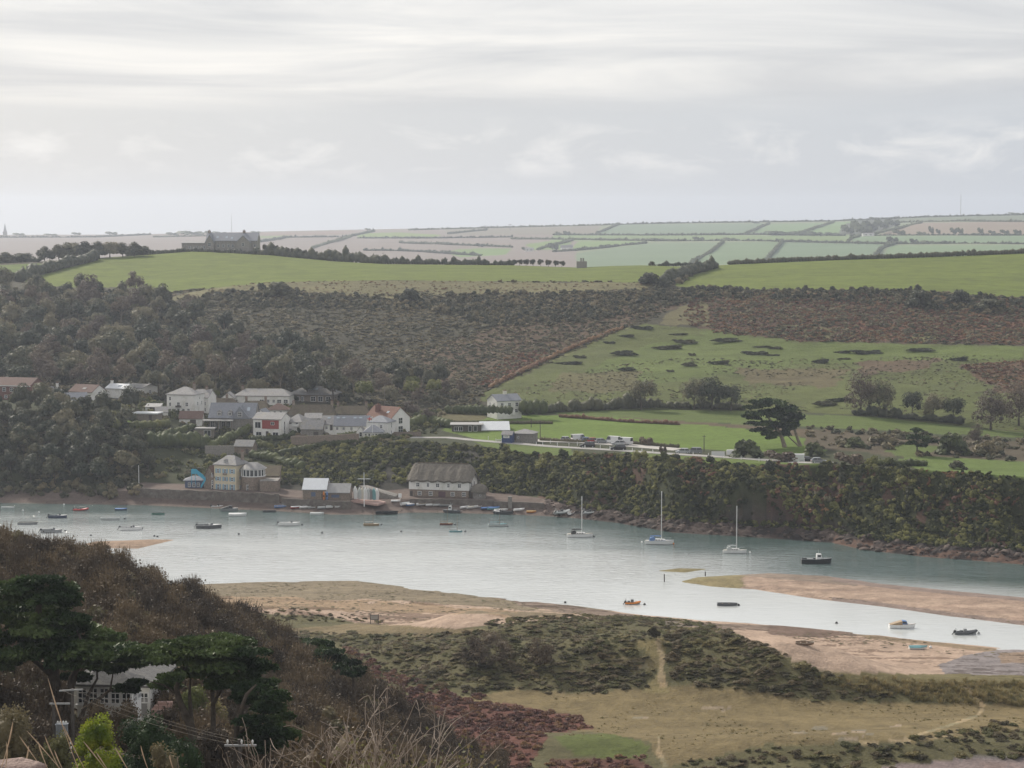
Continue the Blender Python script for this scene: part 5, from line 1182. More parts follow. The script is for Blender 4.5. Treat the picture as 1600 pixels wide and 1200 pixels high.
def chimney(parent, x, y, z0, z1, w=0.8, d=0.55, mat=None, pots=2):
    m = MB().box(-w / 2, w / 2, -d / 2, d / 2, 0, z1 - z0).box(-w / 2 - .08, w / 2 + .08, -d / 2 - .08, d / 2 + .08, z1 - z0, z1 - z0 + .15)
    o = m.build('chimney', mat or M_STONE, parent, (x, y, z0))
    p = MB()
    for i in range(pots): xx = (i - (pots - 1) / 2) * 0.38; p.tube([(xx, 0, z1 - z0 + .15), (xx, 0, z1 - z0 + .6)], 0.13, 8)
    if pots: p.build('chimney_pot', M_TILE, o)
    return o
FACE = {'f': 0.0, 'r': math.pi / 2, 'b': math.pi, 'l': -math.pi / 2}
class House:
    def __init__(s, name, label, loc, rz, w, d, hw, hr, wall, roof, kind='gable', axis='x', oe=0.35, og=0.2, th=0.16, found=3.0, inset=None, roof_name='roof', group=None, cat='house'):
        s.o = tag(empty(name, loc, rz), label, cat, group); s.w, s.d, s.hw, s.hr, s.kind, s.axis = w, d, hw, hr, kind, axis
        m = MB().box(-w / 2, w / 2, -d / 2, d / 2, -found, hw)
        W_, D_ = (w, d) if axis == 'x' else (d, w)
        sl = hr / (D_ / 2) if D_ else 0
        R_ = MB()
        if kind == 'gable':
            g = [(-D_ / 2, hw), (D_ / 2, hw), (0, hw + hr - 0.02)]
            if axis == 'x': m.prism(g, -W_ / 2, W_ / 2, 'x')
            else: m.prism(g, -W_ / 2, W_ / 2, 'y')
            z = hw - oe * sl
            poly = [(-D_ / 2 - oe, z), (0, hw + hr), (D_ / 2 + oe, z), (D_ / 2 + oe, z + th), (0, hw + hr + th * 1.2), (-D_ / 2 - oe, z + th)]
            R_.prism(poly, -W_ / 2 - og, W_ / 2 + og, axis)
        elif kind == 'hip':
            i = inset if inset is not None else D_ / 2
            z = hw - 0.02; a, b = W_ / 2 + oe, D_ / 2 + oe; rr_ = max(W_ / 2 - i, 0.02)
            P = [(-a, -b, z), (a, -b, z), (a, b, z), (-a, b, z), (-a, -b, z + th), (a, -b, z + th), (a, b, z + th), (-a, b, z + th), (-rr_, 0, hw + hr), (rr_, 0, hw + hr)]
            if axis == 'y': P = [(y, x, zz_) for x, y, zz_ in P]
            R_.add(P, [(0, 3, 2, 1), (0, 1, 5, 4), (1, 2, 6, 5), (2, 3, 7, 6), (3, 0, 4, 7), (4, 5, 9, 8), (6, 7, 8, 9), (5, 6, 9), (7, 4, 8)])
        elif kind == 'flat':
            R_.box(-w / 2 - oe, w / 2 + oe, -d / 2 - oe, d / 2 + oe, hw + 0.003, hw + max(hr, 0.15))
        elif kind == 'mono':    # rises to the back
            R_.prism([(-d / 2 - oe, hw - 0.1), (d / 2 + oe, hw + hr), (d / 2 + oe, hw + hr + th), (-d / 2 - oe, hw - 0.1 + th)], -w / 2 - og, w / 2 + og, 'x')
            m.prism([(-d / 2, hw - 0.02), (d / 2, hw - 0.02), (d / 2, hw + hr - 0.05)], -w / 2, w / 2, 'x')
        s.wall = m.build('wall', wall, s.o)
        s.roof = R_.build(roof_name, roof, s.o)
    def pt(s, face, u, z):
        w, d = s.w, s.d
        return {'f': (-w / 2 + u * w, -d / 2, z), 'b': (w / 2 - u * w, d / 2, z), 'r': (w / 2, -d / 2 + u * d, z), 'l': (-w / 2, d / 2 - u * d, z)}[face]
    def win(s, face, us, z, w=0.9, h=1.1, nx=2, nz=2, frame=None):
        for u in (us if isinstance(us, (list, tuple)) else [us]): s.last = window(s.o, w, h, nx, nz, s.pt(face, u, z), FACE[face], frame)
        return s
    def panel(s, name, face, u, z, w, h, mat, t=0.05):
        MB().box(-w / 2, w / 2, -t, 0.01, 0, h).build(name, mat, s.o, s.pt(face, u, z), FACE[face]); return s
    def roofz(s, y): return s.hw + s.hr * (1 - abs(y) / (s.d / 2))
    def chim(s, x, y=0.0, up=1.0, w=0.8, d=0.55, mat=None, pots=2):
        z0 = s.hw + s.hr * 0.5; chimney(s.roof, x, y, z0, s.hw + s.hr + up, w, d, mat, pots); return s
    def skyl(s, x, t, w=0.8, l=1.1, mat=None):
        """roof light on the front slope (ridge along x): t 0 eave, 1 ridge"""
        a = math.atan2(s.hr, s.d / 2); y = -s.d / 2 * (1 - t); z = s.hw + s.hr * t + 0.19
        o = MB().box(-w / 2, w / 2, -l / 2, l / 2, -0.08, 0.06).build('skylight', mat or M_SKYL, s.roof, (x, y, z)); o.rotation_euler = (a, 0, 0); return s
    def dormer(s, x, w=1.6, h=1.3, t=0.2, roof=None, gable=True):
        y0 = -s.d / 2 * (1 - t) - 0.2; z0 = s.hw + s.hr * t - 0.1
        q = MB().box(-w / 2, w / 2, 0, s.d * 0.35, 0, h); q.prism([(-w / 2, h), (w / 2, h), (0, h + w * .42)], 0, s.d * 0.35, 'y')
        dm = q.build('dormer', M_SLATE if roof is None else roof, s.roof, (x, y0, z0))
        # front of the dormer
        window(dm, w * 0.7, h * 0.75, 2, 1, (0, 0, h * 0.15)); return s
def fit(px0, px1, pyb, lo_=640, hi_=780):
    p = gpy((px0 + px1) / 2, pyb, lo_, hi_); return p, ppm(p.y)
def HS(name, label, px0, px1, pyb, pye, pyr, depth, wall, roof, kind='gable', rz=0.0, lo_=640, hi_=780, Y=None, **kw):
    """house from what the photo shows of its front: columns, base, eave and ridge rows"""
    if Y: p = at((px0 + px1) / 2, pyb, Y); k_ = ppm(Y)
    else: p, k_ = fit(px0, px1, pyb, lo_, hi_)
    w = (px1 - px0) / k_ / max(math.cos(R(rz)), 0.3); a = R(rz)
    c = Vector((p.x - math.sin(a) * depth / 2 * 1.0, p.y + math.cos(a) * depth / 2, p.z))
    # the ridge stands half a depth behind the front: allow for the extra distance
    hw = (pyb - pye) / k_
    zr = zat(pyr, p.y + depth / 2) - p.z
    return House(name, label, c, a, w, depth, hw, max(zr - hw, 0.2), wall, roof, kind, **kw)

# ------------------------------------------------------------------ the village, back row
h = HS('brick_house', 'red brick house with a brown tiled roof and a big side gable', -40, 50, 624, 602, 590, 10, M_BRICK, M_TILEB, rz=-16)
h.win('f', [0.52, 0.66, 0.78, 0.90], 2.6, 1.3, 1.3).win('f', [0.55, 0.72, 0.88], 0.4, 1.1, 1.1).win('r', [0.35, 0.6], 3.4, 0.8, 1.6, 1, 2).panel('fascia', 'f', 0.5, 4.35, h.w + .4, 0.22, M_FRAME, 0.45)
h = HS('cottage', 'low white cottage with a slate roof beside the red brick house', 62, 92, 622, 613, 603, 7, M_WHITE, M_SLATE, 'hip', axis='x'); h.win('f', [0.3, 0.8], 0.5, 1.0, 1.1).chim(2.0, 0, 0.8, mat=M_WHITE)
h = HS('gabled_house', 'white house with a rusty roof and one sloping gable', 106, 146, 624, 612, 601, 7.5, M_WHITE, M_TILEB, rz=-28); h.win('r', 0.5, 1.2, 1.2, 1.3).win('f', [0.3], 0.6, 1.0, 1.2).skyl(0.5, 0.4, 1.4, 1.0, M_SLATE)
h = HS('slate_house', 'grey slate gabled house half hidden by the dark trees', 92, 136, 636, 626, 614, 7, M_STONEG, M_SLATEB, rz=18); h.win('f', [0.75, 0.9], 0.5, 0.9, 1.1)
h = HS('white_house', 'white house with two chimneys and a pale roof behind the dark tree', 164, 196, 622, 607, 600, 7, M_WHITE, M_METAL, rz=-20); h.win('r', 0.5, 1.0, 1.0, 1.1).chim(-h.w / 2 + .5, 0, 1.0, mat=M_WHITE).skyl(1.0, 0.5, 1.2, 1.2)
h = HS('white_house', 'white gabled house with a tall chimney at its right end', 194, 224, 620, 606, 600, 8, M_WHITE, M_SLATE, rz=-30); h.win('r', 0.5, 1.0, 1.0, 1.2).chim(h.w / 2 - .4, 0.5, 2.2, mat=M_WHITE)
h = HS('conservatory', 'small glazed garden room with a pointed roof in the trees', 99, 124, 656, 645, 634, 4.5, M_FRAME, M_SLATEB, rz=10, axis='y'); h.win('f', [0.2, 0.5, 0.8], 0.5, 1.0, 1.6, 2, 3)
h = HS('garden_shed', 'long grey timber shed with a pale flat roof beside the lawn', 206, 245, 658, 647, 644, 5, M_TIMBER, M_METAL, 'flat', rz=-12, cat='shed'); h.panel('door', 'f', 0.75, 0.0, 1.0, 1.9, M_TIMBERD)
h = HS('garage', 'small white garage near the telegraph pole', 227, 250, 643, 636, 632, 5, M_WHITE, M_LEAD, 'mono', cat='garage'); h.panel('door', 'f', 0.5, 0.0, 2.0, 1.3, M_TIMBERD)
h = HS('tall_white_house', 'tall three storey white house with a hipped slate roof', 260, 305, 646, 617, 604, 8.5, M_WHITE, M_SLATE, 'hip', rz=-14)
for z in (0.3, 2.3, 4.1): h.win('f', [0.12], z, 0.7, 1.2, 1, 2)
h.win('f', [0.42, 0.72], 2.3, 1.0, 1.3).win('f', [0.42, 0.6, 0.78], 0.3, 0.9, 1.3).win('r', [0.3, 0.7], 2.5, 0.8, 1.2).win('r', [0.5], 4.3, 0.7, 1.0); h.chim(2.6, 1, 0.8).panel('balcony', 'f', 0.42, 2.0, 1.8, 0.5, M_TIMBERD, 0.5)
h = HS('white_house_wing', 'lower right wing of the tall white house', 303, 326, 645, 621, 609, 7, M_WHITE, M_SLATE, rz=-14); h.win('f', [0.3, 0.75], 2.4, 0.8, 1.2).win('f', [0.3, 0.75], 0.4, 0.8, 1.2).chim(0.6, 0, 0.8)
h = HS('gabled_cottage', 'small white gabled cottage behind the dormered slate house', 346, 366, 632, 622, 613, 6, M_WHITE, M_SLATE, axis='y'); h.win('f', [0.5], 0.8, 0.9, 1.1)
h = HS('gabled_cottage', 'white gable end between the slate house and the red clad house', 398, 416, 662, 648, 639, 6, M_WHITE, M_SLATEB, axis='y', rz=-10); h.win('f', [0.5], 1.4, 0.9, 1.1)
h = HS('gabled_cottage', 'little white cottage tucked behind the stone barn', 476, 502, 662, 654, 646, 6, M_WHITE, M_SLATE); h.win('f', [0.3, 0.7], 0.4, 0.8, 0.9)
h = HS('gabled_cottage', 'grey roofed cottage above the sloping lawn', 244, 262, 652, 644, 636, 5.5, M_WHITE, M_SLATE, rz=12); h.win('f', [0.5], 0.4, 0.8, 0.9)
h = HS('thatched_cottage', 'thatched cottage running out behind the dormered slate house', 300, 372, 642, 637, 622, 7, M_WHITE, M_THATCHD, 'hip', inset=2.2, oe=0.5); h.chim(-4.2, 0, 0.9).chim(3.5, 0, 0.9)
h = HS('bungalow', 'long white bungalow with a grey hipped roof', 366, 452, 632, 619, 607, 9, M_WHITE, M_SLATE, 'hip', rz=-6, inset=3.0); h.win('f', [0.62, 0.72], 0.6, 0.9, 1.1).win('f', [0.5, 0.82, 0.94], 0.5, 1.5, 1.2).chim(-7.5, 0, 0.5)
h = HS('long_grey_house', 'long modern house with a shallow grey roof and one large skylight', 452, 520, 628, 617, 603, 11, M_TIMBER, M_SLATE, 'hip', rz=-8, inset=4.5, oe=0.9); h.win('f', [0.1, 0.2, 0.3], 0.2, 1.0, 1.5).win('f', [0.55, 0.72, 0.9], 0.2, 1.7, 1.6).skyl(0.6, 0.6, 2.2, 1.6).chim(3, 1, 0.6, 0.35, 0.35, M_LEAD, 0)
h = HS('small_white_cottage', 'small white cottage with a brown hipped roof behind the red clad house', 418, 450, 648, 641, 630, 6, M_WHITE, M_TILEB, 'hip'); h.win('f', [0.35, 0.65], 0.2, 0.8, 1.0)
for nm, a, b, py, e, rg, lb in [('thatched_cottage', 376, 418, 644, 640, 626, 'thatched cottage at the left end of the long brown row'), ('thatched_cottage', 450, 522, 654, 650, 632, 'thatched cottage in the middle of the long brown row'), ('thatched_cottage', 520, 576, 652, 648, 634, 'thatched cottage at the right end of the long brown row')]:
    h = HS(nm, lb, a, b, py, e, rg, 7.5, M_WHITE, M_THATCHD, 'hip', inset=1.2, oe=0.5, group='long brown thatched row'); h.chim(h.w / 2 - 1.0, 0, 0.9).chim(-h.w / 2 + 1.5, 0.0, 0.9)
# middle row
h = HS('outbuilding', 'low white outbuilding with a brown tiled roof among shrubs', 280, 316, 664, 654, 643, 5, M_WHITE, M_TILEB, cat='outbuilding'); h.panel('door', 'f', 0.6, 0, 1.8, 1.6, M_TIMBERD)
h = HS('dormered_slate_house', 'large blue grey slate house with two dormers and a cross gable', 326, 398, 672, 652, 630, 9.5, M_STONEG, M_SLATEB, rz=-4); h.dormer(-4.0, 1.5, 1.3, 0.12).dormer(-0.6, 1.5, 1.3, 0.12).win('f', [0.08, 0.2, 0.32, 0.44], 0.8, 1.2, 2.0, 2, 1).skyl(5.0, 0.55, 0.9, 1.6)
q = MB().prism([(-3.0, 3.6), (3.0, 3.6), (0, 7.6)], -h.d / 2 - 0.6, 0, 'y').build('gable_roof', M_SLATEB, h.roof, (2.8, 0, 0)); window(q, 1.3, 1.6, 2, 2, (0, -h.d / 2 - 0.6, 4.2))
MB().box(-h.w / 2 - 1.5, 1.0, -h.d / 2 - 3.2, -h.d / 2 - .01, 3.1, 3.35).build('veranda_roof', M_LEAD, h.o)
for x in (-h.w / 2 - 1.2, -h.w / 4, 0.6): MB().box(x - .12, x + .12, -h.d / 2 - 3.0, -h.d / 2 - 2.7, -1.5, 3.1).build('post', M_TIMBER, h.o)
h = HS('garden_room', 'flat roofed grey garden room at the end of the terrace', 306, 334, 683, 671, 668, 4, M_TIMBER, M_LEAD, 'flat', cat='garden room'); h.win('f', [0.65], 0.2, 2.2, 1.9, 2, 1)
h = HS('red_clad_house', 'white modern house with a red clad upper front and corner glazing', 395, 440, 684, 655, 645, 8, M_WHITE, M_SLATE, rz=-16); h.panel('red_cladding', 'f', 0.62, 2.8, 5.6, 2.7, M_REDCLAD, 0.12).win('f', [0.17], 2.9, 2.0, 2.0, 2, 1).win('f', [0.2, 0.8], 0.6, 1.9, 1.2, 2, 1).win('r', [0.35], 0.8, 1.0, 4.2, 1, 3).panel('door', 'f', 0.5, 0, 0.9, 2.0, M_TIMBERD)
window(h.o, 1.2, 1.0, 2, 1, (h.w * 0.2, -h.d / 2 - 0.13, 4.0))
h = HS('white_rear_house', 'white house with a brown hipped roof joined behind the red clad house', 446, 472, 678, 660, 646, 7, M_WHITE, M_SLATE, 'hip', rz=-20); h.win('f', [0.3, 0.7], 3.0, 0.9, 1.0).win('f', [0.3], 0.5, 0.9, 1.2).panel('balcony', 'f', 0.65, 2.4, 2.4, 0.7, M_FRAME, 0.8)
h = HS('stone_barn', 'stone barn with a grey slate roof beside the white terrace', 470, 504, 684, 670, 656, 6, M_STONEG, M_SLATE, rz=-8, cat='barn'); h.panel('door', 'f', 0.7, 0, 1.6, 1.9, M_TIMBERD)
h = HS('terrace_cottage', 'white cottage with an outside stair at the left end of the terrace', 503, 524, 682, 663, 650, 7, M_WHITE, M_SLATE, group='white terrace'); h.win('f', [0.35], 2.2, 0.8, 1.0).panel('door', 'f', 0.7, 1.9, 0.8, 1.8, M_TIMBERD).skyl(0, 0.7, 0.9, 0.8)
MB().add([(-2.4, 0, 2.0), (2.2, 0, -0.6), (2.2, -1, -0.6), (-2.4, -1, 2.0), (-2.4, 0, 1.7), (2.2, 0, -0.9), (2.2, -1, -0.9), (-2.4, -1, 1.7)], [(0, 1, 2, 3), (4, 7, 6, 5), (0, 4, 5, 1), (3, 2, 6, 7), (0, 3, 7, 4), (1, 5, 6, 2)]).build('stair', M_CONC, h.o, (0.6, -h.d / 2 - .02, 0))
for a, b, lb in [(522, 542, 'white terrace cottage with two roof lights near the ridge'), (540, 577, 'white terrace cottage with a long slate roof beside the flagpole')]:
    h = HS('terrace_cottage', lb, a, b, 682, 665, 650, 7, M_WHITE, M_SLATEB, group='white terrace'); h.win('f', [0.25, 0.75], 2.0, 0.8, 0.9).win('f', [0.3, 0.8], 0.2, 0.8, 1.0).skyl(-0.9, 0.75, 0.9, 0.7).skyl(0.9, 0.75, 0.9, 0.7)
h = HS('red_roofed_house', 'tall white house with a red tiled roof, brick chimney and bay windowed gable', 570, 612, 680, 653, 635, 9, M_WHITE, M_TILE, rz=-38, axis='x'); h.win('r', [0.5], 3.6, 1.9, 1.9, 2, 2).win('r', [0.5], 0.7, 2.2, 2.2, 2, 2).win('f', [0.75], 3.4, 0.9, 1.4).win('f', [0.6, 0.85], 0.6, 0.9, 1.4).skyl(2.2, 0.5, 0.9, 0.9).chim(-2.2, -2.0, 0.6, 1.5, 1.0, M_BRICK, 2)
h = HS('white_wing', 'white wing with a hipped slate roof below the red tiled roof', 572, 606, 681, 660, 649, 6, M_WHITE, M_SLATEB, 'hip', Y=688, rz=-20); h.win('f', [0.3, 0.7], 2.4, 0.9, 1.1).win('r', [0.5], 2.4, 0.7, 1.6).win('r', [0.5], 0.4, 0.8, 1.2)
h = HS('garden_pavilion', 'hipped garden pavilion with a row of small windows in front of the terrace', 568, 598, 686, 676, 664, 5, M_WHITE, M_SLATEB, 'hip', Y=681); h.win('f', [0.12, 0.3, 0.48, 0.66, 0.84], 0.8, 0.7, 0.9, 1, 2)
h = HS('garden_pavilion', 'little pointed white porch beside the hipped pavilion', 557, 570, 683, 675, 666, 4, M_WHITE, M_SLATE, Y=684, axis='y'); h.win('f', [0.5], 0.2, 0.9, 1.4, 1, 2)
h = HS('stone_hut', 'small stone hut with a slate roof below the red clad house', 366, 395, 711, 697, 688, 4.5, M_STONE, M_SLATE, rz=-10, cat='hut'); h.panel('door', 'f', 0.7, 0, 0.9, 1.8, M_TIMBERD)
# the house by the water
h = HS('yellow_house', 'tall cream house with pale blue shutters and steep slate roof by the river wall', 334, 370, 767, 727, 711, 7.0, M_CREAM, M_SLATE, 'hip', rz=-22, Y=626, inset=2.4, th=0.25)
for z, hh in ((0.2, 1.7), (2.8, 1.2), (5.0, 1.3)):
    for u in (0.18, 0.5, 0.82):
        h.win('f', u, z, 0.75, hh, 2, 2)
        for sx in (-1, 1): h.panel('shutter', 'f', u + sx * 0.62 / h.w, z, 0.42, hh, M_BLUE, 0.06)
    h.win('r', [0.3], z + .3, 0.6, 1.0)
    h.panel('shutter', 'r', 0.42, z + .3, 0.35, 1.0, M_BLUE, 0.06)
h.dormer(-0.3, 1.1, 0.7, 0.25).chim(h.w / 2 - .6, 1.4, 0.8, 0.7, 0.7); h.panel('balcony', 'f', 0.5, 4.6, 1.1, 0.45, M_STONE, 0.5)
h = HS('brown_gable_wing', 'brown gabled wing leaning against the yellow house', 319, 336, 767, 745, 727, 6, M_STONE, M_TILEB, rz=-22, Y=628, axis='y'); h.win('f', [0.78], 4.0, 0.5, 1.2, 1, 2).win('f', [0.78], 1.9, 0.5, 1.2, 1, 2).win('f', [0.78], 0.2, 0.6, 1.6, 1, 2)
# conservatory with faceted front
def conservatory():
    p = at(395, 769, 626); k_ = ppm(626); o = tag(empty('river_conservatory', p), 'faceted white glazed conservatory with a slate roof beside the yellow house', 'conservatory')
    rx, ry = 3.4, 3.0; n = 10; pts = [(rx * math.cos(math.pi + i * math.pi / (n - 1)), ry * math.sin(math.pi + i * math.pi / (n - 1)) + 1) for i in range(n)] + [(rx, 3.0), (-rx, 3.0)]
    MB().prism(pts, -2.0, 4.5, 'z').build('wall', M_STONE, o)
    pin = [(x * .97, y * .97) for x, y in pts]; MB().prism(pin, 4.5, 6.6, 'z').build('glazing', M_GLASS, o)
    for i in range(n):
        x, y = pts[i]; MB().box(-.11, .11, -.11, .11, 4.5, 6.6).build('mullion', M_FRAME, o, (x * .985, y * .985, 0))
    for z in (4.5, 6.45): MB().prism([(x * 1.02, y * 1.02) for x, y in pts], z, z + .2, 'z').build('rail', M_FRAME, o)
    out_ = [(x * 1.12, y * 1.12, 6.66) for x, y in pts]; m = len(out_)
    MB().add(out_ + [(-1.2, 1.6, 8.4), (1.2, 1.6, 8.4)], [tuple(range(m))[::-1]] + [(i, (i + 1) % m, m + (1 if i >= n // 2 - 0 and i < n + 0 else 0)) for i in range(m)] + [(n // 2 - 1 + 1, m + 1, m), (m - 1 - 0, m, m + 1)]).build('roof', M_SLATE, o)
    window(o, 0.8, 2.0, 2, 2, (-1.2, -ry * 0.93 + 1, 0.3))
conservatory()
h = HS('round_terrace', 'curved stone terrace wall below the conservatory', 406, 434, 779, 752, 750, 7, M_STONE, M_STONEG, 'flat', Y=622, cat='terrace wall', roof_name='paving', oe=0.05); h.panel('doorway', 'f', 0.05, 0, 1.1, 1.9, M_BLACK)
h = HS('stone_lean_to', 'stone lean-to roof behind the curved terrace', 396, 436, 752, 744, 730, 6, M_STONE, M_THATCHD, 'mono', Y=633, cat='outbuilding')
h = HS('blue_shed', 'blue timber shed with a grey roof below the turquoise stair', 289, 317, 764, 751, 743, 4, M_BLUED, M_SLATEB, 'hip', Y=630, cat='shed', oe=0.5); h.win('f', [0.25, 0.5, 0.75], 0.6, 0.8, 1.2)
# turquoise stair
def stair():
    a, b, c = at(299, 739, 628.5), at(306, 739, 628.5), at(321, 752, 627.5)
    o = tag(empty('turquoise_stair', c), 'turquoise painted outside stair beside the yellow house', 'stair')
    q = lambda p: (p.x - c.x, p.y - c.y, p.z - c.z)
    A, B, C_ = q(a), q(b), q(c)
    MB().box(A[0], B[0], A[1] - .5, A[1] + .5, A[2] - .25, A[2]).build('landing', M_TURQ, o)
    for dy in (-.5, .5):
        MB().prism([(A[0], A[2]), (B[0], A[2]), (C_[0], C_[2]), (C_[0], C_[2] + 1.0), (B[0], A[2] + 1.1), (A[0], A[2] + 1.1)], A[1] + dy - .03, A[1] + dy + .03, 'y').build('side_panel', M_TURQ, o)
    for i in range(8):
        t = (i + .5) / 8; x = B[0] + (C_[0] - B[0]) * t; z = A[2] + (C_[2] - A[2]) * t
        MB().box(x - .16, x + .16, A[1] - .46, A[1] + .46, z - .05, z).build('tread', M_TURQ, o)
    d = at(314, 763, 627.2); D_ = q(d)
    MB().prism([(C_[0], C_[2]), (D_[0], D_[2]), (D_[0], D_[2] + .9), (C_[0], C_[2] + 1.0)], C_[1] - .6, C_[1] - .5, 'y').build('lower_flight', M_TURQ, o)
    for x in (A[0] + .1, B[0] - .1): MB().box(x - .06, x + .06, A[1] - .4, A[1] - .28, A[2] - 3.2, A[2] - .25).build('post', M_TURQ, o)
stair()
# sheds on the quay
h = HS('boat_shed', 'stone boat shed with a white sheet roof on the quay', 473, 510, 783, 764, 748, 7, M_STONE, M_METAL, rz=-4, Y=611, cat='shed'); h.panel('window_board', 'f', 0.45, 1.3, 1.2, 1.2, M_BLUED).panel('door', 'f', 0.86, 0, 0.8, 2.1, M_TIMBERD)
h = HS('boat_shed', 'lower stone boat shed with a mossy grey roof on the quay', 508, 546, 783, 769, 756, 6, M_STONE, M_LEAD, rz=-3, Y=610.5, cat='shed'); h.panel('window_board', 'f', 0.42, 1.0, 2.2, 0.8, M_BLUED)
# thatched boathouse
def boathouse():
    Y = 617; k_ = ppm(Y); p = at(686, 778, Y); a = R(-14)
    w, d = 17.2, 8.5; c = Vector((p.x - math.sin(a) * d / 2, p.y + math.cos(a) * d / 2, p.z))
    o = tag(empty('thatched_boathouse', c, a), 'long thatched boathouse with white upper storey and stone ground floor on the quay', 'boathouse')
    s = House.__new__(House); s.o = o; s.w, s.d = w, d
    MB().box(-w / 2, w / 2, -d / 2, d / 2, -2, 2.25).build('stone_wall', M_STONE, o)
    s.d = d + 0.3; s.w = w + 0.3
    up = MB().box(-w / 2 - .15, w / 2 + .15, -d / 2 - .15, d / 2 + .15, 2.25, 5.0); up.prism([(-d / 2 - .15, 5.0), (d / 2 + .15, 5.0), (0, 7.2)], -w / 2 - .15, w / 2 + .15, 'x'); up.build('white_upper_wall', M_WHITE, o)
    # thatch: thick, rounded, half hipped
    n = 40; prof = []
    V = []; Fs = []
    xs = np.linspace(-1, 1, n); m = 13
    r7 = np.random.default_rng(3)
    for i, x in enumerate(xs):
        end = smooth(0.80, 1.0, abs(x)); X = x * (w / 2 + 0.9)
        rid = 9.3 - 1.5 * end ** 1.5 - (0.9 if abs(x) > .995 else 0)
        for j in range(m):
            t = -1 + 2 * j / (m - 1); yy = t * (d / 2 + 0.9) * (1 - 0.10 * end)
            eave = 4.75 + 0.35 * (math.cos((X + 0.2) / 3.1 * 2 * math.pi) * .5 + .5) * (1 if t < 0 else 0) * (abs(x) < .9)
            z = rid - (rid - eave) * (abs(t) ** 1.12)
            V.append((X, yy, z + r7.normal() * 0.05))
    nv = len(V)
    for i, x in enumerate(xs):
        for j in range(m):
            v = V[i * m + j]; V.append((v[0] * .985, v[1] * .95, v[2] - 0.42))
    for i in range(n - 1):
        for j in range(m - 1):
            a_ = i * m + j; Fs.append((a_, a_ + m, a_ + m + 1, a_ + 1)); b_ = a_ + nv; Fs.append((b_, b_ + 1, b_ + m + 1, b_ + m))
        for j in (0, m - 1):
            a_ = i * m + j; Fs.append((a_, a_ + m, a_ + m + nv, a_ + nv))
    for i in (0, n - 1):
        for j in range(m - 1):
            a_ = i * m + j; Fs.append((a_, a_ + 1, a_ + 1 + nv, a_ + nv))
    rf = MB().add(V, Fs).build('thatch_roof', M_THATCH, o)
    MB().tube([(-w / 2 + 1.2, 0, 9.25), (0, 0, 9.4), (w / 2 - 1.2, 0, 9.25)], 0.22, 6).build('ridge', M_THATCHD, rf)
    for u in (0.15, 0.32, 0.48, 0.66, 0.84): s.win('f', u, 3.0, 1.05 if u in (.15, .48, .84) else .75, 1.15, 2, 2)
    s.win('r', [0.3], 2.9, 1.2, 1.3, 2, 2); s.panel('door', 'r', 0.62, 2.4, 0.7, 1.9, M_TIMBERD)
    s.w, s.d = w, d
    for u in (0.17, 0.36, 0.73, 0.92): s.win('f', u, 0.6, 1.15, 1.15, 3, 2)
    s.panel('double_door', 'f', 0.55, -0.3, 2.0, 2.1, M_PURPLE, 0.06); s.panel('bench', 'f', 0.26, -0.2, 3.4, 0.45, M_TIMBER, 0.5); s.panel('door', 'f', 0.03, -.3, .8, 2.0, M_TIMBERD)
    q = at(749, 780, 615)
    hut = tag(empty('round_hut', q), 'small round thatched stone hut beside the boathouse', 'hut')
    MB().tube([(0, 0, -1.5), (0, 0, 2.4)], 1.9, 16).build('wall', M_STONEG, hut)
    V = []; Fs = []
    for i in range(7):
        t = i / 6; rad = 2.5 * math.cos(t * math.pi / 2) ** .7 + .02; z = 2.0 + 2.3 * math.sin(t * math.pi / 2)
        for j in range(16): V.append((rad * math.cos(j * math.pi / 8), rad * math.sin(j * math.pi / 8), z))
    for i in range(6):
        for j in range(16): Fs.append((i * 16 + j, i * 16 + (j + 1) % 16, (i + 1) * 16 + (j + 1) % 16, (i + 1) * 16 + j))
    Fs += [tuple(range(16))[::-1], tuple(range(96, 112))]
    MB().add(V, Fs).build('thatch_roof', M_THATCH, hut)
    window(hut, 0.5, 0.5, 1, 1, (0.3, -1.9, 1.1))
boathouse()
# houses above the field
h = HS('white_hill_house', 'white house with a slate roof standing alone above the bright field', 777, 815, 648, 626, 616, 7.5, M_WHITE, M_SLATEB, Y=735, rz=27, oe=0.3); h.win('f', [0.2, 0.5, 0.8], 2.7, 1.1, 1.3).win('f', [0.78], 0.6, 1.1, 1.3).win('l', [0.3, 0.7], 2.5, 0.6, 1.5, 1, 2).chim(0.2, 0, 1.0, 1.2, .7, M_PALEY, 3).panel('porch', 'f', 0.62, 0, 1.0, 1.4, M_WHITE, 1.2)
h = HS('flat_roofed_lodge', 'long low timber lodge with a flat roof beside the bright field', 706, 752, 676, 664, 662, 7, M_TIMBERD, M_LEAD, 'flat', Y=703, oe=0.6); h.win('f', [0.15, 0.3], 0.5, 1.4, 1.4, 2, 1).win('f', [0.62, 0.8], 0.4, 1.2, 1.8, 1, 1)
h = HS('white_roofed_barn', 'low barn with a broad pale metal roof beside the bright field', 751, 796, 676, 671, 659, 9, M_TIMBERD, M_METAL, Y=704, rz=4, cat='barn', oe=0.6)
h = HS('stone_cottage', 'low stone cottage with a hipped slate roof by the car park', 800, 833, 688, 678, 670, 6, M_STONEG, M_SLATE, 'hip', Y=672, rz=-14); h.win('f', [0.3], 0.6, 0.5, 0.6, 1, 1).panel('door', 'f', 0.12, 0, 0.8, 1.8, M_TIMBERD)
h = HS('blue_kiosk', 'dark blue kiosk with a white sign beside the stone cottage', 784, 800, 689, 679, 674, 3, M_BLUEK, M_SLATE, Y=670, rz=-14, cat='kiosk'); h.panel('sign', 'f', 0.45, 0.9, 1.9, 0.8, M_WPAINT, 0.06)
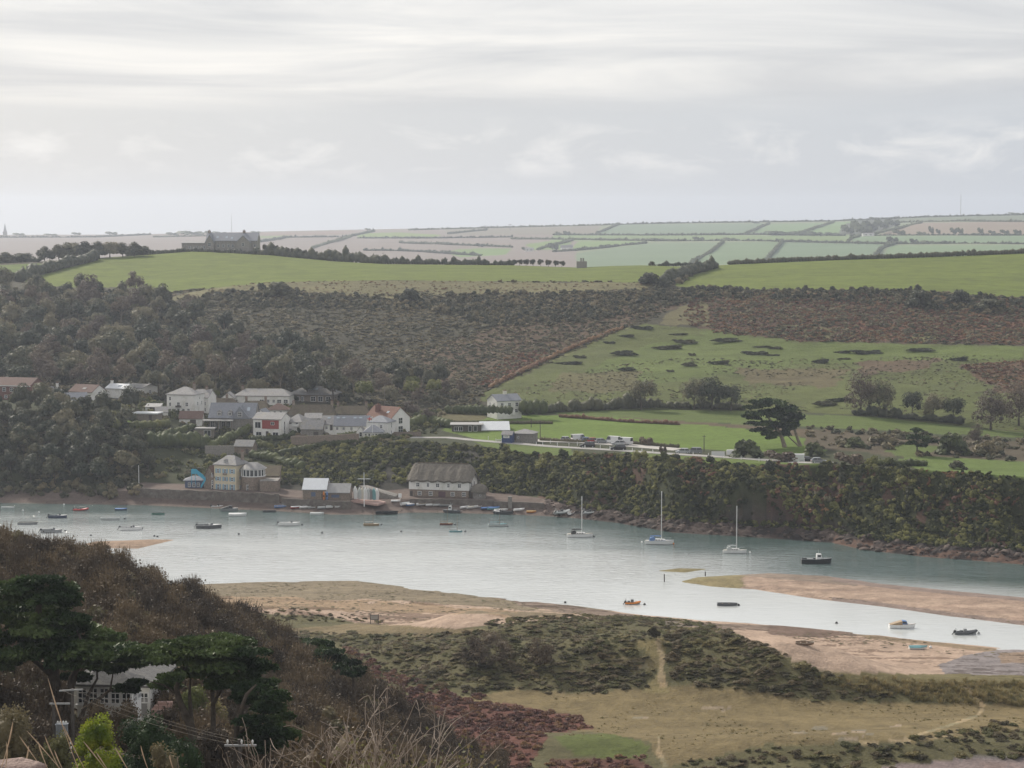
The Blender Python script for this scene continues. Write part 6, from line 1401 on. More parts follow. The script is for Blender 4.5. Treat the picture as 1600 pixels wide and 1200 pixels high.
for i, z in enumerate((1.2, 1.42)):
    MB().box(-.7 + .1 * i, .6, -.07, -.05, z - .04, z + .05).build('lettering', M_BLUEK, h.o, h.pt('f', 0.45, 0))
# mansion on the ridge
def mansion():
    Y = 1222; k_ = ppm(Y)
    b = gp(345, Y)
    h = HS('ridge_house', 'large slate roofed country house with chimneys on the skyline', 322, 402, 392, 376, 364, 14, M_STONEG, M_SLATEB, Y=1218); z0 = h.o.location.z
    h.chim(-h.w / 2 + 1, 0, 1.2, 1.4, 1.0).chim(h.w / 2 - 8, 0, 1.2, 1.4, 1.0).skyl(-8, .4, 1.2, 2).skyl(-3, .4, 1.2, 2).skyl(0, .3, 1.2, 2)
    for x, w_, zz_ in ((6.5, 9, 8.6), (-11.8, 5.5, 9.0)):
        q = MB().prism([(-w_ / 2, 4.4), (w_ / 2, 4.4), (0, zz_)], -h.d / 2 - 2.5, 0, 'y').build('gable_roof', M_SLATEB, h.roof, (x, 0, 0)); MB().prism([(-w_ / 2 + .4, -2), (w_ / 2 - .4, -2), (w_ / 2 - .4, 4.35), (0, zz_ - .5), (-w_ / 2 + .4, 4.35)], -h.d / 2 - 2.6, -h.d / 2 - 0.01, 'y').build('gable_wall', M_STONEG, h.o, (x, 0, 0)); window(h.o, 1.6, 1.8, 2, 2, (x, -h.d / 2 - 2.6, 2.6))
    h.win('f', [0.24, 0.34, 0.44, 0.52, 0.85, 0.95], 2.0, 1.3, 1.6)
    g = HS('ridge_house_wing', 'long low stone wing to the left of the country house on the skyline', 284, 324, 392, 380, 376, 9, M_STONEG, M_LEAD, 'hip', Y=1216, inset=2); g.win('f', [0.3, 0.38, 0.5, 0.62, 0.75, 0.88], 1.2, 1.0, 1.4)
mansion()
h = HS('stone_tower', 'small square stone tower ruin with two stub chimneys on the ridge', 901, 917, 417, 409, 408.5, 5, M_STONEG, M_STONEG, 'flat', Y=1150, cat='tower', oe=0.0); chimney(h.roof, -0.3, 0, h.hw + .1, h.hw + 1.7, 0.8, 0.8, M_STONEG, 0); chimney(h.roof, 0.9, 0, h.hw + .1, h.hw + 1.7, 0.8, 0.8, M_STONEG, 0)
# far farmsteads, spire, masts
for a, b, pyb, pye, pyr, lb in [(876, 886, 392, 387, 383, 'white gabled farmhouse far off beside the hedge'), (886, 895, 392, 386.5, 382.5, 'second white farmhouse far off'), (820, 834, 393, 390, 387, 'pale far farm with a low roof'), (1348, 1366, 369, 366, 364, 'white farm building below the far copse')]:
    h = HS('farmhouse', lb, a, b, pyb, pye, pyr, 9, M_WHITE, M_SLATE, lo_=2200, hi_=4900); h.win('f', [0.3, 0.7], 1.4, 1.6, 1.8, 1, 1)
p = gp(8, 4950); o = tag(empty('church_spire', p), 'church with a thin spire on the hazy skyline', 'church'); MB().box(-4, 4, -4, 4, -8, 8).build('tower', M_STONEG, o); MB().add([(-3, -3, 8), (3, -3, 8), (3, 3, 8), (-3, 3, 8), (0, 0, 27)], [(3, 2, 1, 0), (0, 1, 4), (1, 2, 4), (2, 3, 4), (3, 0, 4)]).build('spire', M_SLATE, o)
for px, h_, lb in [(1501, 47, 'thin lattice mast on the right skyline'), (362, 38, 'thin mast on the skyline above the country house')]:
    p = gp(px, 4900); o = tag(empty('radio_mast', p), lb, 'mast'); MB().tube([(0, 0, -5), (0, 0, h_)], [0.7, 0.35], 6).build('pole', M_CONC, o); MB().tube([(0, 0, h_), (0, 0, h_ + 6)], 0.15, 5).build('aerial', M_CONC, o)
for px, py, lb in [(758, 362, 'first of two small pylons on the far skyline'), (797, 360, 'second of two small pylons on the far skyline')]:
    p = gpy(px, py, 3000, 5000); o = tag(empty('pylon', p), lb, 'pylon'); MB().tube([(0, 0, -2), (0, 0, 13)], 0.5, 5).build('pole', M_TIMBERD, o); MB().box(-4, 4, -.3, .3, 11, 11.8).build('crossarm', M_TIMBERD, o)
# ------------------------------------------------------------------ quay, walls, road
def quay_wall(name, label, px0, px1, top, base, dY, thick=0.8, mat=None, n=24, step=0.0):
    """stone wall following the shore line, its stones too small to see singly"""
    m = MB(); r = random.Random(px0); P = []
    for i in range(n + 1):
        px = px0 + (px1 - px0) * i / n; Y = float(np.interp(px, PXK, W1[0])) + dY; x = (px - 800) / F * (Y * CT + (H - 2) * ST); P.append((x, Y))
    for i in range(n):
        (xa, ya), (xb, yb) = P[i], P[i + 1]; t = top + r.uniform(-.06, .06); ta = t + step * math.sin(i * 1.3)
        m.add([(xa, ya, base), (xb, yb, base), (xb, yb + thick, base), (xa, ya + thick, base), (xa, ya - .0, ta), (xb, yb, ta), (xb, yb + thick, ta), (xa, ya + thick, ta)],
              [(0, 3, 2, 1), (4, 5, 6, 7), (0, 1, 5, 4), (2, 3, 7, 6), (0, 4, 7, 3), (1, 2, 6, 5)])
    return tag(link(name, m.mesh(name), mat or M_WALLB), label, 'wall')
quay_wall('river_wall', 'high dark stone river wall below the yellow house', 214, 436, 4.1, -0.4, 5.2, n=30, step=0.12)
quay_wall('quay_wall', 'low stone quay wall in front of the two boat sheds', 440, 548, 3.15, -0.3, 4.4, n=16)
quay_wall('quay_wall', 'low stone quay wall in front of the thatched boathouse', 640, 772, 3.15, -0.3, 5.2, n=18)
quay_wall('quay_wall', 'low stone wall running on beyond the round hut', 772, 850, 2.9, -0.3, 4.8, n=12)
def ribbon(name, pts, w, lift_, mat, label=None, kind='structure', cat=None, n=8, thick=0.35):
    """flat strip draped on the land; pts (px, py) of its middle line"""
    P = [gpy(a, b, 590, 760) for a, b in pts]; Q = []
    for a, b in zip(P[:-1], P[1:]):
        for j in range(n): Q.append(a.lerp(b, j / n))
    Q.append(P[-1]); V = []; Fs = []
    for i, p in enumerate(Q):
        d = Q[min(i + 1, len(Q) - 1)] - Q[max(i - 1, 0)]; d.z = 0; d.normalize(); nn_ = Vector((-d.y, d.x, 0))
        zs = [ground(p.x + nn_.x * w * s, p.y + nn_.y * w * s) for s in (-.5, 0, .5)]; z = max(zs) + lift_
        for s in (-.5, .5): V.append((p.x + nn_.x * w * s, p.y + nn_.y * w * s, z))
        for s in (-.5, .5): V.append((p.x + nn_.x * w * s, p.y + nn_.y * w * s, z - thick - 0.6))
    for i in range(len(Q) - 1):
        a = i * 4; Fs += [(a, a + 1, a + 5, a + 4), (a, a + 4, a + 6, a + 2), (a + 1, a + 3, a + 7, a + 5)]
    o = link(name, MB().add(V, Fs).mesh(name), mat); return tag(o, label, cat, None, kind)
ribbon('road', [(640, 684), (700, 684), (740, 688), (800, 693), (860, 698), (960, 704), (1060, 711), (1140, 716), (1210, 721), (1300, 726)], 4.2, 0.10, M_TARMAC)
ribbon('car_park', [(838, 689), (900, 690), (990, 697), (1060, 703)], 7.0, 0.06, M_ROADP)
# beach slip and boards
def slab(name, quad, z0, th, mat, label, cat):
    V = [(p.x, p.y, p.z) for p in quad] + [(p.x, p.y, p.z - th) for p in quad]
    return tag(link(name, MB().add(V, [(0, 1, 2, 3), (7, 6, 5, 4), (0, 4, 5, 1), (1, 5, 6, 2), (2, 6, 7, 3), (3, 7, 4, 0)]).mesh(name), mat), label, cat)
slab('slipway', [at(548, 782, 610.5), at(566, 775, 617), at(603, 784, 612), at(590, 788, 606)], 0, 0.5, M_PINKDECK, 'pinkish boarded slipway beside the leaning dinghies', 'slipway')
slab('ramp_wall', [at(560, 759, 621), at(574, 758, 623), at(622, 772, 617.5), at(618, 776, 616)], 0, 1.6, M_STONEG, 'pale sloping stone ramp behind the leaning dinghies', 'ramp')

def pole(name, label, p, h, r=0.12, mat=None, arms=None, cat='pole', group=None, part='shaft'):
    o = tag(empty(name, p), label, cat, group); MB().tube([(0, 0, -0.6), (0, 0, h)], [r, r * 0.7], 8).build(part, mat or M_TIMBERD, o)
    for z, w, t in (arms or []): MB().box(-w / 2, w / 2, -t, t, z - t, z + t).build('crossarm', mat or M_TIMBERD, o)
    return o
p = at(569, 788, 606.5); pole('signal_mast', 'white mast with a yard standing at the head of the slipway', p, 50 / ppm(606), 0.13, M_WPAINT, [(40 / ppm(606), 20 / ppm(606), 0.07)], 'mast')
p = gpy(1159 * 0 + 217, 758, 600, 680); pole('flag_pole', 'white pole standing against the dark river bank trees', at(217, 760, 640), 33 / ppm(640), 0.12, M_WPAINT, cat='pole')
def flagpole():
    p = at(582, 684, 680); o = tag(empty('flagpole', p), 'white flagpole with a red and white flag in front of the terrace', 'flagpole'); h_ = 34 / ppm(680)
    MB().tube([(0, 0, -.5), (0, 0, h_)], [0.09, 0.05], 8).build('shaft', M_WPAINT, o)
    f = MB(); n = 10
    V = [(-.05 - 1.6 * i / n, 0.18 * math.sin(i * 1.1), h_ - .1 - j * 1.1 - 0.08 * i) for j in (0, 1) for i in range(n + 1)]; V += [(x, y + .02, z) for x, y, z in V]
    k = 2 * (n + 1); Fs = []
    for i in range(n): Fs += [(i, i + 1, n + 2 + i, n + 1 + i), (k + n + 1 + i, k + n + 2 + i, k + i + 1, k + i)]
    fl = f.add(V, Fs).build('flag', M_WPAINT, o)
    m = MB().box(-1.5, -.1, -.20, -.17, h_ - 1.0, h_ - .72); m.build('red_stripe', M_RED, fl)
    MB().box(-.95, -.65, -.21, -.18, h_ - 1.4, h_ - .3).build('red_cross', M_RED, fl)
flagpole()
for px, py, hp, lb in [(258, 646, 52, 'tall dark telegraph pole beside the tall white house'), (601, 640, 38, 'pale telegraph pole against the hillside trees'), (844, 688, 30, 'dark telegraph pole at the car park entrance'), (1100, 706, 26, 'telegraph pole standing beside the bright field'), (654, 662, 16, 'short pale post among the brown trees'), (680, 664, 16, 'short pale post at the end of the brown trees'), (830, 668, 14, 'thin post in the bright field')]:
    p = gpy(px, py, 600, 770); pole('telegraph_pole', lb, p, hp / ppm(p.y), 0.14, M_TIMBER if 'pale' in lb else M_TIMBERD, [(hp / ppm(p.y) - .4, 1.2, 0.05)] if hp > 20 else None)
for i, (px, py) in enumerate([(763, 683), (838, 692), (848, 691), (860, 689), (871, 693), (889, 694), (902, 692), (914, 697), (938, 697), (953, 699), (971, 699), (988, 702), (1003, 703), (1020, 704), (1083, 708), (1107, 710), (1131, 712), (1158, 714), (1186, 717), (1247, 722)]):
    p = gpy(px, py + 4, 590, 740); pole('bollard', 'short white roadside post, %s along from the blue kiosk' % nth(i), p, 1.1, 0.13, M_WPAINT, None, 'post', 'white posts along the road', 'shaft')
p = gpy(779, 692, 600, 740); o = tag(empty('white_gate', p), 'white two post gate beside the blue kiosk', 'gate'); MB().box(-.9, -.75, -.08, .08, -.3, 1.4).build('post', M_WPAINT, o); MB().box(.75, .9, -.08, .08, -.3, 1.4).build('post', M_WPAINT, o); MB().box(-.75, .75, -.04, .04, .8, 1.0).build('rail', M_WPAINT, o)
# white boards at the field edge
p = gpy(1122, 712, 600, 720); tag(link('board_fence', MB().box(-1.9, 1.9, -.06, .06, -.4, 1.2).mesh('board_fence'), M_WPAINT, None, p), 'pale board fence beside the white car', 'fence')
p = gpy(1143, 712, 600, 720); tag(link('trailer_side', MB().box(-1.4, 1.4, -.5, .5, 0.3, 1.7).box(-.3, .3, -.55, .55, 0, .35).mesh('trailer_side'), M_WPAINT, None, p), 'white box trailer behind the white car', 'trailer')
# field walls round the lone white house
hedge('clipped_hedge', [at(712, 645, 728), at(758, 645, 727), at(796, 647, 726)], 2.2, 2.6, L_HEDGE, 'long clipped dark hedge in front of the lone white house', None, 801, 40, 0.25, 0.06)
hedge('clipped_hedge', [at(818, 645, 735), at(848, 645, 735)], 3.2, 4.6, L_HEDGE, 'tall square hedge beside the lone white house', None, 802, 60, 0.3, 0.05)
hedge('garden_wall', [gp(700, 722), gp(760, 722), gp(800, 722), gp(862, 722)], 0.8, 1.0, L_SCRUB, 'overgrown garden wall along the top of the bright field', None, 803, 14, 0.25, 0.1, 'wall')
hedge('field_edge_wall', [gpy(845, 689, 600, 740), gpy(900, 692, 600, 740), gpy(990, 694, 600, 740), gpy(1060, 700, 600, 740)], 0.7, 1.0, L_SCRUB, 'overgrown bank between the car park and the bright field', None, 804, 14, 0.25, 0.15, 'bank')
# village hedges and banks
VH = [([(235, 700), (280, 699), (322, 702)], 3.0, 5.2, 'tall dark clipped hedge above the yellow house garden'), ([(176, 672), (210, 672), (262, 668)], 2.2, 2.6, 'dark hedge along the foot of the sloping lawn'), ([(330, 704), (360, 690), (388, 676)], 2.2, 3.0, 'diagonal hedge climbing towards the red clad house'), ([(235, 690), (270, 680), (300, 672)], 2.0, 2.0, 'curved hedge on the garden slope'),
      ([(395, 690), (440, 688), (462, 682)], 2.0, 1.8, 'hedge along the foot of the red clad house'), ([(440, 712), (500, 700), (560, 694), (605, 686)], 2.6, 2.0, 'sunlit hedge running along the top of the quarry bank'), ([(470, 678), (492, 678)], 2.0, 2.4, 'square hedge beside the stone barn'), ([(530, 686), (556, 684)], 1.8, 2.2, 'dark garden hedge in front of the terrace'), ([(628, 668), (670, 664), (700, 668)], 3.0, 3.4, 'dark hedge beside the bend of the lane'),
      ([(395, 716), (430, 722), (470, 735)], 2.6, 2.6, 'overgrown hedge behind the stone terrace'), ([(390, 700), (420, 700)], 2.2, 2.2, 'rounded garden hedge below the red clad lawn')]
for i, (l, w, h_, lb) in enumerate(VH): hedge('garden_hedge', hpts(l, 615, 745), w, h_, L_GARDEN if 'sunlit' in lb or 'lawn' in lb else L_HEDGE, lb, None, 820 + i, 34, 0.26, 0.1)  # hedge labelled sunlit gets brighter leaves, the sunlight put into its colour
for px0, px1, py, hh, lb in [(455, 560, 700, 3.4, 'brown stone retaining wall below the white terrace'), (320, 366, 712, 3.0, 'rough pale stone wall above the yellow house'), (600, 658, 682, 1.4, 'stone wall in front of the tall red roofed house'), (455, 485, 688, 1.2, 'low grey wall below the stone barn')]:
    a, b = gpy(px0, py, 620, 745), gpy(px1, py - (5 if px0 == 455 else 0), 620, 745); d = b - a; L_ = math.hypot(d.x, d.y)
    o = link('garden_wall', MB().add([(0, 0, -1.5), (L_, 0, -1.5 + d.z), (L_, .5, -1.5 + d.z), (0, .5, -1.5), (0, 0, hh), (L_, 0, hh + d.z), (L_, .5, hh + d.z), (0, .5, hh)], [(0, 3, 2, 1), (4, 5, 6, 7), (0, 1, 5, 4), (1, 2, 6, 5), (2, 3, 7, 6), (3, 0, 4, 7)]).mesh('garden_wall'), M_STONE if px0 != 320 else M_STONEG, None, a, math.atan2(d.y, d.x)); tag(o, lb, 'wall')

# ------------------------------------------------------------------ cars
M_CARGL = pbr('car_glass', (0.02, 0.024, 0.03), 0.05, spec=0.8)
def carpaint(n, c): return pbr('car_paint_' + n, c, 0.25, spec=0.6)
CP = {'white': (0.72, 0.72, 0.72), 'black': (0.012, 0.012, 0.014), 'grey': (0.22, 0.23, 0.24), 'red': (0.30, 0.02, 0.02), 'silver': (0.45, 0.46, 0.48), 'blue': (0.16, 0.22, 0.34)}
def car(label, px, py, col, kind='hatch', rz=0.0, Y=None):
    p = gpy(px, py, 590, 740)
    o = tag(empty('parked_van' if kind == 'van' else 'parked_car', (p.x, p.y, p.z + 0.12), rz), label, 'van' if kind == 'van' else 'car', 'cars parked by the road')
    if kind == 'van': L_, W_, hb, hc, c0, c1, c2, c3 = 5.0, 1.95, 1.05, 2.15, -2.45, -2.4, 1.2, 1.75
    elif kind == 'suv': L_, W_, hb, hc, c0, c1, c2, c3 = 4.6, 1.9, 1.0, 1.75, -2.25, -1.9, 0.7, 1.25
    else: L_, W_, hb, hc, c0, c1, c2, c3 = 4.2, 1.78, 0.88, 1.48, -2.0, -1.45, 0.35, 1.05
    low = [(-L_ / 2, .35), (-L_ / 2 + .1, .22), (L_ / 2 - .15, .22), (L_ / 2, .38), (L_ / 2 - .03, hb * .72), (c3, hb), (c0 + .05, hb), (-L_ / 2 + .03, hb * .93)]
    V = []
    for y, s in ((-W_ / 2, .97), (-W_ / 2 + .06, 1.0), (W_ / 2 - .06, 1.0), (W_ / 2, .97)): V += [(x * s, y, z) for x, z in low]
    n = 8; Fs = [tuple(range(n))[::-1], tuple(range(3 * n, 4 * n))] + [(k * n + i, k * n + (i + 1) % n, (k + 1) * n + (i + 1) % n, (k + 1) * n + i) for k in range(3) for i in range(n)]
    MB().add(V, Fs).build('body', carpaint(col, CP[col]), o)
    gl = [(c0 + .05, hb), (c3, hb), (c2, hc - .08), (c1, hc - .08)]; V = [(x, -W_ / 2 + .05, z) if z == hb else (x, -W_ / 2 + .2, z) for x, z in gl] + [(x, W_ / 2 - .05, z) if z == hb else (x, W_ / 2 - .2, z) for x, z in gl]
    MB().add(V, [(3, 2, 1, 0), (4, 5, 6, 7), (0, 1, 5, 4), (1, 2, 6, 5), (2, 3, 7, 6), (3, 0, 4, 7)]).build('glazing', M_CARGL, o)
    rf = MB().box(c1 - .05, c2 + .05, -W_ / 2 + .18, W_ / 2 - .18, hc - .08, hc)
    rf.build('roof', carpaint(col, CP[col]), o)
    pl = MB()
    for x in ((c1 + c2) / 2,) if kind != 'van' else (0.3,):
        for sy in (-1, 1): pl.add([(x - .05, sy * (W_ / 2 - .045), hb), (x + .05, sy * (W_ / 2 - .045), hb), (x + .05, sy * (W_ / 2 - .195), hc - .08), (x - .05, sy * (W_ / 2 - .195), hc - .08)], [(0, 1, 2, 3)])
    if kind == 'van':
        for sy in (-1, 1): pl.box(-2.4, 0.1, sy * (W_ / 2 - .12) - .07, sy * (W_ / 2 - .12) + .07, hb, hc - .1)
    pl.build('pillars', carpaint(col, CP[col]), o)
    for x in (-L_ / 2 + .8, L_ / 2 - .85):
        for sy in (-1, 1):
            y = sy * (W_ / 2 - .1); wv = MB().tube([(x, y - .1, .31), (x, y + .1, .31)], 0.32, 14).build('wheel', M_BLACK, o); MB().tube([(x, y - .115, .31), (x, y + .115, .31)], 0.18, 10).build('rim', M_METAL, wv)
    for sy in (-1, 1): MB().box(L_ / 2 - .12, L_ / 2 + .005, sy * (W_ / 2 - .35) - .16, sy * (W_ / 2 - .35) + .16, hb * .62, hb * .78).build('headlight', M_METAL, o); MB().box(-L_ / 2 - .0, -L_ / 2 + .1, sy * (W_ / 2 - .25) - .1, sy * (W_ / 2 - .25) + .1, hb * .7, hb * .9).build('tail_light', M_RED, o)
for a in [('white camper van parked first in the upper row', 905, 690, 'white', 'van', 0.3), ('blue grey car parked beside the white camper van', 917, 691, 'blue', 'hatch', 0.4), ('red car parked in the upper row', 928, 692, 'red', 'hatch', 0.2), ('dark grey car parked beside the red car', 940, 693, 'grey', 'hatch', 0.3), ('black car with a pale roof edge on the road below the upper row', 918, 700, 'black', 'suv', 3.1), ('white van parked at the left of the pair of vans', 957, 693, 'white', 'van', 2.6), ('white van parked at the right of the pair of vans', 976, 695, 'white', 'van', 2.6),
          ('silver car parked between the two white vans', 966, 696, 'silver', 'hatch', 2.9), ('black estate car on the road below the white vans', 966, 704, 'black', 'suv', 3.1), ('silver grey hatchback on the road before the bright field', 1067, 709, 'silver', 'hatch', 3.1), ('dark pickup like car behind the silver hatchback', 1085, 709, 'grey', 'suv', 3.1), ('white car facing along the road beside the box trailer', 1152, 716, 'white', 'suv', -1.2), ('white car half hidden by the brown roadside bush', 1243, 722, 'white', 'van', 3.0), ('dark car at the end of the road', 1279, 724, 'grey', 'hatch', 0.1), ('pale car roof behind the car park bank', 886, 690, 'silver', 'hatch', 0.0), ('dark car at the edge of the cliff top hedge', 1262, 722, 'black', 'hatch', 0.2)]: car(*a)

# ------------------------------------------------------------------ boats
def paint(n, c): return pbr('boat_' + n, c, 0.45, 0.08, 2.0, 0.4)
BC = {'white': (0.70, 0.70, 0.69), 'cream': (0.55, 0.52, 0.44), 'grey': (0.24, 0.25, 0.255), 'dgrey': (0.075, 0.08, 0.085), 'navy': (0.04, 0.055, 0.10), 'blue': (0.10, 0.20, 0.42), 'red': (0.42, 0.05, 0.045), 'tan': (0.34, 0.24, 0.14), 'green': (0.10, 0.22, 0.18), 'black': (0.02, 0.022, 0.024), 'orange': (0.60, 0.20, 0.03), 'maroon': (0.16, 0.05, 0.045), 'teal': (0.16, 0.34, 0.36), 'wood': (0.20, 0.13, 0.08), 'pale': (0.48, 0.50, 0.49), 'yellow': (0.50, 0.33, 0.14)}
def BP(c): return paint(c, BC[c])
def hull(L_, B, fb, dr, stern=0.8, deck=False, flare=1.0):
    """lofted hull, bow towards +x; returns outer+inner mesh builder and the gunwale line"""
    n = 13; m = 7; V = []; G = []
    def sec(t, k):
        b = B / 2 * (stern + (1 - stern) * math.sin(min(t / .45, 1) * math.pi / 2)) if t < .45 else B / 2 * (1 - ((t - .45) / .55) ** 2.3)
        b = max(b, 0.02); sh = fb * (1 + 0.30 * max(0, t - .3) ** 1.6 + .04 * (1 - t)); kd = -dr * (1 - max(0, (t - .75) / .25) ** 2 * .9); x = -L_ / 2 + L_ * t
        out_ = []
        for j in range(m):
            a = -math.pi / 2 + math.pi * j / (m - 1); s = math.sin(a); c = abs(math.cos(a)) ** .7
            y = b * (1 if s > 0 else -1) * abs(s) ** .65 * k; z = sh - (sh - kd) * c * (1 if k == 1 else .72)
            out_.append((x + (L_ * .03 * (z / fb) if t > .9 else 0), y, z))
        return out_
    for k in (1.0, 0.88):
        for i in range(n): V += sec(i / (n - 1) if k == 1 else .03 + .94 * i / (n - 1), k)
    nm = n * m; Fs = []
    for i in range(n - 1):
        for j in range(m - 1):
            a = i * m + j; Fs.append((a, a + m, a + m + 1, a + 1)); b = nm + a; Fs.append((b, b + 1, b + m + 1, b + m))
        for j in (0, m - 1): a = i * m + j; Fs.append((a, a + m, a + m + nm, a + nm))
    for i in (0, n - 1):
        Fs.append(tuple(i * m + j for j in range(m))); Fs.append(tuple(nm + i * m + j for j in range(m))[::-1])
        Fs.append((i * m, i * m + nm, i * m + m - 1 + nm, i * m + m - 1))
    top = [(V[i * m], V[i * m + m - 1]) for i in range(n)]
    return MB().add(V, Fs), top
def deck_mesh(top, i0, i1, dz=-0.03, crown_=0.06, sx=0.99):
    V = []; Fs = []
    for a, b in top[i0:i1 + 1]: V += [(a[0], a[1] * sx, a[2] + dz), (a[0], 0, a[2] + dz + crown_), (b[0], b[1] * sx, b[2] + dz)]
    n = i1 - i0
    for i in range(n):
        for j in (0, 1): q = i * 3 + j; Fs.append((q, q + 3, q + 4, q + 1))
    k = len(V); V += [(x, y, z - .08) for x, y, z in V]
    Fs += [tuple(v + k for v in f[::-1]) for f in Fs]
    return MB().add(V, Fs)
def outboard(o, L_, col='black', tilt=True, z=0.3):
    q = MB().box(-.22, .2, -.16, .16, .1, .62).box(-.08, .06, -.06, .06, -.7, .1).build('outboard', BP(col), o, (-L_ / 2 - .18, 0, z)); q.rotation_euler = (0, R(40) if tilt else 0, 0); return q
def boat(kind, label, px, py, lpx, col='white', rz=0.0, second='white', shore=False, roll=0.0, lo_=None, mast_py=None, group=None, deck_c='white', pitch=0.0):
    if shore: p = gpy(px, py, lo_ or 585, 640); z = p.z + 0.0
    else: Y = ywater(py); p = at(px, py, Y); z = 0.0
    k_ = ppm(p.y); L_ = lpx / k_ / max(abs(math.cos(rz)), 0.55)
    names = {'dinghy': 'rowing_dinghy', 'motor': 'motor_boat', 'rib': 'inflatable_boat', 'yacht': 'sailing_yacht', 'day': 'sailing_dayboat', 'launch': 'wheelhouse_launch', 'cabin': 'cabin_boat', 'cover': 'covered_dinghy'}
    o = tag(empty(names[kind], (p.x, p.y, z), rz), label, 'boat', group); o.rotation_euler = (roll, pitch, rz)
    B = L_ * {'yacht': .32, 'launch': .32, 'rib': .36}.get(kind, .38); fb = {'dinghy': .11, 'cover': .11, 'motor': .13, 'cabin': .14, 'yacht': .125, 'day': .11, 'launch': .15, 'rib': .08}[kind] * L_; dr = 0.05 * L_
    hb, top = hull(L_, B, fb, dr)
    if shore: o.location.z += dr * 0.75
    if kind == 'rib':
        hb.build('hull', BP('grey'), o)
        r_ = B * .17; pts = [(-L_ / 2, B / 2 - r_, fb)] + [(a[0], b[1] * .85, fb + .5 * max(0, a[0] / L_) ** 2 * L_ * .6) for a, b in top[2:]] ; pts2 = [(x, -y, zz_) for x, y, zz_ in pts][::-1]
        MB().tube([tuple(q) for q in pts] + [(L_ / 2 * 1.0, 0, pts[-1][2])] + [tuple(q) for q in pts2], r_, 10).build('collar', BP(col), o)
        MB().box(-.3, .25, -.3, .3, fb * .5, fb + .75).build('console', BP(second), o); MB().box(-1.0, -.5, -.35, .35, fb * .5, fb + .45).build('seat', BP('dgrey'), o); outboard(o, L_, 'black', True, fb)
        fr = MB().tube([(-L_ * .42, -B * .3, fb), (-L_ * .44, -B * .28, fb + 1.0), (-L_ * .44, B * .28, fb + 1.0), (-L_ * .42, B * .3, fb)], 0.04, 6).build('frame', BP('pale'), o)
        return o
    hb.build('hull', BP(col), o)
    V = []
    g = MB(); g.tube([(a[0], a[1], a[2] + .01) for a, b in top], 0.035, 5).tube([(b[0], b[1], b[2] + .01) for a, b in top], 0.035, 5); g.build('gunwale', BP(second), o)
    if kind == 'dinghy':
        for t in (-.22, .12): MB().box(t * L_ - .12, t * L_ + .12, -B * .44, B * .44, fb * .72, fb * .8).build('thwart', BP('wood'), o)
    elif kind == 'cover':
        deck_mesh(top, 0, 12, 0.02, 0.16 * B, 1.02).build('cover', BP(second), o)
    elif kind == 'motor':
        deck_mesh(top, 8, 12, 0.0, 0.10).build('foredeck', BP(deck_c), o); x = top[8][0][0]
        MB().add([(x - .1, -B * .36, fb), (x + .25, 0, fb + .05), (x - .1, B * .36, fb), (x - .4, -B * .32, fb + .5), (x - .1, 0, fb + .58), (x - .4, B * .32, fb + .5)], [(0, 1, 4, 3), (1, 2, 5, 4), (3, 4, 1, 0), (4, 5, 2, 1)]).build('windscreen', M_CARGL, o)
        for t in (-.2,): MB().box(t * L_ - .2, t * L_ + .2, -B * .4, B * .4, fb * .6, fb * .85).build('seat', BP('dgrey'), o)
        MB().box(-.1 + .02 * L_, .3 + .02 * L_, -.25, .25, fb * .4, fb * 1.35).build('console', BP(second), o); outboard(o, L_, 'black', True, fb * .8)
    elif kind == 'cabin':
        deck_mesh(top, 6, 12, 0.0, 0.10).build('foredeck', BP(deck_c), o)
        cb_ = MB().prism([(-.02 * L_, fb * .9), (.22 * L_, fb * .95), (.17 * L_, fb + .72), (.0, fb + .8)], -B * .33, B * .33, 'y').build('cabin', BP('blue' if second == 'tan' else second), o)
        MB().prism([(.02 * L_, fb + .25), (.185 * L_, fb + .25), (.155 * L_, fb + .62), (.02 * L_, fb + .66)], -B * .335, B * .335, 'y').build('cabin_window', M_CARGL, cb_)
        MB().prism([(-.48 * L_, fb + .02), (0, fb + .02), (0, fb + .75), (-.2 * L_, fb + .45)], -B * .42, B * .42, 'y').build('canvas_cover', BP(second), o)
    elif kind == 'launch':
        deck_mesh(top, 6, 12, 0.0, 0.10).build('foredeck', BP('grey'), o)
        wh = MB().prism([(.0, fb * .6), (.2 * L_, fb * .9), (.17 * L_, fb + 1.15), (.02 * L_, fb + 1.2)], -B * .32, B * .32, 'y').build('wheelhouse', BP('white'), o)
        for u in (-.33, .33): MB().box(.04 * L_, .15 * L_, u * B - .012, u * B + .012, fb + .55, fb + .98).build('window', M_CARGL, wh)
        MB().add([(.188 * L_, -B * .28, fb + .55), (.188 * L_, B * .28, fb + .55), (.178 * L_, B * .28, fb + 1.0), (.178 * L_, -B * .28, fb + 1.0)], [(0, 1, 2, 3)]).build('windscreen', M_CARGL, wh)
        MB().box(-.3 * L_, -.1 * L_, -B * .3, B * .3, fb * .5, fb * 1.1).build('engine_box', BP('grey'), o); MB().tube([(.08 * L_, 0, fb + 1.2), (.08 * L_, 0, fb + 2.2)], .03, 5).build('aerial', BP('pale'), o)
        MB().tube([(-.45 * L_, -B * .4, fb + .5), (.0, -B * .44, fb + .5)], .03, 5).build('rail', BP('pale'), o)
    elif kind == 'day':
        deck_mesh(top, 8, 12, 0.0, 0.06).build('foredeck', BP(second), o)
        hm = (p.z if shore else 0); mh = (py - (mast_py or py - 32)) / k_
        ms = MB().tube([(.12 * L_, 0, .1), (.12 * L_ , 0, mh)], [.06, .035], 6).build('mast', BP('wood'), o); MB().tube([(.12 * L_, 0, mh * .98), (.46 * L_, 0, fb * 1.3)], .014, 4).build('forestay', BP('dgrey'), ms)
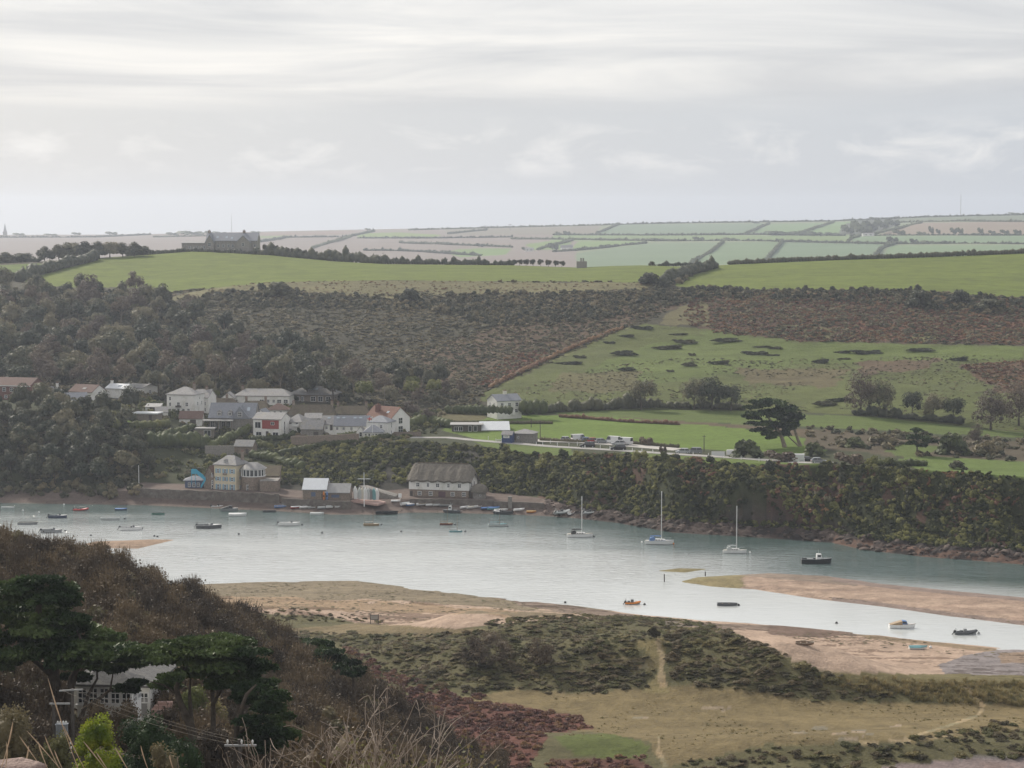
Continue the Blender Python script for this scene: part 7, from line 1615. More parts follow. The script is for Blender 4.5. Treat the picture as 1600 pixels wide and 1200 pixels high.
        MB().tube([(.12 * L_, 0, fb + .6), (-.4 * L_, 0, fb + .55)], .06, 6).build('boom', BP(second), o); MB().tube([(-.44 * L_, 0, fb), (-.44 * L_, 0, fb + 1.6)], .03, 5).build('mizzen', BP('wood'), o)
        for t in (-.22,): MB().box(t * L_ - .15, t * L_ + .15, -B * .42, B * .42, fb * .7, fb * .82).build('thwart', BP('wood'), o)
    elif kind == 'yacht':
        deck_mesh(top, 0, 12, 0.0, 0.08).build('deck', BP('cream'), o)
        cr = MB().prism([(-.18 * L_, fb), (.24 * L_, fb + .05), (.2 * L_, fb + .34), (-.18 * L_, fb + .5)], -B * .27, B * .27, 'y').build('coachroof', BP('white'), o)
        for sy in (-1, 1):
            for t in (-.1, .0, .1): MB().box(t * L_ - .22, t * L_ + .18, sy * B * .27 - .012, sy * B * .27 + .012, fb + .15, fb + .3).build('window', M_CARGL, cr)
        MB().prism([(-.36 * L_, fb + .06), (-.18 * L_, fb + .06), (-.14 * L_, fb + .5), (-.2 * L_, fb + .95), (-.34 * L_, fb + .7)], -B * .28, B * .28, 'y').build('sprayhood', BP(second), o)
        mh = (py - mast_py) / k_
        ms = MB().tube([(.08 * L_, 0, fb), (.08 * L_, 0, mh)], [.12, .09], 8).build('mast', BP('white'), o)
        MB().box(.08 * L_ - .03, .08 * L_ + .03, -.6, .6, mh * .55, mh * .55 + .05).build('crosstree', BP('pale'), ms)
        for e in ((.5 * L_, 0), (-.49 * L_, 0), (.08 * L_, B * .45), (.08 * L_, -B * .45)): MB().tube([(.08 * L_, 0, mh * .98), (e[0], e[1], fb)], .012, 4).build('stay', BP('dgrey'), ms)
        bm_ = MB().tube([(.07 * L_, 0, fb + 1.0), (-.34 * L_, 0, fb + 1.05)], .06, 6).build('boom', BP('pale'), o); MB().tube([(.06 * L_, 0, fb + 1.12), (-.1 * L_, 0, fb + 1.2), (-.33 * L_, 0, fb + 1.12)], [.14, .15, .1], 8).build('sail_cover', BP(second), bm_)
        MB().box(-.5 * L_ - .25, -.5 * L_ - .02, -.04, .04, -.3, fb * .9).build('rudder', BP('white'), o)
        rl = MB()
        for sy in (-1, 1): rl.tube([(-.48 * L_, sy * B * .38, fb + .5), (.0, sy * B * .47, fb + .5), (.44 * L_, sy * B * .12, fb + .75)], .014, 4)
        rl.build('guard_rail', BP('pale'), o)
    return o
AF = [('dinghy', 'weathered open wooden boat near the left edge of the water', 43, 819, 30, 'grey', 0.05, 'cream'), ('motor', 'grey motor boat nearest the brown hillside', 80, 832, 32, 'grey', 0.12, 'dgrey'), ('dinghy', 'white dinghy at the far left under the dark bank', 12, 794, 20, 'white', 0.0, 'pale'), ('motor', 'dark blue motor boat under the wooded bank', 90, 809, 28, 'navy', 0.05, 'pale'),
      ('rib', 'red inflatable boat under the wooded bank', 126, 798, 22, 'red', 0.0, 'grey'), ('dinghy', 'pale low rowing boat between the blue and green boats', 172, 812, 29, 'pale', -0.05, 'white'), ('cover', 'blue covered boat under the wooded bank', 189, 797, 18, 'navy', 0.0, 'blue'), ('motor', 'white motor boat with raised outboard left of the channel', 204, 828, 34, 'white', 0.08, 'dgrey'), ('dinghy', 'green dinghy moored off the dark river wall', 247, 804, 20, 'green', 0.0, 'dgrey'),
      ('motor', 'dark hulled motor boat with a white stripe in mid channel', 326, 825, 38, 'dgrey', 0.06, 'white'), ('cabin', 'grey cabin boat drawn close under the yellow house', 358, 798, 26, 'grey', 0.0, 'dgrey'), ('cover', 'white covered dinghy off the yellow house', 371, 806, 27, 'white', 0.0, 'white'), ('motor', 'white motor boat alone in mid channel off the sheds', 451, 821, 33, 'white', 0.06, 'white'), ('dinghy', 'dark punt lying at the foot of the river wall', 421, 800, 20, 'dgrey', 0.0, 'dgrey'),
      ('cover', 'pale covered rowing boat off the white roofed shed', 495, 804, 21, 'white', 0.0, 'pale'), ('dinghy', 'dark fishing boat close in beside the slipway', 604, 803, 34, 'black', 0.05, 'dgrey'), ('launch', 'grey work boat close in before the boathouse', 706, 801, 26, 'dgrey', 3.0, 'grey'), ('motor', 'dark motor boat close in under the shore dinghies', 786, 803, 30, 'dgrey', 3.1, 'dgrey'), ('motor', 'white motor boat drawn up beneath the river wall', 339, 793, 18, 'white', 0.05, 'white')]
for a in AF: boat(*a[:2], a[2], a[3], a[4], a[5], a[6], a[7])
for lb, px, py, l, c, s, mt in [('tan sailing dayboat with a bare mast off the slipway', 580, 821, 24, 'tan', 'cream', 793), ('maroon sailing dayboat off the thatched boathouse', 697, 820, 20, 'maroon', 'tan', 793), ('pale green sailing dayboat in front of the maroon one', 712, 831, 20, 'teal', 'white', 805), ('pale sailing dayboat with two short masts', 777, 822, 28, 'pale', 'teal', 803)]: boat('day', lb, px, py, l, c, 0.05, s, mast_py=mt)
boat('yacht', 'white yacht with dark sprayhood, left of the three tall masts', 906, 839, 39, 'white', 0.06, 'black', mast_py=775); boat('yacht', 'white yacht with blue covers, middle of the three tall masts', 1030, 850, 43, 'white', -0.05, 'blue', mast_py=767); boat('yacht', 'small white yacht, right of the three tall masts', 1148, 864, 35, 'white', -0.05, 'pale', mast_py=790)
boat('launch', 'black hulled launch with a white wheelhouse near the right cliff', 1275, 880, 46, 'black', 0.02, 'pale')
boat('dinghy', 'dark open boat alone in the near channel', 1136, 946, 31, 'dgrey', 0.0, 'grey'); boat('rib', 'orange inflatable at the edge of the near beach', 988, 944, 23, 'orange', 0.1, 'dgrey')
boat('cabin', 'white boat with a tan cover in the near channel', 1409, 981, 40, 'white', 0.0, 'tan'); boat('rib', 'dark grey inflatable with a frame in the near channel', 1508, 991, 34, 'dgrey', 0.08, 'grey')
boat('dinghy', 'wooden dinghy lying on the near sand', 1257, 1008, 28, 'wood', -0.08, 'cream', True, 0.15, 330); boat('cover', 'pale teal tender tilted on the near sand', 1434, 1015, 28, 'white', 0.06, 'teal', True, 0.2, 330)
SH = [(438, 793, 18, 'blue', .25, 'white'), (462, 794, 15, 'red', .3, 'white'), (476, 794, 15, 'white', .35, 'white'), (489, 794, 15, 'pale', .3, 'white'), (505, 795, 17, 'grey', .3, 'pale'), (518, 794, 16, 'white', .35, 'pale'), (532, 793, 18, 'white', .35, 'white'), (635, 789, 16, 'white', .7, 'pale'), (643, 790, 16, 'blue', .5, 'white'), (660, 789, 17, 'white', .5, 'tan'), (672, 791, 13, 'white', .4, 'white'), (683, 791, 12, 'white', .3, 'pale'), (697, 791, 22, 'grey', .1, 'pale'),
      (726, 794, 13, 'white', .6, 'white'), (737, 794, 14, 'white', .6, 'cream'), (748, 793, 13, 'white', .5, 'white'), (760, 796, 17, 'navy', .4, 'blue'), (771, 796, 18, 'teal', .4, 'blue'), (783, 799, 20, 'white', .4, 'pale'), (811, 798, 16, 'white', .4, 'white'), (830, 801, 15, 'orange', 0.0, 'yellow'), (893, 803, 12, 'white', 1.2, 'white'), (618, 784, 14, 'white', .1, 'white')]
NM = {'blue': 'blue', 'red': 'red', 'white': 'white', 'pale': 'pale grey', 'grey': 'grey', 'navy': 'dark blue', 'teal': 'teal', 'orange': 'orange'}
WHERE = lambda px: 'below the boat sheds' if px < 560 else ('by the slipway sign' if px < 630 else ('below the thatched boathouse' if px < 715 else ('below the round hut' if px < 805 else 'on the rocks beyond the quay')))
cnt = {}
for i, (px, py, l, c, rz_, s) in enumerate(SH):
    wh = WHERE(px); k_ = (NM[c], wh); cnt.setdefault(k_, []).append(i)
ORD = ['first', 'second', 'third', 'fourth', 'fifth', 'sixth']
for i, (px, py, l, c, rz_, s) in enumerate(SH):
    wh = WHERE(px); q = cnt[(NM[c], wh)]; od = (ORD[q.index(i)] + ' from the left, ') if len(q) > 1 else ''
    boat('cover' if i % 3 else 'dinghy', ('%s%s dinghy ashore %s' % (od, NM[c], wh)), px, py, l, c, rz_, s, True, 0.12, group='dinghies drawn up on the far shore')
boat('rib', 'grey inflatable with an outboard on the rocks left of the cove', 878, 803, 22, 'pale', 0.5, 'dgrey', True, 0.1); boat('rib', 'grey inflatable on the rocks beside the first tall mast', 922, 803, 22, 'pale', 0.3, 'dgrey', True, 0.1)
# dinghies stood on end against the ramp
for i, (px, c) in enumerate([(555, 'white'), (562, 'pale'), (566, 'cream'), (571, 'white'), (575, 'pale'), (579, 'grey'), (584, 'teal'), (589, 'white')]):
    Y = 611 + i * 0.15; p = at(px, 780 + i * .25, Y); L_ = 3.3 if i != 0 else 3.6
    hb, top = hull(L_, 1.25, .36, .16)
    o = tag(empty('upright_dinghy', (p.x, p.y, p.z + L_ / 2)), '%s %s dinghy stood on end against the ramp' % (['first', 'second', 'third', 'fourth', 'fifth', 'sixth', 'seventh', 'eighth'][i], {'white': 'white', 'pale': 'pale grey', 'cream': 'cream', 'grey': 'grey', 'teal': 'teal'}[c]), 'boat', 'dinghies stood on end')
    hb.build('hull', BP(c), o); MB().box(-.1, .1, -.5, .5, .24, .3).build('thwart', BP('wood'), o)
    o.rotation_euler = (0, R(-78), R(-100 + 8 * (i % 3)))
for px, c, lb in [(536, 'orange', 'orange kayak stood upright between the boat sheds'), (541, 'blue', 'blue kayak stood upright between the boat sheds')]:
    p = at(px - 0, 782, 610.2); q = MB().tube([(0, 0, 0), (0, 0, .5), (0, .05, 1.3), (0, 0, 2.1), (0, 0, 2.6)], [.05, .26, .32, .26, .05], 8)
    p = at({536: 506, 541: 511}[px], 782, 609.6); o = tag(empty('kayak', p), lb, 'kayak'); q.build('hull', BP(c), o); MB().tube([(0, -.2, 1.1), (0, -.26, 1.5)], .2, 8).build('cockpit', BP('black'), o)
# mooring buoys
q = MB(); V, T = ICO2; q.add(V * .28, [tuple(t) for t in T]); BUOY = q.mesh('mooring_buoy'); q = MB().tube([(0, 0, .25), (0, 0, .42)], .05, 6); BRING = q.mesh('ring')
for i, (px, py, c) in enumerate(sorted([(241, 838, 'black'), (246, 839, 'black'), (109, 844, 'black'), (102, 830, 'dgrey'), (373, 835, 'black'), (503, 833, 'dgrey'), (627, 831, 'dgrey'), (883, 942, 'black'), (222, 826, 'black'), (345, 823, 'black'), (472, 820, 'dgrey'), (596, 820, 'dgrey'), (711, 820, 'dgrey'), (727, 831, 'dgrey'), (793, 823, 'dgrey'), (928, 839, 'black'), (1052, 850, 'orange'), (1003, 848, 'white'), (1172, 864, 'white'), (1154, 946, 'black'), (1007, 945, 'black'), (1307, 974, 'black'), (1529, 990, 'grey'), (1454, 1016, 'white'), (1519, 873, 'white'), (36, 798, 'white'), (61, 801, 'white'), (100, 789, 'white'), (195, 811, 'black'), (142, 837, 'dgrey')])):
    wet = not (px == 1454); Y = ywater(py); p = at(px, py, Y)
    o = tag(empty('mooring_buoy', (p.x, p.y, 0.1 if wet else ground(p.x, p.y) + .2)), '%s mooring float, ' % {'black': 'black', 'dgrey': 'dark', 'orange': 'orange', 'white': 'white', 'grey': 'grey'}[c] + nth(i) + ' buoy from the left' if wet else 'white buoy lying on the near sand', 'buoy', 'mooring buoys')
    a = link('float', BUOY.copy(), BP(c), o); link('ring', BRING.copy(), BP('pale'), o)
for px, p0, p1, lb in [(1038, 909, 897, 'thick stake standing in the shallows by the sand bar'), (1102, 900, 893, 'thin stake standing off the tip of the sand bar')]:
    Y = ywater(p0); p = at(px, p0, Y); tag(link('stake', MB().tube([(0, 0, -1), (0, 0, (p0 - p1) / ppm(Y))], .13, 6).mesh('stake'), M_TIMBERD, None, p), lb, 'stake')
# information board on the near beach
p = gpy(585, 975, 400, 480); o = tag(empty('notice_board', p, 0.1), 'two legged notice board where the beach meets the dunes', 'sign')
for x in (-.75, .75): MB().box(x - .07, x + .07, -.07, .07, -.3, 1.9).build('leg', M_TIMBERD, o)
MB().box(-.85, .85, -.05, .05, .8, 1.8).build('panel', M_TIMBERD, o); MB().box(-.7, .7, -.075, -.05, .9, 1.7).build('notice', M_CONC, o)
p = at(797, 786, 607); tag(link('stone_pillar', MB().box(-.55, .55, -.4, .4, -1.5, 1.7).box(-.62, .62, -.47, .47, 1.7, 1.85).mesh('stone_pillar'), M_STONEG, None, p), 'pale stone pillar on the wall beyond the round hut', 'pillar')
p = at(625, 784, 612); o = tag(empty('quay_sign', p), 'white notice at the corner of the boathouse quay', 'sign'); MB().box(-.05, .05, -.05, .05, -.5, 1.2).build('post', M_WPAINT, o); MB().box(-.45, .45, -.04, .04, 1.2, 2.3).build('panel', M_WPAINT, o)
# ------------------------------------------------------------------ the near slope: house, cypresses, poles, shrubs
M_ROOFN = pbr('old_lichened_slate', (0.125, 0.123, 0.12), 0.85, 0.3, 2.5, 0.15, bump=0.6, bscale=9, stain=(0.17, 0.165, 0.15))
def near_house():
    h = HS('white_bungalow', 'white bungalow with a grey roof half hidden by the near cypresses', 112, 234, 1112, 1072, 1034, 8.0, M_WHITE, M_ROOFN, 'hip', Y=176, rz=-5, inset=3.2, oe=0.35)
    h.panel('grey_wall', 'f', 0.86, -0.4, 1.35, 1.5, M_LEAD, 0.04); h.win('f', 0.93, 0.75, 0.75, 0.9, 2, 2)
    # glazed sun room across the front
    p = at(166, 1114, 171.5)
    g = House('sun_room', 'glazed sun room with white framed windows on the front of the near bungalow', (p.x, p.y + 1.4, p.z), R(-5), 4.4, 2.8, 2.15, 1.05, M_WHITE, M_ROOFN, 'hip', oe=0.25, inset=1.3)
    g.win('f', [0.10, 0.30, 0.50, 0.70, 0.90], 0.72, 0.78, 1.3, 2, 3); g.win('r', [0.3, 0.75], 0.72, 0.9, 1.3, 2, 3)
    MB().box(-2.3, 2.3, -1.55, -1.40, 0.55, 0.68).build('sill', M_FRAME, g.o)
    MB().tube([(2.9, -1.2, -1), (2.9, -1.2, 2.0)], 0.05, 6).build('downpipe', M_BLACK, h.o)
    tag(link('terrace_steps', MB().box(0, 1.6, 0, 1.0, -1, 0.15).box(.2, 1.6, .25, 1.0, .15, .4).box(.4, 1.6, .5, 1.0, .4, .65).mesh('terrace_steps'), M_PINKDECK, None, at(236, 1112, 175)), 'short flight of pinkish steps beside the near bungalow', 'steps')
near_house()
def cyp(name, label, px, py, Y, pads, limbs, seed, size=0.2, nq=1300, deep=0.8, r0=0.3):
    b = at(px, py, Y); k_ = ppm(Y); r = random.Random(seed)
    P = []
    for a, c, w, h_ in pads: P.append((offpx(b, a, c, r.uniform(-2.5, 2.5)), (w / k_ / 2, w / k_ / 2 * deep, h_ / k_ / 2 * 0.85), int(nq * 0.8 * (0.4 + w / 90.0))))
    L_ = [([offpx(b, x, y, 0.0 if i == 0 else r.uniform(-.6, .6)) for i, (x, y) in enumerate(pts)], rr_) for pts, rr_ in limbs]
    return cypress(name, b, P, L_, label, seed, size, bark=M_BARK, core=0.42)
cyp('cypress', 'great flat topped cypress towering over the near bungalow', 95, 1135, 167,
    [(55, 909, 90, 20), (25, 918, 90, 24), (95, 921, 70, 22), (70, 932, 110, 24), (105, 940, 60, 20), (15, 940, 80, 26), (-40, 930, 90, 40), (55, 955, 120, 28), (100, 965, 90, 26), (5, 968, 100, 30), (-45, 980, 100, 40), (60, 982, 130, 32), (125, 985, 110, 28), (170, 1000, 90, 26), (20, 1000, 120, 30), (90, 1008, 150, 32), (150, 1016, 120, 28), (190, 1030, 80, 20), (40, 1022, 100, 26), (-30, 1025, 110, 30), (125, 1036, 110, 24), (10, 1040, 60, 18), (205, 1040, 50, 12), (170, 1046, 60, 14), (195, 1078, 44, 22), (215, 1068, 34, 14), (118, 1060, 46, 22)],
    [([(88, 1140), (86, 1080), (80, 1020), (60, 960), (62, 920)], 0.62), ([(108, 1140), (108, 1085), (120, 1040), (160, 1010)], 0.42), ([(98, 1120), (112, 1060), (135, 1020), (120, 985)], 0.34), ([(128, 1120), (138, 1085), (152, 1060), (150, 1025)], 0.18), ([(128, 1110), (170, 1080), (200, 1072)], 0.14), ([(86, 1060), (50, 1030), (10, 1010)], 0.22), ([(140, 1105), (172, 1078), (178, 1044)], 0.15)], 901, 0.22, 1500)
cyp('cypress', 'dense dark cypress with bent trunks right of the near bungalow', 318, 1165, 158,
    [(345, 995, 60, 16), (320, 1003, 90, 18), (365, 1005, 80, 20), (285, 1010, 90, 18), (240, 1016, 70, 16), (215, 1020, 50, 12), (335, 1018, 120, 24), (385, 1020, 70, 24), (290, 1030, 110, 24), (250, 1032, 60, 16), (350, 1038, 110, 28), (395, 1042, 70, 26), (310, 1050, 90, 22), (270, 1058, 50, 16), (375, 1062, 90, 26), (410, 1070, 60, 26), (340, 1070, 60, 18), (265, 1070, 60, 12)],
    [([(306, 1170), (298, 1135), (282, 1100), (275, 1075), (290, 1040), (320, 1010)], 0.36), ([(332, 1172), (333, 1120), (332, 1070), (345, 1020)], 0.26), ([(299, 1130), (296, 1085), (298, 1050)], 0.2), ([(278, 1085), (255, 1070), (235, 1065)], 0.12), ([(333, 1100), (350, 1070), (370, 1040)], 0.16)], 931, 0.2, 1400)
cyp('cypress', 'third dark cypress whose lower boughs hang to the slope', 376, 1185, 154,
    [(400, 1078, 70, 26), (430, 1090, 50, 24), (385, 1095, 60, 20), (415, 1110, 70, 26), (440, 1122, 50, 20), (390, 1125, 50, 20), (425, 1140, 70, 24), (400, 1150, 60, 22), (450, 1150, 40, 20), (420, 1165, 80, 26)],
    [([(369, 1190), (370, 1130), (385, 1085), (400, 1070)], 0.26), ([(371, 1150), (400, 1120), (430, 1110)], 0.14)], 951, 0.2, 1300)
cyp('cypress', 'small wind-shorn cypress on the brown slope above the bracken', 512, 1045, 262, [(492, 1002, 40, 12), (505, 1010, 44, 14), (515, 1020, 50, 16), (500, 1026, 44, 14), (525, 1030, 40, 14), (512, 1036, 46, 14)], [([(514, 1050), (512, 1030), (500, 1008)], 0.3)], 961, 0.26, 500)
cyp('cypress', 'lone cypress with a bare leaning trunk on the lower slope', 552, 1110, 238, [(548, 1036, 34, 12), (540, 1043, 40, 14), (556, 1046, 44, 14), (562, 1054, 34, 10), (545, 1052, 34, 10)], [([(551, 1112), (553, 1085), (552, 1055), (548, 1042)], 0.26)], 971, 0.24, 500)
# near shrubs
def nshrub(name, label, px, py_top, Y, wpx, mat, seed, nq=5000, size=0.11, flat=1.1, cat='bush', core=0.78):
    k_ = ppm(Y); p = gp(px, Y); top_ = zat(py_top, Y) - p.z; w = wpx / k_ / 2
    V, Q, T = crown((w * 1.1, w * 1.1, top_ * 0.56), 22, nq, size, seed, core=core, jit=1.2, low=-2, lump=(0.16, 0.42), spike=0.25)
    V[:, 2] += top_ * 0.5; me = mesh_np(name, V, Q, T); me.materials.append(mat)
    return tag(link(name, me, None, None, p), label, cat)
L_LIME = leafmat('yellow_green_leaves', [(0.11, 0.16, 0.015), (0.20, 0.25, 0.02), (0.33, 0.34, 0.035)], 0.35, hue=0.1, nscale=0.9)
L_DGREEN = leafmat('dark_shrub_leaves', [(0.018, 0.035, 0.014), (0.03, 0.055, 0.02), (0.05, 0.085, 0.03)], 0.2, hue=0.1, nscale=0.7)
nshrub('laurel_bush', 'bright yellow green bush below the near bungalow', 150, 1126, 138, 92, L_LIME, 1001, 6000, 0.12)
nshrub('evergreen_bush', 'large dark green bush to the right of the yellow green one', 235, 1112, 142, 110, L_DGREEN, 1002, 8000, 0.12)
nshrub('evergreen_bush', 'dark green bush lower on the slope below the poles', 285, 1150, 136, 70, L_DGREEN, 1003, 5000, 0.12)
nshrub('olive_bush', 'rounded olive bush at the lower left edge', 15, 1108, 134, 90, L_OLIVE, 1004, 6000, 0.12)
nshrub('green_bush', 'mid green bush behind the transformer poles', 88, 1142, 132, 66, L_DUNE, 1005, 4500, 0.11)
nshrub('grey_bush', 'grey green bush in front of the dark evergreen', 252, 1158, 128, 70, L_OLIVE, 1006, 4000, 0.10)
nshrub('pale_bush', 'pale green bush between the cypress trunks', 300, 1078, 178, 60, L_PALE, 1007, 3000, 0.14)
nshrub('pale_bush', 'low pale bush under the dark cypress', 340, 1092, 176, 50, L_DUNE, 1008, 2500, 0.14)
nshrub('brown_hedge', 'low brown hedge hiding the foot of the near bungalow', 150, 1098, 163, 70, L_THICK, 1011, 4000, 0.12, core=0.6)
nshrub('brown_hedge', 'low reddish hedge beside the bungalow corner', 205, 1100, 163, 64, L_THICK, 1012, 4000, 0.12, core=0.6)
for i, (px, t, Y, w) in enumerate([(30, 1035, 190, 90), (-20, 1010, 195, 90), (75, 1065, 188, 60), (250, 1000, 205, 70), (330, 1128, 150, 60)]):
    nshrub('brown_shrub', ['tangled brown shrub left of the great cypress trunk', 'tall brown shrub at the left edge of the picture', 'brown shrub close behind the great cypress trunk', 'pale brown shrub above the bungalow roof', 'rusty shrub at the foot of the dark cypress'][i], px, t, Y, w, L_THICK, 1020 + i, 4500, 0.13, core=0.5)
for i, (px, t, Y, w) in enumerate([(150, 925, 236, 120), (190, 950, 226, 110), (245, 985, 216, 90), (120, 930, 232, 90)]):
    nshrub('olive_shrub', ['broad olive shrub highest above the great cypress', 'broad olive shrub second above the great cypress', 'olive grey shrub nearest the bungalow chimney', 'olive shrub behind the crown of the great cypress'][i], px, t, Y, w, L_OLIVE, 1030 + i, 6000, 0.16)
# dune shrubs that stand out
for i, (px, py, t, w) in enumerate([(765, 1042, 985, 70), (735, 1040, 995, 40), (845, 1046, 1000, 46), (1022, 1000, 980, 20), (940, 1030, 1020, 14)]):
    p = gpy(px, py, 330, 470); nshrub('dune_shrub', ['tall twiggy brown shrub in the dunes', 'smaller brown shrub left of the tall dune shrub', 'bare spreading shrub in the dune hollow', 'dark shrub at the head of the dune path', 'tiny dark shrub beside the dune path'][i], px, t, p.y, w, [L_BROWN, L_THICK, L_THICK, L_DUNED, L_DUNED][i], 1040 + i, 3500, 0.16, core=0.45)
# power poles and transformer
M_GALV = pbr('galvanised_steel', (0.26, 0.265, 0.27), 0.5, 0.1, 3.0, 0.5)
M_TRANS = pbr('grey_transformer_paint', (0.24, 0.26, 0.29), 0.5, 0.1, 3.0)
M_CER = pbr('pale_ceramic', (0.66, 0.66, 0.64), 0.3)
def hpole():
    b = gp(98, 148); k_ = ppm(148); o = tag(empty('transformer_poles', b), 'pair of timber poles carrying a grey transformer below the bungalow', 'power pole')
    Q = lambda px, py, dy=0.0: offpx(b, px, py, dy)
    for px, t in ((83.5, 1088), (113, 1076)):
        e = Q(px, t); MB().tube([(e[0], 0, -0.8), (e[0], 0, e[2])], [.13, .10], 8).build('pole', M_TIMBERD, o)
    a, c = Q(93, 1079), Q(130, 1077); MB().add([(a[0], -.16, a[2] - .05), (c[0], -.16, c[2] - .05), (c[0], -.06, c[2] - .05), (a[0], -.06, a[2] - .05), (a[0], -.16, a[2] + .05), (c[0], -.16, c[2] + .05), (c[0], -.06, c[2] + .05), (a[0], -.06, a[2] + .05)], [(0, 3, 2, 1), (4, 5, 6, 7), (0, 1, 5, 4), (1, 2, 6, 5), (2, 3, 7, 6), (3, 0, 4, 7)]).build('crossarm', M_GALV, o)
    a, c = Q(78, 1099), Q(110, 1097); MB().box(a[0], c[0], -.18, -.08, a[2] - .05, a[2] + .06).build('crossarm', M_GALV, o)
    t0, t1 = Q(90, 1149), Q(107, 1130); tb = MB().box(t0[0], t1[0], -.55, -.12, t0[2], t1[2]).box(t0[0] - .04, t1[0] + .04, -.6, -.1, t1[2], t1[2] + .05).build('transformer', M_TRANS, o)
    for i in range(4): x = t0[0] + (t1[0] - t0[0]) * (i + .5) / 4; MB().tube([(x, -.34, t1[2] + .05), (x, -.34, t1[2] + .16), (x, -.34, t1[2] + .24)], [.05, .08, .03], 8).build('insulator', M_CER, tb)
    for i in range(5): x = t0[0] + (t1[0] - t0[0]) * (i + .5) / 5; MB().box(x - .02, x + .02, -.63, -.55, t0[2] + .08, t1[2] - .08).build('cooling_fin', M_TRANS, tb)
    for z in (1160, 1167, 1174): e = Q(113, z); MB().tube([(e[0] - .06, -.2, e[2] - .06), (e[0] - .06, -.2, e[2] + .06)], .08, 8).build('insulator', M_CER, o)
    return b
hpole()
def fpole():
    b = gp(376, 120); e = offpx(b, 376, 1155); o = tag(empty('power_pole', b), 'single timber power pole with a crossarm at the bottom edge', 'power pole')
    MB().tube([(0, 0, -.8), (0, 0, e[2])], [.13, .11], 8).build('pole', M_TIMBERD, o)
    a, c = offpx(b, 351, 1164), offpx(b, 401, 1162); MB().box(a[0], c[0], -.16, -.06, a[2] - .05, a[2] + .05).build('crossarm', M_GALV, o)
    for px in (356, 378, 395): q = offpx(b, px, 1163); MB().tube([(q[0], -.11, q[2] + .05), (q[0], -.11, q[2] + .2), (q[0], -.11, q[2] + .28)], [.04, .07, .03], 8).build('insulator', M_CER, o)
fpole()
for i, (pa, pb) in enumerate([((96, 1078, 148), (355, 1161, 120)), ((112, 1076, 148), (378, 1160, 120)), ((128, 1076, 148), (396, 1160, 120))]):
    A, B = at(*pa), at(*pb); pts = [tuple(A.lerp(B, t) - Vector((0, 0, 0.9 * 4 * t * (1 - t) * .35)) - A) for t in np.linspace(0, 1, 14)]
    tag(link('power_line', MB().tube(pts, 0.007, 5).mesh('power_line'), M_TIMBER, None, A), ['uppermost', 'middle', 'lowest'][i] + ' power line running from the transformer poles to the single pole', 'power line')
# bare twiggy bush close to the camera
def branch(r, m, p, d, L_, rad, depth):
    n = 4; pts = [p]
    for i in range(n):
        d = (d + Vector((r.gauss(0, .13), r.gauss(0, .13), r.gauss(.04, .08)))).normalized(); pts.append(pts[-1] + d * L_ / n); pts[-1].z = min(pts[-1].z, HTOP * r.uniform(.93, 1.0))
    m.tube([tuple(q) for q in pts], [max(rad * (1 - .7 * i / n), .0055) for i in range(n + 1)], 4 if depth > 0 else 5)
    ends.append(pts[-1])
    if depth < 3:
        for i in range(r.randint(2, 3) if depth else 4):
            j = r.randint(1, n); a = d.copy(); a = (a + Vector((r.gauss(0, .55), r.gauss(0, .55), r.gauss(.1, .3)))).normalized()
            branch(r, m, pts[j], a, L_ * r.uniform(.45, .7), rad * (1 - .6 * j / n) * .7, depth + 1)
M_TWIG = pbr('pale_dry_twigs', (0.27, 0.22, 0.18), 0.85, 0.35, 4.0)
def twigbush(label, px, Y, py_top, n, seed, spread, leaf_mat, nl):
    global ends, HTOP
    ends = []; r = random.Random(seed); b = gp(px, Y); hh = zat(py_top, Y) - b.z; HTOP = hh
    o = tag(empty('twiggy_bush', b), label, 'bush'); m = MB()
    for i in range(n):
        a = r.uniform(0, 6.283); s = r.uniform(.1, 1) * spread
        branch(r, m, Vector((math.cos(a) * s * .35, math.sin(a) * s * .35, 0)), Vector((math.cos(a) * s * .55 / hh, math.sin(a) * s * .55 / hh, 1)).normalized(), hh * r.uniform(.46, .62), 0.028, 0)
    m.build('twigs', M_TWIG, o)
    rg = np.random.default_rng(seed); E = np.array([tuple(e) for e in ends]); E = E[E[:, 2] < hh * .8]; idx = rg.integers(0, len(E), nl)
    E = E[idx] + rg.normal(size=(nl, 3)) * np.array([.12, .12, .2]) - np.array([0, 0, .35]) * rg.random((nl, 1)); V, Q = quads_at(E, unit(rg, nl), 0.05, rg); me = mesh_np('leaves', V, Q); link('leaves', me, leaf_mat, o)
twigbush('bare twiggy bush with pale stems at the bottom centre', 590, 30, 1096, 10, 5, 1.2, L_DUNE, 2500)
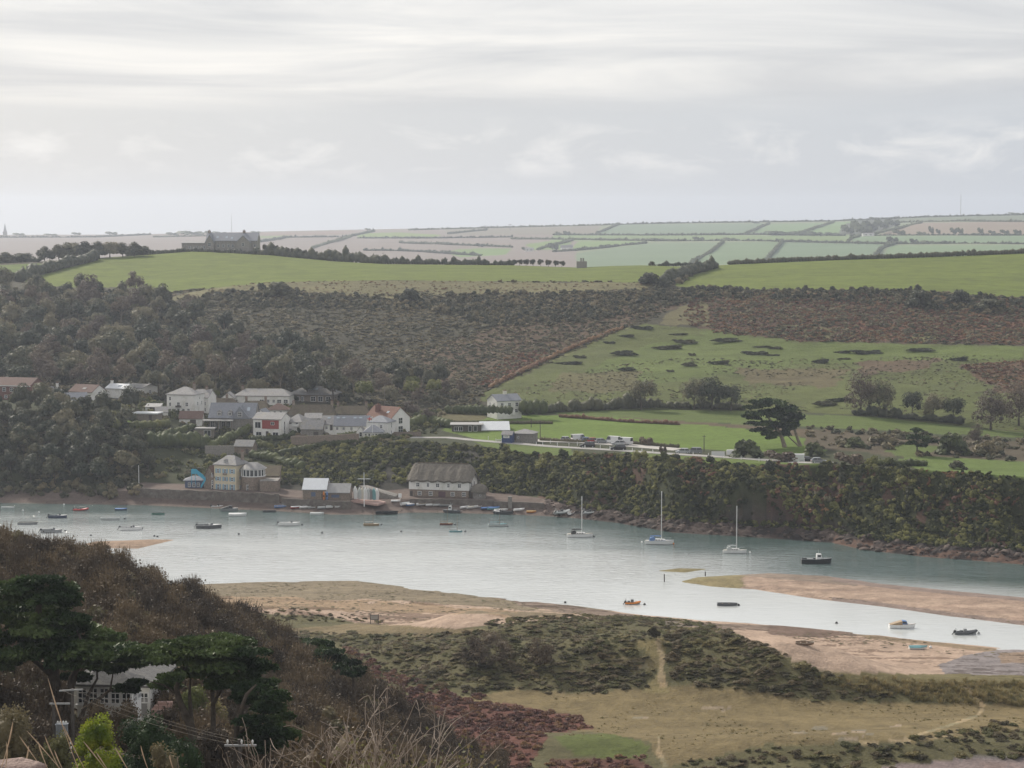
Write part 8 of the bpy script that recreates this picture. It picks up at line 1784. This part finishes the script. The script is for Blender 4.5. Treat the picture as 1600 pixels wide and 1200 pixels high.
twigbush('lower twiggy bush with a few yellowing leaves beside the pale one', 660, 31, 1135, 7, 8, 1.1, L_PALE, 1800)
twigbush('brown twiggy bush left of the pale stems', 500, 32, 1130, 6, 12, 1.1, L_THICK, 2000)
nshrub('leafy_bush', 'leafy olive bush among the pale twigs', 640, 1135, 33, 230, L_DUNED, 1060, 5000, 0.05)
nshrub('leafy_bush', 'dull brown bush at the foot of the twigs', 530, 1140, 34, 230, L_THICK, 1061, 5000, 0.05)
# dry grass stems in front of the lens side
def stalks():
    r = random.Random(4); m = MB()
    for px, py, Y, lean in [(20, 1128, 6.6, -30), (70, 1150, 6.8, 40), (30, 1150, 7.2, 60), (100, 1135, 7.0, 50), (130, 1158, 7.5, 60), (45, 1165, 7.0, -20), (180, 1168, 7.2, 40), (60, 1160, 6.6, 30), (220, 1165, 7.8, 25), (10, 1160, 6.5, -10), (85, 1172, 7.0, 30), (150, 1175, 7.2, 40), (75, 1060, 7.0, 60), (265, 1180, 7.4, 20), (42, 1142, 6.9, 80)]:
        a = at(px, py, Y); b = at(px + lean, 1235, Y); c = a.lerp(b, .5) + Vector((-0.02 if lean > 0 else .02, 0, .03))
        pts = []
        for t in np.linspace(0, 1, 8): pts.append(tuple((b * (1 - t) ** 2 + c * 2 * t * (1 - t) + a * t * t)))
        m.tube(pts, [.0016, .0015, .0014, .0013, .0018, .0026, .0022, .0006], 4)
    M_STR = pbr('straw', (0.42, 0.32, 0.22), 0.8, 0.2, 30.0)
    tag(link('dry_grass', m.mesh('dry_grass'), M_STR), 'thin dry grass stems rising at the bottom left corner', kind='stuff')
stalks()
p = gp(20, 6.6); r = np.random.default_rng(2); V, T = ICO2
tag(link('pale_rock', mesh_np('pale_rock', V * np.array([.11, .08, .02]) * (1 + .12 * r.normal(size=(len(V), 1))), None, T), pbr('pale_rock', (0.27, 0.20, 0.175), .9, .25, 20, bump=.6, bscale=40), None, at(18, 1199, 6.9)), 'pale pinkish rock at the very bottom left corner', 'rock')
